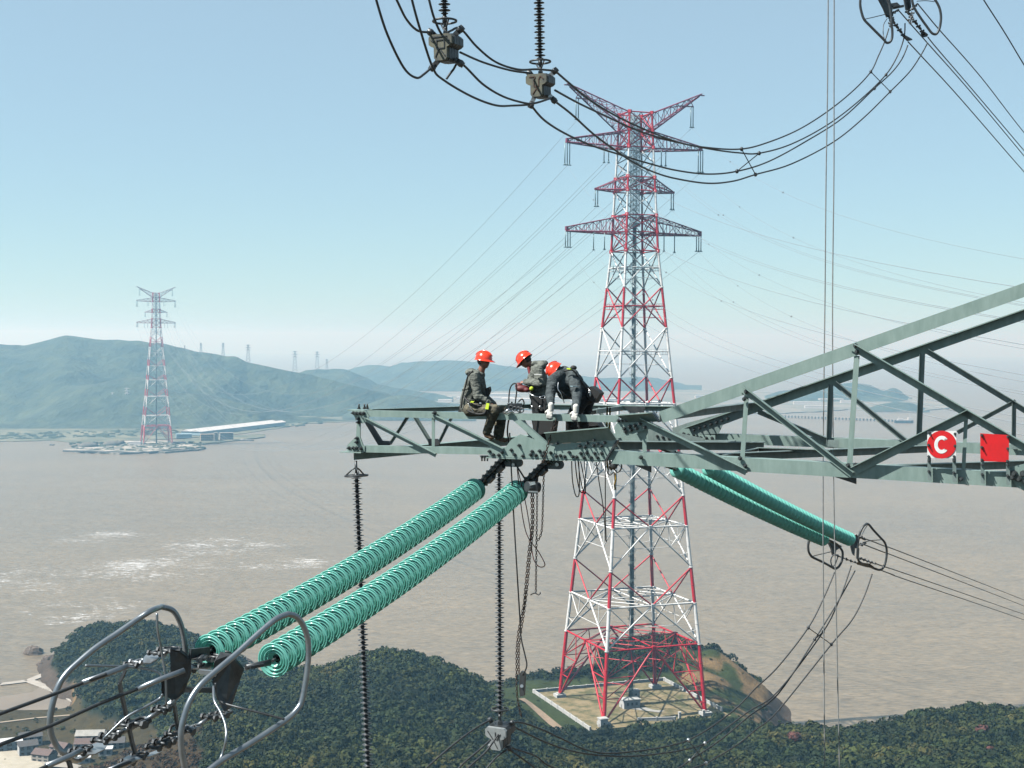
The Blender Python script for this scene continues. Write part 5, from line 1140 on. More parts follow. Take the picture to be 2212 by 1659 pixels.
for pts, lab in (([(1059, 1555), (1023, 1576), (975, 1612), (920, 1660), (880, 1700)], 'cable leaving the upper left of the bottom weight'), ([(1103, 1561), (1082, 1579), (1052, 1621), (1023, 1648), (990, 1680)], 'cable curving in front of the bottom weight to lower left'), ([(1060, 1598), (1040, 1616), (1000, 1650), (970, 1685)], 'thin cable leaving the left side of the bottom weight'), ([(1094, 1620), (1070, 1638), (1045, 1668)], 'short cable dropping left below the bottom weight')):
    cable([(x, y, 27.0 - (1100 - x) * .01) for x, y in pts], lab, G)
def spacer(nodes, Y, lab, m_='dark'):
    ps = [at(x, y, Yy) for (x, y), Yy in zip(nodes, Y)]; c = sum(ps, Vector()) / 4; t = thing('cable_spacer', lab, 'spacer', c, 'four-way cable spacers')
    mb = MB(); mb.cyl(ps[0], ps[3], .013, seg=6); mb.cyl(ps[1], ps[2], .013, seg=6); mb.obj('cross_bar', MAT['dark'], t)
    for p in ps: g = MB(); g.ball(p, .045, (1, 1, 1.2), seg=10, rings=6); g.cyl(p, p.lerp(c, .12), .03, .02, 8); g.obj('clamp_head', MAT[m_], t)
yv = lambda x: 22.4 + 18.1 * (x - 1200) / 730; yl = lambda x: 27 + 11 * (x - 1100) / 780
spacer([(1602, 322), (1640, 331), (1592, 370), (1632, 377)], [yv(1602), yv(1640), yv(1592), yv(1632)], 'spacer in the belly of the upper cable loop')
spacer([(1881, 155), (1914, 161.5), (1889, 191), (1923, 198)], [yv(1881), yv(1914), yv(1889), yv(1923)], 'spacer on the upper cable loop near the upper right fittings')
spacer([(1487, 1599), (1522.6, 1606), (1490, 1643), (1525.5, 1649)], [yl(1487), yl(1522), yl(1490), yl(1525)], 'pale spacer low in the lower cable loop near the bottom edge', 'alu')
spacer([(1746, 1356), (1778, 1365), (1760, 1381), (1796, 1392)], [yl(1746), yl(1778), yl(1760), yl(1796)], 'spacer on the lower cable loop below the lower right fittings')
# ---- grading-ring assemblies at the line ends
def racetrack(t, px, r, name='corona_ring', m_='tube'):
    mb = MB(); mb.tube(spl([at(*p) for p in px] + [at(*px[0])], 5)[:-1], r, 10, True); return mb.obj(name, MAT[m_], t)
def rod(t, pts, r, name, m_='tube'):
    mb = MB(); mb.tube(spl([at(*p) for p in pts], 5), r, 8); return mb.obj(name, MAT[m_], t)
def shackle(t, c, d, s=1.0, m_='dark'):
    """a bow shackle with its pin, plus washers"""
    d = d.normalized(); sd = d.cross(UPV).normalized(); n = 9
    mb = MB(); pts = [c - d * .05 * s + sd * .035 * s] + [c + d * (.03 * math.sin(math.pi * i / n) + .03) * s + sd * (.038 * math.cos(math.pi * i / n)) * s for i in range(n + 1)] + [c - d * .05 * s - sd * .035 * s]
    mb.tube(pts, .011 * s, 7); mb.cyl(c - d * .045 * s - sd * .065 * s, c - d * .045 * s + sd * .065 * s, .014 * s, seg=7)
    for k in (-1, 1): mb.cyl(c - d * .045 * s + sd * k * .05 * s, c - d * .045 * s + sd * k * .068 * s, .026 * s, seg=6, smooth=False)
    return mb.obj('shackle', MAT[m_], t)
def tplate(t, pts, th=.012, m_='alu', name='yoke_plate'):
    q = [at(*p) for p in pts]; n = (q[1] - q[0]).cross(q[2] - q[0]).normalized(); mb = MB(); mb.prism(q, n * th); return mb.obj(name, MAT[m_], t)
def px5(x, y, Y): return (x / 4.124, y / 4.124 + 1257, Y)
LA = thing('line_end_fitting', 'bright fittings with two big curved corona rings at the lower left, nearest to the viewer', 'line fitting', at(430, 1470, 13.8))
yl5 = lambda x: 13.0 + 1.5 * x / 1700
rl = [(1440, 222), (1540, 255), (1600, 350), (1636, 480), (1655, 640), (1660, 800), (1620, 960), (1500, 1095), (1310, 1225), (1060, 1350), (880, 1450), (760, 1545), (680, 1590), (590, 1545), (505, 1460), (455, 1350), (445, 1230), (470, 1080), (520, 930), (590, 820), (700, 715), (850, 590), (1050, 455), (1230, 330), (1350, 255)]
LT = thing('corona_ring_assembly', 'left corona ring, a large bent tube loop with thin stays at the lower left', 'corona ring', at(130, 1500, 13.2), 'corona rings at the lower left')
racetrack(LT, [px5(x, y, yl5(x) + .25) for x, y in rl[:8]] + [px5(x, y, yl5(x) + .35) for x, y in rl[8:13]] + [px5(x, y, yl5(x) - .1) for x, y in rl[13:]], .031)
rod(LT, [px5(1398, 280, 13.95), px5(1405, 420, 13.95), px5(1440, 620, 14.0), px5(1475, 860, 14.0), px5(1480, 1100, 14.0)], .014, 'stay')
rod(LT, [px5(760, 745, 13.6), px5(1000, 750, 13.8), px5(1250, 765, 14.0), px5(1400, 800, 14.05), px5(1450, 850, 14.05)], .012, 'stay')
rod(LT, [px5(920, 1400, 13.7), px5(1120, 1210, 13.8), px5(1300, 1110, 13.9), px5(1420, 1040, 14.0), px5(1450, 1000, 14.0)], .014, 'stay')
rr6 = [(670, 792), (715, 805), (752, 850), (778, 920), (786, 1000), (780, 1090), (768, 1180), (748, 1280), (720, 1330), (670, 1380), (560, 1455), (450, 1525), (300, 1615), (200, 1690), (140, 1720), (100, 1690), (80, 1620), (68, 1540), (68, 1450), (85, 1370), (115, 1285), (170, 1200), (250, 1125), (380, 1015), (500, 905), (600, 822)]
px6 = lambda x, y, Y: (x / 2.609 + 365.4, y / 2.609 + 1023, Y)
RTg = thing('corona_ring_assembly', 'right corona ring, a large bent tube loop in front of the lower green string', 'corona ring', at(530, 1480, 13.2), 'corona rings at the lower left')
racetrack(RTg, [px6(x, y, 12.7 + 1.2 * x / 780) for x, y in rr6], .031)
rod(RTg, [px6(650, 1385, 13.6), px6(560, 1360, 13.6), px6(400, 1320, 13.6), px6(300, 1290, 13.7), px6(270, 1255, 13.7), px6(262, 1180, 13.7)], .012, 'stay', 'dark')
rod(RTg, [px6(250, 1200, 13.7), px6(255, 1280, 13.5), px6(290, 1345, 13.4), px6(318, 1420, 13.3), px6(320, 1500, 13.2), px6(300, 1580, 13.2), px6(272, 1640, 13.1)], .014, 'stay')
# yoke plates and links
tplate(LA, [px5(1515, 600, 14.1), px5(1600, 615, 14.1), px5(1700, 700, 14.2), px5(1695, 840, 14.2), px5(1640, 990, 14.2), px5(1560, 1050, 14.1), px5(1440, 1010, 14.0), px5(1435, 890, 14.0), px5(1520, 800, 14.1)], .03, 'dark')
tplate(LA, [px5(1960, 640, 14.1), px5(2060, 660, 14.1), px5(2170, 790, 14.2), px5(2130, 900, 14.2), px5(2060, 1120, 14.1), px5(2000, 1160, 14.0), px5(1960, 1100, 14.0), px5(1890, 900, 14.0), px5(1905, 720, 14.0)], .03, 'dark')
tplate(LA, [px5(1600, 940, 14.25), px5(1930, 950, 14.25), px5(1930, 990, 14.25), px5(1600, 985, 14.25)], .05, 'dark', 'cross_beam')
tplate(LA, [px5(1770, 785, 13.9), px5(1920, 800, 13.9), px5(1920, 845, 13.9), px5(1770, 820, 13.9)], .05, 'alu', 'cross_beam')
for pts in ([(1268, 690), (1300, 648), (1440, 636), (1395, 690), (1340, 722), (1275, 718)], [(1600, 745), (1640, 728), (1790, 725), (1900, 690), (1930, 720), (1850, 765), (1720, 772), (1605, 768)], [(2110, 715), (2212, 740), (2260, 735), (2265, 765), (2180, 790), (2140, 760)], [(1905, 640), (1955, 640), (1960, 758), (1910, 745)], [(775, 1500), (830, 1440), (970, 1425), (930, 1490), (850, 1530), (780, 1535)], [(1100, 1570), (1140, 1545), (1290, 1540), (1440, 1480), (1440, 1510), (1360, 1545), (1240, 1580), (1110, 1590)]):
    my = sum(y for _, y in pts) / len(pts); tplate(LA, [px5(x, y, yl5(x) + (my - y) * .0045) for x, y in pts], .014, 'alu', 'link_plate')
for x, y, s, dx, dy in ((1200, 728, 1.1, 3, -1), (1240, 705, 1.0, 3, -1), (1410, 625, 1.1, 3, -1), (1450, 630, 1.0, 3, -1), (1510, 600, 1.3, 3, -1), (1550, 600, 1.2, 3, -1), (1710, 770, 1.1, 3, -1), (1760, 740, 1.1, 3, -1), (1770, 670, 1.2, 3, -1), (1870, 680, 1.0, 3, -1), (1930, 660, 1.1, 3, -1), (1970, 640, 1.4, 3, -1), (2010, 640, 1.1, 3, -1), (2190, 740, 1.0, 3, -1),
                         (1130, 1260, 1.2, 3, -1.4), (1250, 1240, 1.6, 3, -1.4), (1280, 1250, 1.2, 3, -1.4), (1450, 1130, 1.2, 3, -1.4), (1490, 1110, 1.1, 3, -1.4), (720, 1500, 1.2, 3, -1.4), (760, 1480, 1.1, 3, -1.4), (920, 1400, 1.2, 3, -1.4), (1000, 1360, 1.3, 3, -1.4), (1040, 1340, 1.1, 3, -1.4),
                         (1170, 1590, 1.1, 3, -1.4), (1260, 1540, 1.1, 3, -1.4), (1400, 1460, 1.2, 3, -1.4), (1480, 1420, 1.4, 3, -1.4), (1530, 1400, 1.2, 3, -1.4), (1560, 1320, 1.3, 1, -3), (1700, 1310, 1.3, 3, -1.4), (1740, 1290, 1.0, 3, -1.4), (1900, 1190, 1.3, 3, -1.4), (1960, 1180, 1.2, 3, -1.4), (2010, 1165, 1.1, 3, -1.4)):
    c = at(*px5(x, y, yl5(x))); d = at(*px5(x + dx * 10, y + dy * 10, yl5(x) + .05)) - c; shackle(LA, c, d, s * 1.15, 'dark' if s > 1.05 else 'alu')
for a, b, r in (((1090, 1330), (1240, 1250), .022), ((1290, 1230), (1440, 1140), .020), ((1500, 1100), (1560, 1060), .02), ((1550, 1400), (1700, 1310), .02), ((1750, 1285), (1880, 1200), .022), ((1040, 1345), (1110, 1320), .02)):
    mb = MB(); mb.cyl(at(*px5(*a, yl5(a[0]))), at(*px5(*b, yl5(b[0]))), r, seg=8); mb.obj('link_rod', MAT['tube'], LA)
for pts in ([(1120, 785), (1065, 900), (1085, 1010), (1125, 1190)], [(1575, 860), (1520, 965), (1550, 1080), (1575, 1250), (1585, 1310)], [(1150, 1300), (1175, 1420), (1205, 1530)], [(600, 1560), (625, 1640), (640, 1700)]):
    mb = MB(); P5 = [at(*px5(x, y, yl5(x) + .05)) for x, y in pts]
    for a, b in zip(P5[:-1], P5[1:]): mb.beam(a, b, .025, .075, (0, -1, 0))
    mb.obj('spacer_arm', MAT['dark'], LA)
mb = MB(); mb.beam(at(*px5(1690, 640, 14.2)), at(*px5(1860, 620, 14.5)), .03, .1); mb.obj('link_plate', MAT['dark'], LA)
# the two ends of the glass strings
for e, tgt in ((L1b, px5(1780, 700, 14.1)), (L2b, px5(2190, 760, 14.1))):
    q = at(*tgt); mb = MB(); mb.cyl(e, q, .035, .028, 10); mb.beam(e.lerp(q, .35), e.lerp(q, .9), .10, .03); mb.obj('clevis', MAT['dark'], LA)
# line conductors running out past the left side of the camera
def lc(pts, lab, sl=None):
    mb = MB(); mb.tube(spl([at(*p) for p in pts], 6), .0185, 9); o = mb.obj('line_conductor', MAT['cable'], label=lab, cat='power line', group='line conductors at the lower left')
    if sl:
        t = thing('compression_sleeve', 'pale compression sleeve on the %s' % lab, 'sleeve', at(*sl[0]), 'compression sleeves on the lower left conductors'); mb = MB(); mb.tube([at(*p) for p in sl], .028, 10); mb.obj('sleeve_body', MAT['tube'], t)
lc([(-60, 1566, 12.1), (0, 1542, 12.3), (116, 1499.5, 12.8), (179, 1475, 13.05), (230, 1456, 13.2)], 'highest conductor of the four at the lower left', [(178, 1475, 13.05), (230, 1456, 13.25), (275, 1439, 13.4)])
lc([(-60, 1633, 12.0), (0, 1608.6, 12.2), (104, 1570, 12.6), (218, 1519, 13.1), (298, 1488, 13.4)], 'second conductor of the four, crossing both corona rings', [(297, 1488.5, 13.4), (350, 1466, 13.55), (398, 1448, 13.7)])
lc([(30, 1690, 12.3), (90, 1660, 12.5), (150, 1634, 12.8), (178, 1622, 12.95)], 'third conductor, rising from the bottom edge at the left', [(100, 1655, 12.55), (150, 1634, 12.8), (176, 1621, 12.95)])
lc([(190, 1690, 12.8), (247, 1660, 13.0), (290, 1642, 13.2)], 'fourth conductor, short stub at the bottom edge', [(230, 1667, 12.95), (262, 1653, 13.1), (290, 1641, 13.2)])
# ---- the far-side assemblies (lower right, upper right)
def far_end(O, lab, rings, stays, plates, chains, lines, glab):
    for i, (px, r) in enumerate(rings):
        t = thing('corona_ring_assembly', '%s corona ring of the %s fittings' % (('left', 'right', 'small inner')[i], glab), 'corona ring', at(*px[0]), 'corona rings of the %s fittings' % glab); racetrack(t, px, r * .82, m_='dark')
        for s in stays[i]: rod(t, s, .012, 'stay', 'dark')
    t = thing('line_end_fitting', lab, 'line fitting', O)
    for p in plates: tplate(t, p, .05, 'dark')
    for a, b in chains:
        A, B_ = at(*a), at(*b); n = max(2, int((B_ - A).length / .16))
        for k in range(n): shackle(t, A.lerp(B_, (k + .5) / n), B_ - A, 1.25)
        mb = MB(); mb.cyl(A, B_, .018, seg=7); mb.obj('link_rod', MAT['dark'], t)
    for k, (px, l2) in enumerate(lines):
        mb = MB(); mb.tube(spl([at(*p) for p in px], 8), .019, 8, rr=None); mb.obj('line_conductor', MAT['cable'], label=l2, cat='power line', group='line conductors at the right')
p9 = lambda x, y, Y: (x / 9.459 + 1739.2, y / 9.459 + 1125.4, Y)
far_end(at(1850, 1190, 37.2), 'dark yoke plates and link chains at the end of the far glass strings, lower right',
    [([p9(x, y, 36.0 + .0008 * x) for x, y in ((75, 410), (62, 520), (75, 630), (120, 710), (170, 750), (380, 850), (560, 950), (620, 975), (690, 930), (740, 840), (765, 740), (765, 640), (740, 580), (650, 480), (500, 400), (300, 340), (140, 340))], .040),
     ([p9(x, y, 37.0 + .0008 * x) for x, y in ((1260, 55), (1190, 110), (1130, 220), (1095, 360), (1075, 500), (1070, 650), (1080, 770), (1130, 850), (1300, 920), (1450, 985), (1540, 995), (1600, 950), (1640, 850), (1665, 700), (1660, 540), (1620, 430), (1530, 330), (1400, 190), (1310, 80))], .040),
     ([p9(x, y, 36.6) for x, y in ((590, 690), (545, 740), (525, 810), (535, 880), (560, 925), (600, 900), (640, 820), (660, 740), (640, 690))], .020)],
    [[[p9(150, 720, 36.2), p9(380, 665, 36.5), p9(570, 620, 36.6)]], [[p9(1270, 90, 37.8), p9(1200, 200, 37.6), p9(1140, 330, 37.5)], [p9(1540, 385, 38.0), p9(1350, 400, 37.8), p9(1180, 440, 37.6)]], []],
    [[p9(470, 420, 36.6), p9(740, 500, 36.9), p9(750, 530, 36.9), p9(640, 600, 36.7), p9(615, 700, 36.6), p9(575, 700, 36.6), p9(540, 560, 36.6)], [p9(985, 310, 37.2), p9(1050, 270, 37.2), p9(1085, 330, 37.3), p9(1080, 560, 37.2), p9(1020, 560, 37.2), p9(1010, 720, 37.1), p9(975, 690, 37.1), p9(930, 520, 37.1)], [p9(1060, 540, 37.3), p9(1110, 560, 37.3), p9(1100, 760, 37.3), p9(1050, 740, 37.3)], [p9(1080, 840, 37.3), p9(1320, 870, 37.8), p9(1440, 960, 38.0), p9(1280, 940, 37.8), p9(1090, 885, 37.4)]],
    [(p9(610, 690, 36.7), p9(1050, 860, 37.1)), (p9(1090, 750, 37.3), p9(1440, 880, 37.9)), (p9(1120, 320, 37.5), p9(1210, 380, 37.6)), (p9(1130, 490, 37.4), p9(1220, 450, 37.5))],
    [([p9(1180, 350, 37.5), p9(1400, 425, 39.5), p9(1640, 520, 42), p9(2212, 730, 50), (2212, 1296, 90), (2330, 1343, 110)], 'highest of the four conductors leaving the lower right fittings'), ([p9(1200, 480, 37.5), p9(1600, 635, 41), p9(2212, 865, 50), (2212, 1309, 88), (2330, 1358, 108)], 'second highest conductor leaving the lower right fittings'),
     ([p9(1440, 870, 38), p9(1700, 960, 41), p9(2212, 1130, 50), (2212, 1327, 88), (2330, 1369, 108)], 'third conductor leaving the lower right fittings'), ([p9(1440, 965, 38), p9(1800, 1100, 42), p9(2212, 1250, 50), (2212, 1339, 86), (2330, 1384, 106)], 'lowest conductor leaving the lower right fittings')], 'lower right')
pz = lambda x, y, Y: (x / 4.365 + 1753.9, y / 4.365, Y)
p4 = lambda x, y, Y: (x / (5.821 * 1.3684) + 2480 / 1.3684, y / (5.821 * 1.3684), Y)
far_end(at(1925, 20, 40.0), 'dark yoke plates and link chains at the top right end of the upper string',
    [([p4(x, y, 39.5) for x, y in ((370, -60), (365, 80), (385, 200), (430, 330), (520, 430), (650, 560), (770, 680), (820, 735), (880, 720), (915, 640), (915, 500), (900, 440), (900, 300), (860, 60), (760, -100), (560, -160))], .045),
     ([p4(x, y, 40.5) for x, y in ((1600, -60), (1670, 20), (1730, 140), (1755, 280), (1745, 420), (1725, 500), (1690, 570), (1650, 590), (1590, 560), (1500, 440), (1400, 300), (1300, 140), (1260, 0), (1300, -120), (1450, -140))], .045)],
    [[[p4(445, 330, 39.6), p4(620, 290, 39.8), p4(800, 245, 40)], [p4(830, 320, 40), p4(770, 420, 39.9), p4(760, 560, 39.8), p4(775, 650, 39.7)]], [[p4(1640, 30, 40.8), p4(1500, 12, 40.6), p4(1340, 20, 40.4)]]],
    [[p4(670, -40, 40), p4(870, -40, 40.2), p4(920, 140, 40.3), p4(920, 260, 40.3), p4(830, 300, 40.2), p4(770, 150, 40.1)], [p4(1120, -40, 40.5), p4(1230, -40, 40.6), p4(1245, 120, 40.6), p4(1215, 170, 40.6), p4(1160, 170, 40.5)], [p4(880, 60, 40.3), p4(1000, 40, 40.4), p4(1060, 95, 40.4), p4(930, 120, 40.3)], [p4(930, 110, 40.4), p4(1120, 80, 40.5), p4(1120, 120, 40.5), p4(930, 160, 40.4)], [p4(1080, 620, 40.3), p4(1130, 615, 40.3), p4(1265, 690, 40.5), p4(1170, 710, 40.4)], [p4(1420, 580, 40.7), p4(1480, 550, 40.7), p4(1535, 590, 40.8), p4(1520, 630, 40.8), p4(1430, 650, 40.7)]],
    [(p4(840, 250, 40.2), p4(1150, 660, 40.4)), (p4(1160, 180, 40.5), p4(1480, 600, 40.7)), (p4(1230, 180, 40.5), p4(1350, 60, 40.6)), (p4(900, 200, 40.3), p4(895, 470, 40.2)), (p4(930, 230, 40.3), p4(1015, 165, 40.4)), (p4(1250, 200, 40.5), p4(1225, 420, 40.4))],
    [([p4(1190, 720, 40.5), p4(1450, 1000, 43), pz(1400, 930, 50), pz(2000, 1620, 62), (2330, 502, 80)], 'lowest of the four conductors leaving the upper right fittings'), ([p4(1015, 165, 40.5), p4(1230, 410, 42), p4(1540, 760, 44), pz(1500, 870, 53), pz(2000, 1470, 63), (2330, 480, 80)], 'second lowest conductor leaving the upper right fittings'),
     ([p4(1530, 640, 41), p4(1700, 850, 43), pz(1500, 830, 52), pz(2000, 1420, 62), (2330, 466, 80)], 'second highest conductor leaving the upper right fittings'), ([p4(1350, 60, 40.8), p4(1540, 290, 42.5), p4(1725, 510, 44), pz(1600, 735, 52), pz(2000, 1250, 62), (2330, 429, 80)], 'highest conductor leaving the upper right fittings')], 'upper right')
cable([(2090, -60, 60), (2122, -5, 61), (2170, 70, 63), (2212, 140, 65), (2280, 250, 68)], 'lone thin earth wire crossing the top right corner', 'single wires', .028, 'earth_wire', 'power line')
# ================================================================== the three line workers
def fabric(name, c1, c2, sc=10, bump=.05):
    return mat(name, c1, 0.85, col2=c2, scale=sc, detail=5, bump=bump, bscale=sc * 1.1, stretch=(1, 1, 1.6), lo=.36, hi=.62, spec=.25)
MAT['skin'] = mat('tanned_skin', (0.42, 0.19, 0.125), 0.55, col2=(0.32, 0.135, 0.09), scale=30)
MAT['jacket'] = fabric('grey_green_work_jacket', (0.27, 0.29, 0.25), (0.13, 0.145, 0.13))
MAT['jacketd'] = fabric('dark_slate_work_jacket', (0.105, 0.13, 0.135), (0.05, 0.064, 0.07))
MAT['trouser'] = fabric('olive_work_trousers', (0.26, 0.235, 0.16), (0.09, 0.088, 0.07))
MAT['trouserd'] = fabric('black_work_trousers', (0.022, 0.026, 0.029), (0.035, 0.04, 0.044))
MAT['helmet'] = mat('orange_red_helmet', (1.25, 0.075, 0.016), 0.22, coat=.5, col2=(1.1, 0.06, 0.014), scale=6)
MAT['webbing'] = mat('black_webbing', (0.012, 0.014, 0.015), 0.7); MAT['lime'] = mat('lime_tag', (0.85, 1.1, 0.06), 0.6); MAT['glove'] = mat('white_cotton_glove', (1.1, 1.08, 1.0), 0.9, col2=(0.8, 0.79, 0.72), scale=40)
MAT['boot'] = mat('tan_work_boot', (0.22, 0.12, 0.055), 0.7, col2=(0.13, 0.08, 0.045), scale=25); MAT['redglove'] = mat('maroon_tool', (0.16, 0.018, 0.022), 0.6); MAT['hair'] = mat('black_hair', (0.012, 0.011, 0.011), 0.6)
MAT['chrome'] = mat('steel_karabiner', (0.62, 0.64, 0.65), 0.25, 0.9); MAT['redshirt'] = mat('dark_red_collar', (0.20, 0.015, 0.02), 0.8)
def Z(zx, zy, o): return P(zx / 5.503 + 950.0, zy / 5.503 + 730.8, o)
def blob(name, parts, m_, par, vox=.012, it=3, label=None):
    mb = MB()
    for p in parts:
        if p[0] == 'c':
            a, b, ra, rb = p[1:]; a, b = Vector(a), Vector(b); mb.cyl(a, b, ra, rb, 14, smooth=False); mb.ball(a, ra, seg=14, rings=9); mb.ball(b, rb, seg=14, rings=9)
        else: mb.ball(p[1], 1.0, p[2], ax=p[3] if len(p) > 3 else None, seg=16, rings=12)
    ob = mb.obj(name, m_, par, label=label)
    m1 = ob.modifiers.new('r', 'REMESH'); m1.mode = 'VOXEL'; m1.voxel_size = vox; m1.use_smooth_shade = True
    m2 = ob.modifiers.new('s', 'SMOOTH'); m2.iterations = it; m2.factor = .5
    dg = bpy.context.evaluated_depsgraph_get(); me = bpy.data.meshes.new_from_object(ob.evaluated_get(dg)); ob.modifiers.clear(); ob.data = me
    for pl in me.polygons: pl.use_smooth = True
    return ob
def frame(fwd, up):
    f = Vector(fwd).normalized(); u = Vector(up); u = (u - f * u.dot(f)).normalized(); return f, u.cross(f), u      # forward, left, up
def head_parts(c, fr):
    f, l, u = fr; ax = (f, l, u); q = lambda a, b, d: c + f * a + l * b + u * d
    return [('e', q(0, 0, .015), (.098, .078, .110), ax), ('e', q(.03, 0, -.05), (.068, .060, .072), ax), ('e', q(.058, 0, -.088), (.032, .034, .026), ax),
            ('e', q(.098, 0, -.018), (.020, .013, .024), ax), ('e', q(.085, 0, .012), (.016, .045, .012), ax), ('e', q(.090, 0, -.057), (.014, .024, .012), ax),
            ('e', q(.0, .078, -.01), (.020, .010, .032), ax), ('e', q(.0, -.078, -.01), (.020, .010, .032), ax)]
def face_bits(c, fr, par):
    f, l, u = fr; q = lambda a, b, d: c + f * a + l * b + u * d
    mb = MB()
    for s in (-1, 1): mb.ball(q(.083, s * .032, .0), .012, seg=8, rings=6)
    mb.obj('eyes', MAT['hair'], par)
    mb = MB()
    for s in (-1, 1): mb.cyl(q(.096, s * .018, .019), q(.085, s * .052, .020), .005, seg=6)
    mb.cyl(q(.103, -.02, -.056), q(.103, .02, -.056), .003, seg=6); mb.obj('eyebrows', MAT['hair'], par)
    mb = MB(); ax = (f, l, u); mb.ball(q(-.022, 0, .0), 1, (.088, .082, .085), ax=ax, seg=14, rings=10); mb.obj('hair', MAT['hair'], par)
def helmet(c, fr, par):
    f, l, u = fr; R = .142; n = 24; mb = MB(); rows = 9; vs = []
    for i in range(rows + 1):
        th = math.pi / 2 * i / rows
        for k in range(n):
            p = 2 * math.pi * k / n; rx = R * 1.03; ry = R * .86; rz = R * .98
            ridge = 1 + .03 * math.exp(-((math.sin(p)) / .22) ** 2) * math.sin(th) ** .5 if i else 1.03
            vs.append(c + f * (rx * math.sin(th) * math.cos(p) * ridge) + l * (ry * math.sin(th) * math.sin(p)) + u * (rz * math.cos(th) * (1.02 if abs(math.sin(p)) < .3 else 1)))
    fs = [[i * n + k, (i + 1) * n + k, (i + 1) * n + (k + 1) % n, i * n + (k + 1) % n] for i in range(rows) for k in range(n)]
    base = rows * n                                    # brim: flared rim with a peak at the front
    rim = []
    for k in range(n):
        p = 2 * math.pi * k / n; e = .010 + .050 * max(0, math.cos(p)) ** 2.2
        rim.append(c + f * ((R * 1.03 + e) * math.cos(p)) + l * ((R * .86 + .012) * math.sin(p)) - u * (.016 + .012 * max(0, math.cos(p))))
    vs += rim; b2 = len(vs) - n
    fs += [[base + k, b2 + k, b2 + (k + 1) % n, base + (k + 1) % n] for k in range(n)]
    mb.add(vs, fs, 0, True); mb.tube(rim, .0045, 6, True)
    for s in (-.035, 0, .035):                         # moulded ribs along the crown
        mb.tube([c + f * (R * 1.06 * math.cos(a)) + l * s + u * (R * 1.0 * math.sin(a) * (1 - abs(s) * .6)) for a in [math.pi * j / 14 for j in range(2, 13)]], .006 if s else .009, 6)
    return mb.obj('hard_hat', MAT['helmet'], par)
def hand_parts(w, d, curl, s=1.0, spread=None):
    """wrist w, pointing direction d, curl direction; palm, four bent fingers and a thumb"""
    d = Vector(d).normalized(); c_ = Vector(curl); c_ = (c_ - d * c_.dot(d)).normalized(); sd = d.cross(c_).normalized(); out = []
    out.append(('e', w + d * .045 * s, (.048 * s, .040 * s, .018 * s), (d, sd, c_)))
    for i, (off, ln) in enumerate(((-.030, .068), (-.010, .078), (.010, .074), (.029, .060))):
        a = w + d * .082 * s + sd * off * s; b = a + (d * .8 + c_ * .45).normalized() * ln * .45 * s; e = b + (d * .35 + c_ * .95).normalized() * ln * .38 * s; g = e + (c_ - d * .25).normalized() * ln * .25 * s
        out += [('c', a, b, .0105 * s, .0098 * s), ('c', b, e, .0098 * s, .009 * s), ('c', e, g, .009 * s, .008 * s)]
    a = w + d * .03 * s - sd * .034 * s; b = a + (d * .55 - sd * .7 + c_ * .3).normalized() * .035 * s; e = b + (d * .8 + c_ * .6).normalized() * .032 * s
    out += [('c', a, b, .014 * s, .012 * s), ('c', b, e, .011 * s, .009 * s)]
    return out
def limb(pts, rr): return [('c', pts[i], pts[i + 1], rr[i], rr[i + 1]) for i in range(len(pts) - 1)]
def shrink(pts, rr, k=.8): return [('c', pts[i], pts[i + 1], rr[i] * k, rr[i + 1] * k) for i in range(len(pts) - 1)]
def strap(par, pts, w=.010, name='harness_strap', m_='webbing', k=5):
    mb = MB(); pp = spl(pts, k); mb.tube(pp, w, 6); mb.obj(name, MAT[m_], par)
def folds(a, b, r, n, seed):
    """cloth folds round a limb: slightly tilted thin rings"""
    g = random.Random(seed); out = []; d = (b - a).normalized()
    for i in range(n):
        t = (i + .6) / (n + .2); c = a.lerp(b, t); ax = (d + Vector((g.uniform(-.5, .5), g.uniform(-.5, .5), g.uniform(-.5, .5)))).normalized(); _, u, v = basis(ax)
        k = g.uniform(0, 6.28)
        out.append(('e', c + (u * math.cos(k) + v * math.sin(k)) * r * .28, (r * .22, r * .86, r * .86), (ax, u, v)))
    return out
# ---------------- seated worker
M1 = thing('person', 'worker in orange helmet sitting on the beam at left, legs hanging, facing right', 'person', Z(340, 860, .35), 'line workers')
hc = Z(520, 268, .2); fr = frame(AX * .97 - UPV * .10 - BK * .05, UPV)
nk = Z(480, 395, .2); shn, shf = Z(412, 450, -.04), Z(470, 445, .42); chest = Z(418, 560, .2); waist = Z(355, 745, .2); hip = Z(352, 830, .2)
eln, elf = Z(450, 690, -.08), Z(520, 690, .44); wn, wf = Z(588, 775, .0), Z(640, 780, .3)
hn, hf = Z(360, 850, .02), Z(372, 850, .34); kn, kf = Z(655, 850, -.06), Z(735, 862, .34); an, af = Z(558, 1115, .12), Z(700, 1150, .36); tn, tf = Z(615, 1178, .12), Z(770, 1210, .36)
upb = (chest - hip).normalized()
torso = lambda k: [('c', hip, waist, .155 * k, .16 * k), ('c', waist, chest, .165 * k, .18 * k), ('e', chest, (.165 * k, .20 * k, .19 * k), (AX, BK, UPV)), ('c', shn, shf, .085 * k, .085 * k), ('c', nk - UPV * .06, nk, .085 * k, .065 * k), ('c', shn.lerp(chest, .5), shf.lerp(chest, .5), .13 * k, .13 * k)]
blob('body', torso(.8) + [('c', nk - UPV * .05, hc - UPV * .04, .062, .055)] + head_parts(hc, fr) + shrink([shn, eln, wn], [.075, .06, .04]) + shrink([shf, elf, wf], [.075, .06, .04]) + hand_parts(wn, AX * .9 - UPV * .35, -UPV) + hand_parts(wf, AX * .8 - UPV * .4, -UPV) + shrink([hn, kn, an], [.10, .075, .05]) + shrink([hf, kf, af], [.10, .075, .05]), MAT['skin'], M1, .009, 2)
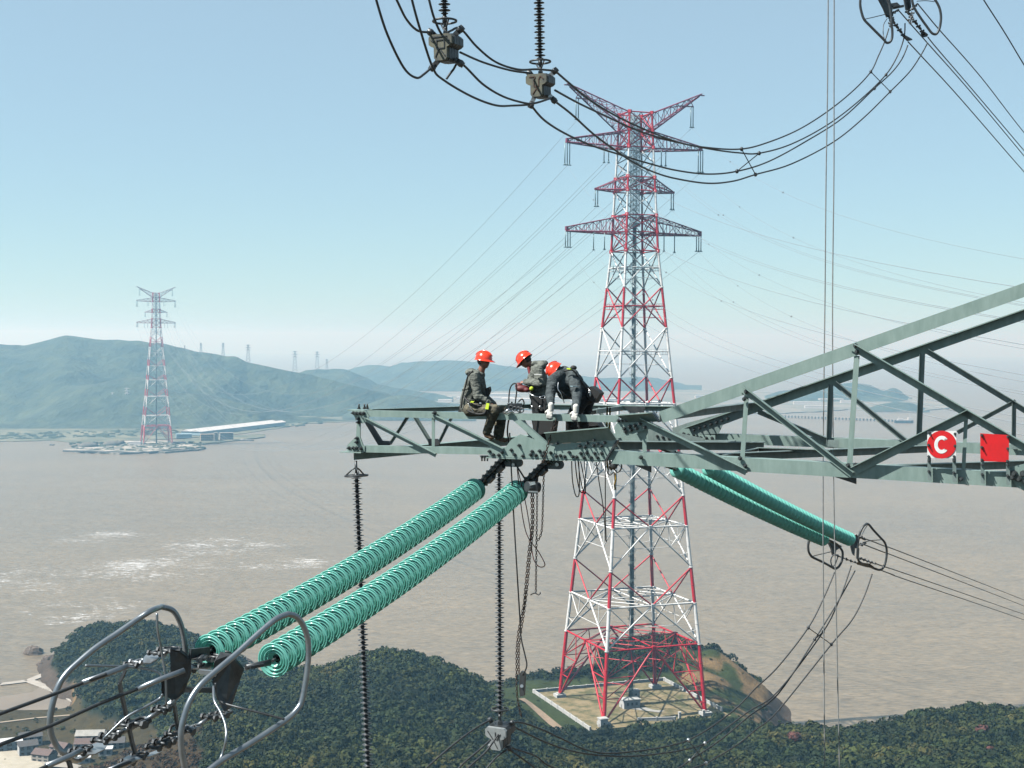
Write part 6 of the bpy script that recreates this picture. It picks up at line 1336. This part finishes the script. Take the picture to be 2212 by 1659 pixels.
face_bits(hc, fr, M1); helmet(hc + fr[2] * .028, fr, M1)
blob('jacket', torso(1.0) + limb([shn, eln, wn], [.085, .072, .05]) + limb([shf, elf, wf], [.085, .072, .05]) + folds(shn, eln, .085, 4, 1) + folds(eln, wn, .068, 4, 2) + folds(chest, waist, .17, 4, 3) + [('e', Z(372, 405, .2), (.10, .14, .07)), ('c', Z(430, 425, .05), Z(500, 420, .3), .045, .04), ('e', hip, (.165, .175, .08))], MAT['jacket'], M1, .012, 2)
blob('trousers', [('e', hip - UPV * .01, (.15, .18, .10)), *limb([hn, kn], [.115, .088]), *limb([kn, an], [.092, .068]), *limb([hf, kf], [.115, .088]), *limb([kf, af], [.098, .088]), *folds(hn, kn, .10, 5, 4), *folds(kn, an, .085, 5, 5), *folds(kf, af, .09, 4, 6)], MAT['trouser'], M1, .012, 2)
for a, t_, nm in ((an, tn, 0), (af, tf, 1)): blob('boot', [('c', a + UPV * .04, a - UPV * .03, .052, .05), ('c', a - UPV * .05, t_, .045, .040), ('e', t_, (.06, .045, .035), (AX, BK, UPV))], MAT['boot'], M1, .01, 2)
strap(M1, [Z(395, 385, -.1), Z(335, 450, -.1), Z(308, 560, -.04), Z(270, 700, .0), Z(255, 830, .0)], .013); strap(M1, [Z(290, 700, -.05), Z(350, 760, -.13), Z(420, 800, -.13), Z(500, 800, -.1)], .016); strap(M1, [Z(330, 860, -.12), Z(440, 900, -.14), Z(530, 890, -.14), Z(560, 830, -.13)], .018); strap(M1, [Z(340, 770, -.15), Z(360, 820, -.17), Z(410, 885, -.16)], .006, 'karabiner', 'chrome', 3)
mb = MB(); mb.prism([Z(212, 910, .1), Z(262, 915, .1), Z(285, 760, .1), Z(262, 745, .1), Z(235, 800, .1)], BK * .12); mb.prism([Z(255, 905, .3), Z(470, 955, .3), Z(470, 900, .3), Z(290, 880, .3)], BK * .22); mb.obj('tool_bag', MAT['webbing'], M1)
for a, b in (((365, 745), (400, 765)), ((545, 770), (580, 845))):
    mb = MB(); mb.prism([Z(a[0] + 10, a[1], -.18), Z(b[0] + 8, a[1] + 6, -.18), Z(b[0] - 4, b[1], -.18), Z(a[0] - 8, b[1] - 4, -.18)], BK * .02); mb.obj('lime_tag', MAT['lime'], M1)
mb = MB(); mb.prism([Z(540, 600, .1), Z(590, 575, .1), Z(598, 620, .1), Z(570, 690, .1), Z(545, 690, .1)], BK * .06); mb.obj('radio_pouch', MAT['webbing'], M1)
# ---------------- standing worker in the middle
M2 = thing('person', 'worker in orange helmet standing in the middle, head bowed over a tool in his hands', 'person', Z(1150, 1290, 2.0), 'line workers')
hc = Z(1018, 262, 1.95); fr = frame(-AX * .72 - UPV * .62 - BK * .15, UPV * .75 - AX * .55)
nk = Z(1105, 330, 1.98); sn, sf = Z(1165, 375, 1.70), Z(1150, 370, 2.25); chest = Z(1160, 490, 1.98); waist = Z(1178, 660, 2.0); hip = Z(1185, 760, 2.0)
en, ef = Z(1195, 540, 1.62), Z(1150, 550, 2.3); wn, wf = Z(1022, 518, 1.72), Z(1010, 600, 2.15)
hn, hf = Z(1200, 770, 1.85), Z(1170, 770, 2.15); kn, kf = Z(1205, 1000, 1.85), Z(1165, 1005, 2.2); an, af = Z(1215, 1230, 1.9), Z(1160, 1225, 2.2)
torso = lambda k: [('c', hip, waist, .145 * k, .15 * k), ('c', waist, chest, .155 * k, .17 * k), ('e', chest, (.17 * k, .21 * k, .20 * k), (AX, BK, UPV)), ('c', sn, sf, .09 * k, .09 * k), ('c', Z(1140, 370, 1.98), nk, .10 * k, .062 * k), ('c', sn.lerp(chest, .5), sf.lerp(chest, .5), .135 * k, .135 * k)]
blob('body', torso(.8) + [('c', nk, hc + UPV * .0, .06, .055)] + head_parts(hc, fr) + shrink([sn, en, wn], [.08, .062, .04]) + shrink([sf, ef, wf], [.08, .062, .04]) + hand_parts(wn, -AX * .95 - UPV * .1, -UPV * .6 + BK * .4) + hand_parts(wf, -AX * .95 + UPV * .1, UPV * .5) + shrink([hn, kn, an], [.10, .075, .05]) + shrink([hf, kf, af], [.10, .075, .05]), MAT['skin'], M2, .009, 2)
face_bits(hc, fr, M2); helmet(hc + fr[2] * .028, fr, M2)
blob('jacket', torso(1.03) + limb([sn, en, wn], [.092, .08, .055]) + limb([sf, ef, wf], [.092, .078, .055]) + folds(sn, en, .09, 4, 11) + folds(en, wn, .075, 4, 12) + folds(chest, waist, .18, 4, 13) + [('c', Z(1120, 300, 1.9), Z(1250, 300, 2.1), .05, .06), ('e', Z(1215, 320, 2.0), (.10, .14, .08)), ('e', waist + UPV * -.04, (.17, .18, .12))], MAT['jacket'], M2, .012, 2)
blob('collar', [('c', Z(1055, 350, 1.9), Z(1070, 420, 1.85), .03, .025)], MAT['redshirt'], M2, .01, 1)
blob('trousers', [('e', hip - UPV * .02, (.155, .18, .13)), *limb([hn, kn, an], [.12, .095, .078]), *limb([hf, kf, af], [.12, .095, .078]), *folds(hn, kn, .11, 4, 14), *folds(kn, an, .09, 4, 15)], MAT['trouserd'], M2, .012, 2)
for a in (an, af): blob('boot', [('c', a, a - UPV * .05, .055, .05), ('c', a - UPV * .07, a - UPV * .08 - AX * .16, .045, .042)], MAT['boot'], M2, .01, 2)
mb = MB(); mb.beam(Z(1130, 430, 1.5), Z(1215, 432, 1.5), .01, .05, (0, -1, 0)); mb.obj('chest_patch', MAT['signwhite'], M2)
mb = MB(); mb.ball(Z(1090, 598, 1.5), .036, (1, .5, 1), seg=10, rings=8); mb.obj('lime_tag', MAT['lime'], M2)
blob('maroon_pouch', [('e', Z(985, 600, 1.72), (.13, .07, .065)), ('e', Z(940, 565, 1.72), (.07, .06, .06)), ('e', Z(1035, 615, 1.72), (.07, .06, .045))], MAT['redglove'], M2, .012, 2)
strap(M2, [Z(1060, 650, 1.5), Z(1120, 685, 1.45), Z(1180, 700, 1.5), Z(1250, 680, 1.6)], .012, 'harness_strap', 'chrome'); strap(M2, [Z(1190, 690, 1.5), Z(1200, 715, 1.48), Z(1245, 715, 1.5), Z(1250, 690, 1.52)], .007, 'karabiner', 'chrome', 3)
for x0, y0, w, h in ((1090, 700, 90, 130), (1180, 720, 80, 150)):
    mb = MB(); mb.prism([Z(x0, y0, 1.55), Z(x0 + w, y0, 1.55), Z(x0 + w - 8, y0 + h, 1.55), Z(x0 + 10, y0 + h - 10, 1.55)], BK * .14); mb.obj('tool_pouch', MAT['webbing'], M2)
for x, y in ((1100, 800), (1195, 800)): mb = MB(); mb.cyl(Z(x, y, 1.5), Z(x - 8, y + 38, 1.5), .018, seg=7); mb.obj('tool', MAT['chrome'], M2)
# ---------------- bending worker at right
M3 = thing('person', 'worker in orange helmet bending forward at right, white gloves gripping the beam', 'person', Z(1650, 1290, 1.5), 'line workers')
hc = Z(1385, 392, .75); fr = frame(-AX * .45 - UPV * .82 - BK * .50, UPV * .62 - AX * .70 - BK * .2)
nk = Z(1470, 405, .85); sn, sf = Z(1345, 505, .45), Z(1580, 440, .80); chest = Z(1530, 500, .95); waist = Z(1660, 620, 1.2); hip = Z(1740, 690, 1.3)
en, ef = Z(1312, 680, .28), Z(1630, 660, .45); wn, wf = Z(1322, 838, -.10), Z(1618, 858, -.10)
hn, hf = Z(1700, 720, 1.05), Z(1760, 720, 1.5); kn, kf = Z(1560, 960, .95), Z(1700, 960, 1.5); an, af = Z(1590, 1200, 1.2), Z(1720, 1200, 1.7)
bx = (hip - nk).normalized()
torso = lambda k: [('c', hip, waist, .15 * k, .155 * k), ('c', waist, chest, .16 * k, .175 * k), ('c', sn, nk, .095 * k, .10 * k), ('c', nk, sf, .10 * k, .105 * k), ('c', Z(1440, 560, .7), Z(1600, 520, .9), .14 * k, .15 * k), ('c', chest, Z(1480, 400, .95), .15 * k, .10 * k), ('c', Z(1480, 640, .8), Z(1600, 620, 1.0), .12 * k, .14 * k)]
blob('body', torso(.8) + [('c', nk, hc, .065, .055)] + head_parts(hc, fr) + shrink([sn, en, wn], [.08, .062, .04]) + shrink([sf, ef, wf], [.08, .062, .04]) + shrink([hn, kn, an], [.10, .075, .05]) + shrink([hf, kf, af], [.10, .075, .05]) + hand_parts(wn, -UPV * .8 - BK * .3, BK, .9) + hand_parts(wf, -UPV * .8 - BK * .3, BK, .9), MAT['skin'], M3, .009, 2)
face_bits(hc, fr, M3); helmet(hc + fr[2] * .028, fr, M3)
blob('jacket', torso(1.03) + limb([sn, en, wn.lerp(en, .12)], [.098, .082, .047]) + limb([sf, ef, wf.lerp(ef, .12)], [.105, .088, .050]) + folds(sn, en, .095, 5, 21) + folds(en, wn, .075, 4, 22) + folds(sf, ef, .10, 5, 23) + folds(ef, wf, .08, 4, 24) + folds(chest, waist, .18, 4, 25), MAT['jacketd'], M3, .012, 2)
blob('trousers', [('e', hip, (.17, .18, .15)), *limb([hn, kn, an], [.125, .10, .08]), *limb([hf, kf, af], [.125, .10, .08]), *folds(hn, kn, .12, 4, 26), *folds(hf, kf, .12, 4, 27)], MAT['trouserd'], M3, .012, 2)
for a in (an, af): blob('boot', [('c', a, a - UPV * .05, .055, .05), ('c', a - UPV * .07, a - UPV * .08 - AX * .16, .045, .042)], MAT['boot'], M3, .01, 2)
for w_ in (wn, wf): blob('glove', [(('e',) + tuple(p[1:]) if p[0] == 'e' else ('c', p[1], p[2], p[3] * 1.18, p[4] * 1.18)) for p in hand_parts(w_, -UPV * .85 - BK * .25 + AX * -.12, BK * .8 - UPV * .3, 1.3)] + [('c', w_ + UPV * .06, w_ - UPV * .02, .046, .044)], MAT['glove'], M3, .007, 1)
strap(M3, [Z(1410, 520, .3), Z(1405, 600, .25), Z(1440, 660, .25), Z(1470, 740, .3), Z(1480, 770, .3)], .009, 'karabiner', 'chrome'); strap(M3, [Z(1480, 390, .6), Z(1580, 380, .6), Z(1650, 470, .7), Z(1740, 600, .9)], .014); strap(M3, [Z(1430, 620, .3), Z(1520, 700, .4), Z(1640, 720, .8), Z(1750, 690, 1.0)], .016); strap(M3, [Z(1760, 590, .85), Z(1790, 640, .8), Z(1790, 690, .8), Z(1770, 640, .8)], .007, 'karabiner', 'chrome', 3)
mb = MB(); mb.prism([Z(1740, 590, .95), Z(1800, 570, .95), Z(1870, 620, .95), Z(1905, 655, .95), Z(1840, 770, .95), Z(1780, 740, .95), Z(1745, 680, .95)], BK * .22); mb.obj('tool_bag', MAT['webbing'], M3)
mb = MB(); mb.beam(Z(1565, 570, .28), Z(1635, 572, .42), .012, .055, (0, -1, 0)); mb.obj('arm_patch', mat('pale_blue_patch', (0.35, 0.50, 0.55), .6), M3)
mb = MB(); mb.beam(Z(1518, 360, .55), Z(1560, 365, .55), .02, .07, (0, -1, 0)); mb.obj('lime_tag', MAT['lime'], M3)
mb = MB(); mb.ball(Z(1590, 350, .8), .05, (1.1, .8, .8), seg=10, rings=8); mb.obj('buckle', MAT['webbing'], M3)
# ================================================================== hoist, chains, ropes
def rope(pts, r, lab, o=None, m_='webbing', name='rope', cat='rope', group='ropes and slings', Y=None, k=6):
    mb = MB(); mb.tube(spl([(P(x, y, o) if Y is None else at(x, y, Y)) for x, y in pts], k), r, 7); return mb.obj(name, MAT[m_], label=lab, cat=cat, group=group)
MAT['chain'] = mat('rusty_chain_steel', (0.10, 0.062, 0.048), 0.6, 0.5, col2=(0.055, 0.045, 0.042), scale=25)
MAT['yellow'] = mat('yellow_sling', (0.55, 0.33, 0.03), 0.8, col2=(0.06, 0.05, 0.04), scale=14, lo=.5, hi=.52); MAT['paleRope'] = mat('grey_rope', (0.34, 0.36, 0.36), 0.85, col2=(0.22, 0.24, 0.24), scale=10)
MAT['darkred'] = mat('dark_red_rope', (0.13, 0.025, 0.025), 0.8)
def chain(pts, o, lab, R=.022, w=.006, name='chain', hook=False):
    t = thing(name, lab, 'chain', P(*pts[0], o), 'hanging chains'); pp = spl([P(x, y, o) for x, y in pts], 12); tot = [0]
    for a, b in zip(pp[:-1], pp[1:]): tot.append(tot[-1] + (b - a).length)
    n = int(tot[-1] / (R * 2.1)); mb = MB(); j = 0
    for i in range(n):
        s = tot[-1] * (i + .5) / n
        while tot[j + 1] < s: j += 1
        c = pp[j].lerp(pp[j + 1], (s - tot[j]) / max(1e-6, tot[j + 1] - tot[j])); d = (pp[j + 1] - pp[j]).normalized(); sd = AX if i % 2 else BK; sd = (sd - d * sd.dot(d)).normalized()
        mb.tube([c + d * (R * 1.35 * math.cos(q * math.pi / 4)) + sd * (R * .8 * math.sin(q * math.pi / 4)) for q in range(8)], w, 4, True)
    mb.obj('links', MAT['chain'], t)
    if hook:
        e = pp[-1]; mb = MB(); mb.tube([e + AX * a + UPV * b for a, b in ((0, .02), (0, -.03), (.05, -.05), (.08, -.02), (.07, .0))], .012, 6); mb.tube([e + AX * a + UPV * b for a, b in ((0, -.02), (-.06, -.04), (-.09, -.06))], .011, 6); mb.obj('hook', MAT['dark'], t)
    return t
t = thing('chain_hoist', 'small dark chain hoist block hanging beside the top of the lower green string', 'hoist', P(1150, 1035, .2), None)
mb = MB(); mb.cyl(P(1138, 1051, .05), P(1163, 1053, .25), .085, seg=16); mb.box(P(1150, 1055, .15), .08, .07, .075); mb.obj('hoist_body', MAT['dark'], t)
mb = MB(); mb.prism([P(1147, 1041, .02), P(1156, 1040, .02), P(1158, 1046, .02), P(1145, 1049, .02)], -BK * .02); mb.prism([P(1142, 1060, .0), P(1162, 1061, .0), P(1162, 1064, .0), P(1142, 1063, .0)], -BK * .02); mb.obj('hoist_label', MAT['alu'], t)
mb = MB(); mb.cyl(P(1150, 1035, .15), P(1156, 1020, .15), .02, seg=7); mb.obj('hoist_hook', MAT['dark'], t)
chain([(1148, 1066), (1148.5, 1138), (1142, 1191), (1136, 1257), (1131, 1309), (1122, 1353), (1116.5, 1398), (1116, 1457), (1117, 1502), (1124, 1540), (1127, 1548)], .15, 'long rusty load chain, left fall, hanging from the hoist to the pulley block', .021, .0065)
chain([(1152, 1066), (1152, 1138), (1146, 1191), (1140, 1257), (1134, 1309), (1127, 1353), (1121, 1400), (1121, 1455)], .22, 'long rusty load chain, right fall, hanging from the hoist to the pulley block', .021, .0065)
chain([(1160.5, 1018), (1160, 1090), (1159, 1164), (1157.5, 1278)], .25, 'straight thin chain ending in a small hook right of the load chain', .019, .006, hook=True)
chain([(1175.5, 1008), (1174, 1048), (1171, 1137), (1166, 1161), (1160.5, 1167)], .25, 'thin slack chain bending left, rightmost of the hanging chains', .019, .006)
chain([(1192, 925), (1190, 940), (1184, 960), (1178, 985), (1172, 1000)], -.12, 'short chain lying over the bolted gusset plate', .024, .007)
chain([(1202, 905), (1198, 922), (1192, 940)], -.1, 'short chain hanging from the beam between the white gloves', .028, .008)
t = thing('pulley_block', 'slim pulley block low on the long load chain', 'pulley', P(1127, 1455, .2)); mb = MB(); mb.prism([P(1122.5, 1456, .1), P(1126, 1450, .1), P(1132, 1452, .1), P(1133.5, 1460, .1), P(1131.5, 1503, .1), P(1123, 1505, .1), P(1121, 1480, .1)], BK * .06); mb.obj('cheek_plate', MAT['dark'], t); mb = MB(); mb.cyl(P(1127, 1482, .07), P(1127, 1482, .2), .028, seg=12); mb.obj('sheave', MAT['alu'], t)
rope([(1101, 935), (1105.5, 1034), (1111, 1138), (1123, 1334), (1125.6, 1377), (1134, 1415), (1138, 1436), (1134, 1450), (1128.5, 1458)], .012, 'long straight black rope from the beam down to the pulley block', .1)
rope([(1117, 1008), (1122, 1060), (1128, 1110), (1135, 1145), (1144, 1166), (1162, 1190), (1174, 1211), (1177, 1221), (1171, 1225), (1162, 1222), (1153, 1208), (1148, 1180), (1146, 1150), (1141, 1117), (1134, 1080), (1118, 1012)], .008, 'thin dark red looped rope hanging beside the load chain', .3, 'darkred')
rope([(1117, 1008), (1128, 1025), (1137, 1040)], .014, 'short sling from the hanger plate to the hoist', .25)
rope([(1234.8, 992), (1235.5, 1018), (1237, 1040), (1242, 1066), (1247, 1073), (1251, 1066), (1251.5, 1030), (1249.7, 992)], .009, 'left black rope loop hanging under the big gusset', .3)
rope([(1242, 992), (1246, 1030), (1252, 1058), (1258, 1064), (1262, 1055), (1261, 1030), (1253, 992)], .009, 'middle black rope loop hanging under the big gusset', .35)
rope([(1248, 992), (1253, 1030), (1260, 1060), (1264, 1066), (1264.5, 1040), (1262, 992)], .008, 'right black rope loop hanging under the big gusset', .4)
rope([(1287, 993), (1294, 1040), (1303, 1096), (1308.5, 1168)], .0085, 'straight rope slanting to a point in front of the tower, left one', .3)
rope([(1307.6, 995), (1307.6, 1060), (1307.8, 1108), (1309.5, 1171)], .0085, 'straight rope hanging plumb in front of the tower, right one', .3)
for i, (x, lab) in enumerate(((1311, 'yellow and black sling hanging behind the beam end, left strand'), (1317, 'yellow and black sling hanging behind the beam end, right strand'))):
    rope([(x + 1, 880), (x, 910), (x, 960), (x + 1, 1004), (x + 4, 1016)], .016, lab, 1.2, 'yellow', 'sling', 'sling')
t = thing('rope_tackle', 'small dark shackle and hook bundle on the yellow sling', 'tackle', P(1326, 1005, .9)); mb = MB(); mb.ball(P(1326, 1006, .9), .06, (1, .6, 1.1), seg=9, rings=7); mb.tube(spl([P(x, y, .9) for x, y in ((1326, 1012), (1333, 1020), (1340, 1016), (1343, 1006), (1338, 999), (1334, 1006))], 4), .012, 6); mb.tube(spl([P(x, y, .9) for x, y in ((1318, 1004), (1313, 1020), (1318, 1026), (1326, 1020), (1328, 1034), (1329, 1056))], 4), .012, 6); mb.obj('tackle_body', MAT['dark'], t)
rope([(1328, 1022), (1330, 1034), (1328, 1046), (1329, 1058)], .016, 'short yellow rope tail under the tackle', .9, 'yellow')
rope([(1789.4, -60), (1787.5, 200), (1784.5, 380), (1782.4, 621), (1779.5, 850), (1778, 1040), (1778.5, 1250), (1780, 1450), (1782, 1720)], .013, 'left of the two long pale ropes hanging the full height at right', None, 'paleRope', Y=28.0, group='long tag lines', k=4)
rope([(1802, -60), (1801.6, 200), (1801.4, 380), (1798.6, 621), (1799, 850), (1801, 1060), (1805, 1250), (1809, 1450), (1815, 1720)], .013, 'right of the two long pale ropes hanging the full height at right', None, 'paleRope', Y=28.2, group='long tag lines', k=4)
# work rope and clutter in the arm, near the workers' hands
rope([(1099, 870), (1100, 850), (1103, 836), (1109, 829), (1115, 830), (1116, 845), (1114, 862), (1113, 872)], .012, 'black rope loop standing up between the seated and the middle worker', 1.2)
rope([(1106, 868), (1100, 900), (1096, 930), (1099, 955), (1101, 985)], .014, 'black rope bundle hanging down through the beam between the workers', .6)
rope([(1118, 870), (1125, 880), (1132, 872), (1128, 862), (1120, 868)], .011, 'small rope coil lying on the beam by the middle worker', .6)
t = thing('lever_tool', 'lever tool with shackles lying on the top chord between the first two workers', 'tool', P(1105, 885, -.05)); mb = MB(); mb.cyl(P(1088, 892, -.08), P(1102, 884, -.08), .028, seg=10); mb.cyl(P(1092, 894, -.08), P(1106, 888, -.08), .02, seg=10); mb.obj('lever_barrel', MAT['chrome'], t); mb = MB()
for x, y in ((1104, 880), (1112, 883), (1120, 884), (1127, 886)): mb.tube(ring_pts(P(x, y, .0), .034, BK, 12), .011, 6, True)
mb.box(P(1112, 878, .1), .12, .06, .05); mb.obj('lever_head', MAT['dark'], t)
t = thing('work_bag', 'black bag of gear hanging inside the beam below the middle worker', 'bag', P(1165, 925, 1.6)); mb = MB(); mb.prism([P(1148, 908, 1.5), P(1196, 906, 1.5), P(1192, 934, 1.5), P(1160, 938, 1.5), P(1152, 926, 1.5)], BK * .25); mb.obj('bag_body', MAT['webbing'], t); mb = MB(); mb.tube([P(1156, 908, 1.5), P(1160, 898, 1.5), P(1184, 898, 1.5), P(1188, 907, 1.5)], .012, 6); mb.obj('bag_handle', MAT['webbing'], t)
t = thing('work_bag', 'long black gear bag lying inside the beam below the bending worker', 'bag', P(1262, 920, 1.8)); mb = MB(); mb.prism([P(1222, 911, 1.8), P(1270, 910, 1.8), P(1290, 914, 1.8), P(1298, 926, 1.8), P(1262, 932, 1.8), P(1222, 930, 1.8)], BK * .25); mb.obj('bag_body', MAT['webbing'], t); mb = MB(); mb.beam(P(1226, 921, 1.78), P(1292, 919, 1.78), .01, .03, (0, -1, 0)); mb.obj('bag_strap', MAT['chrome'], t)
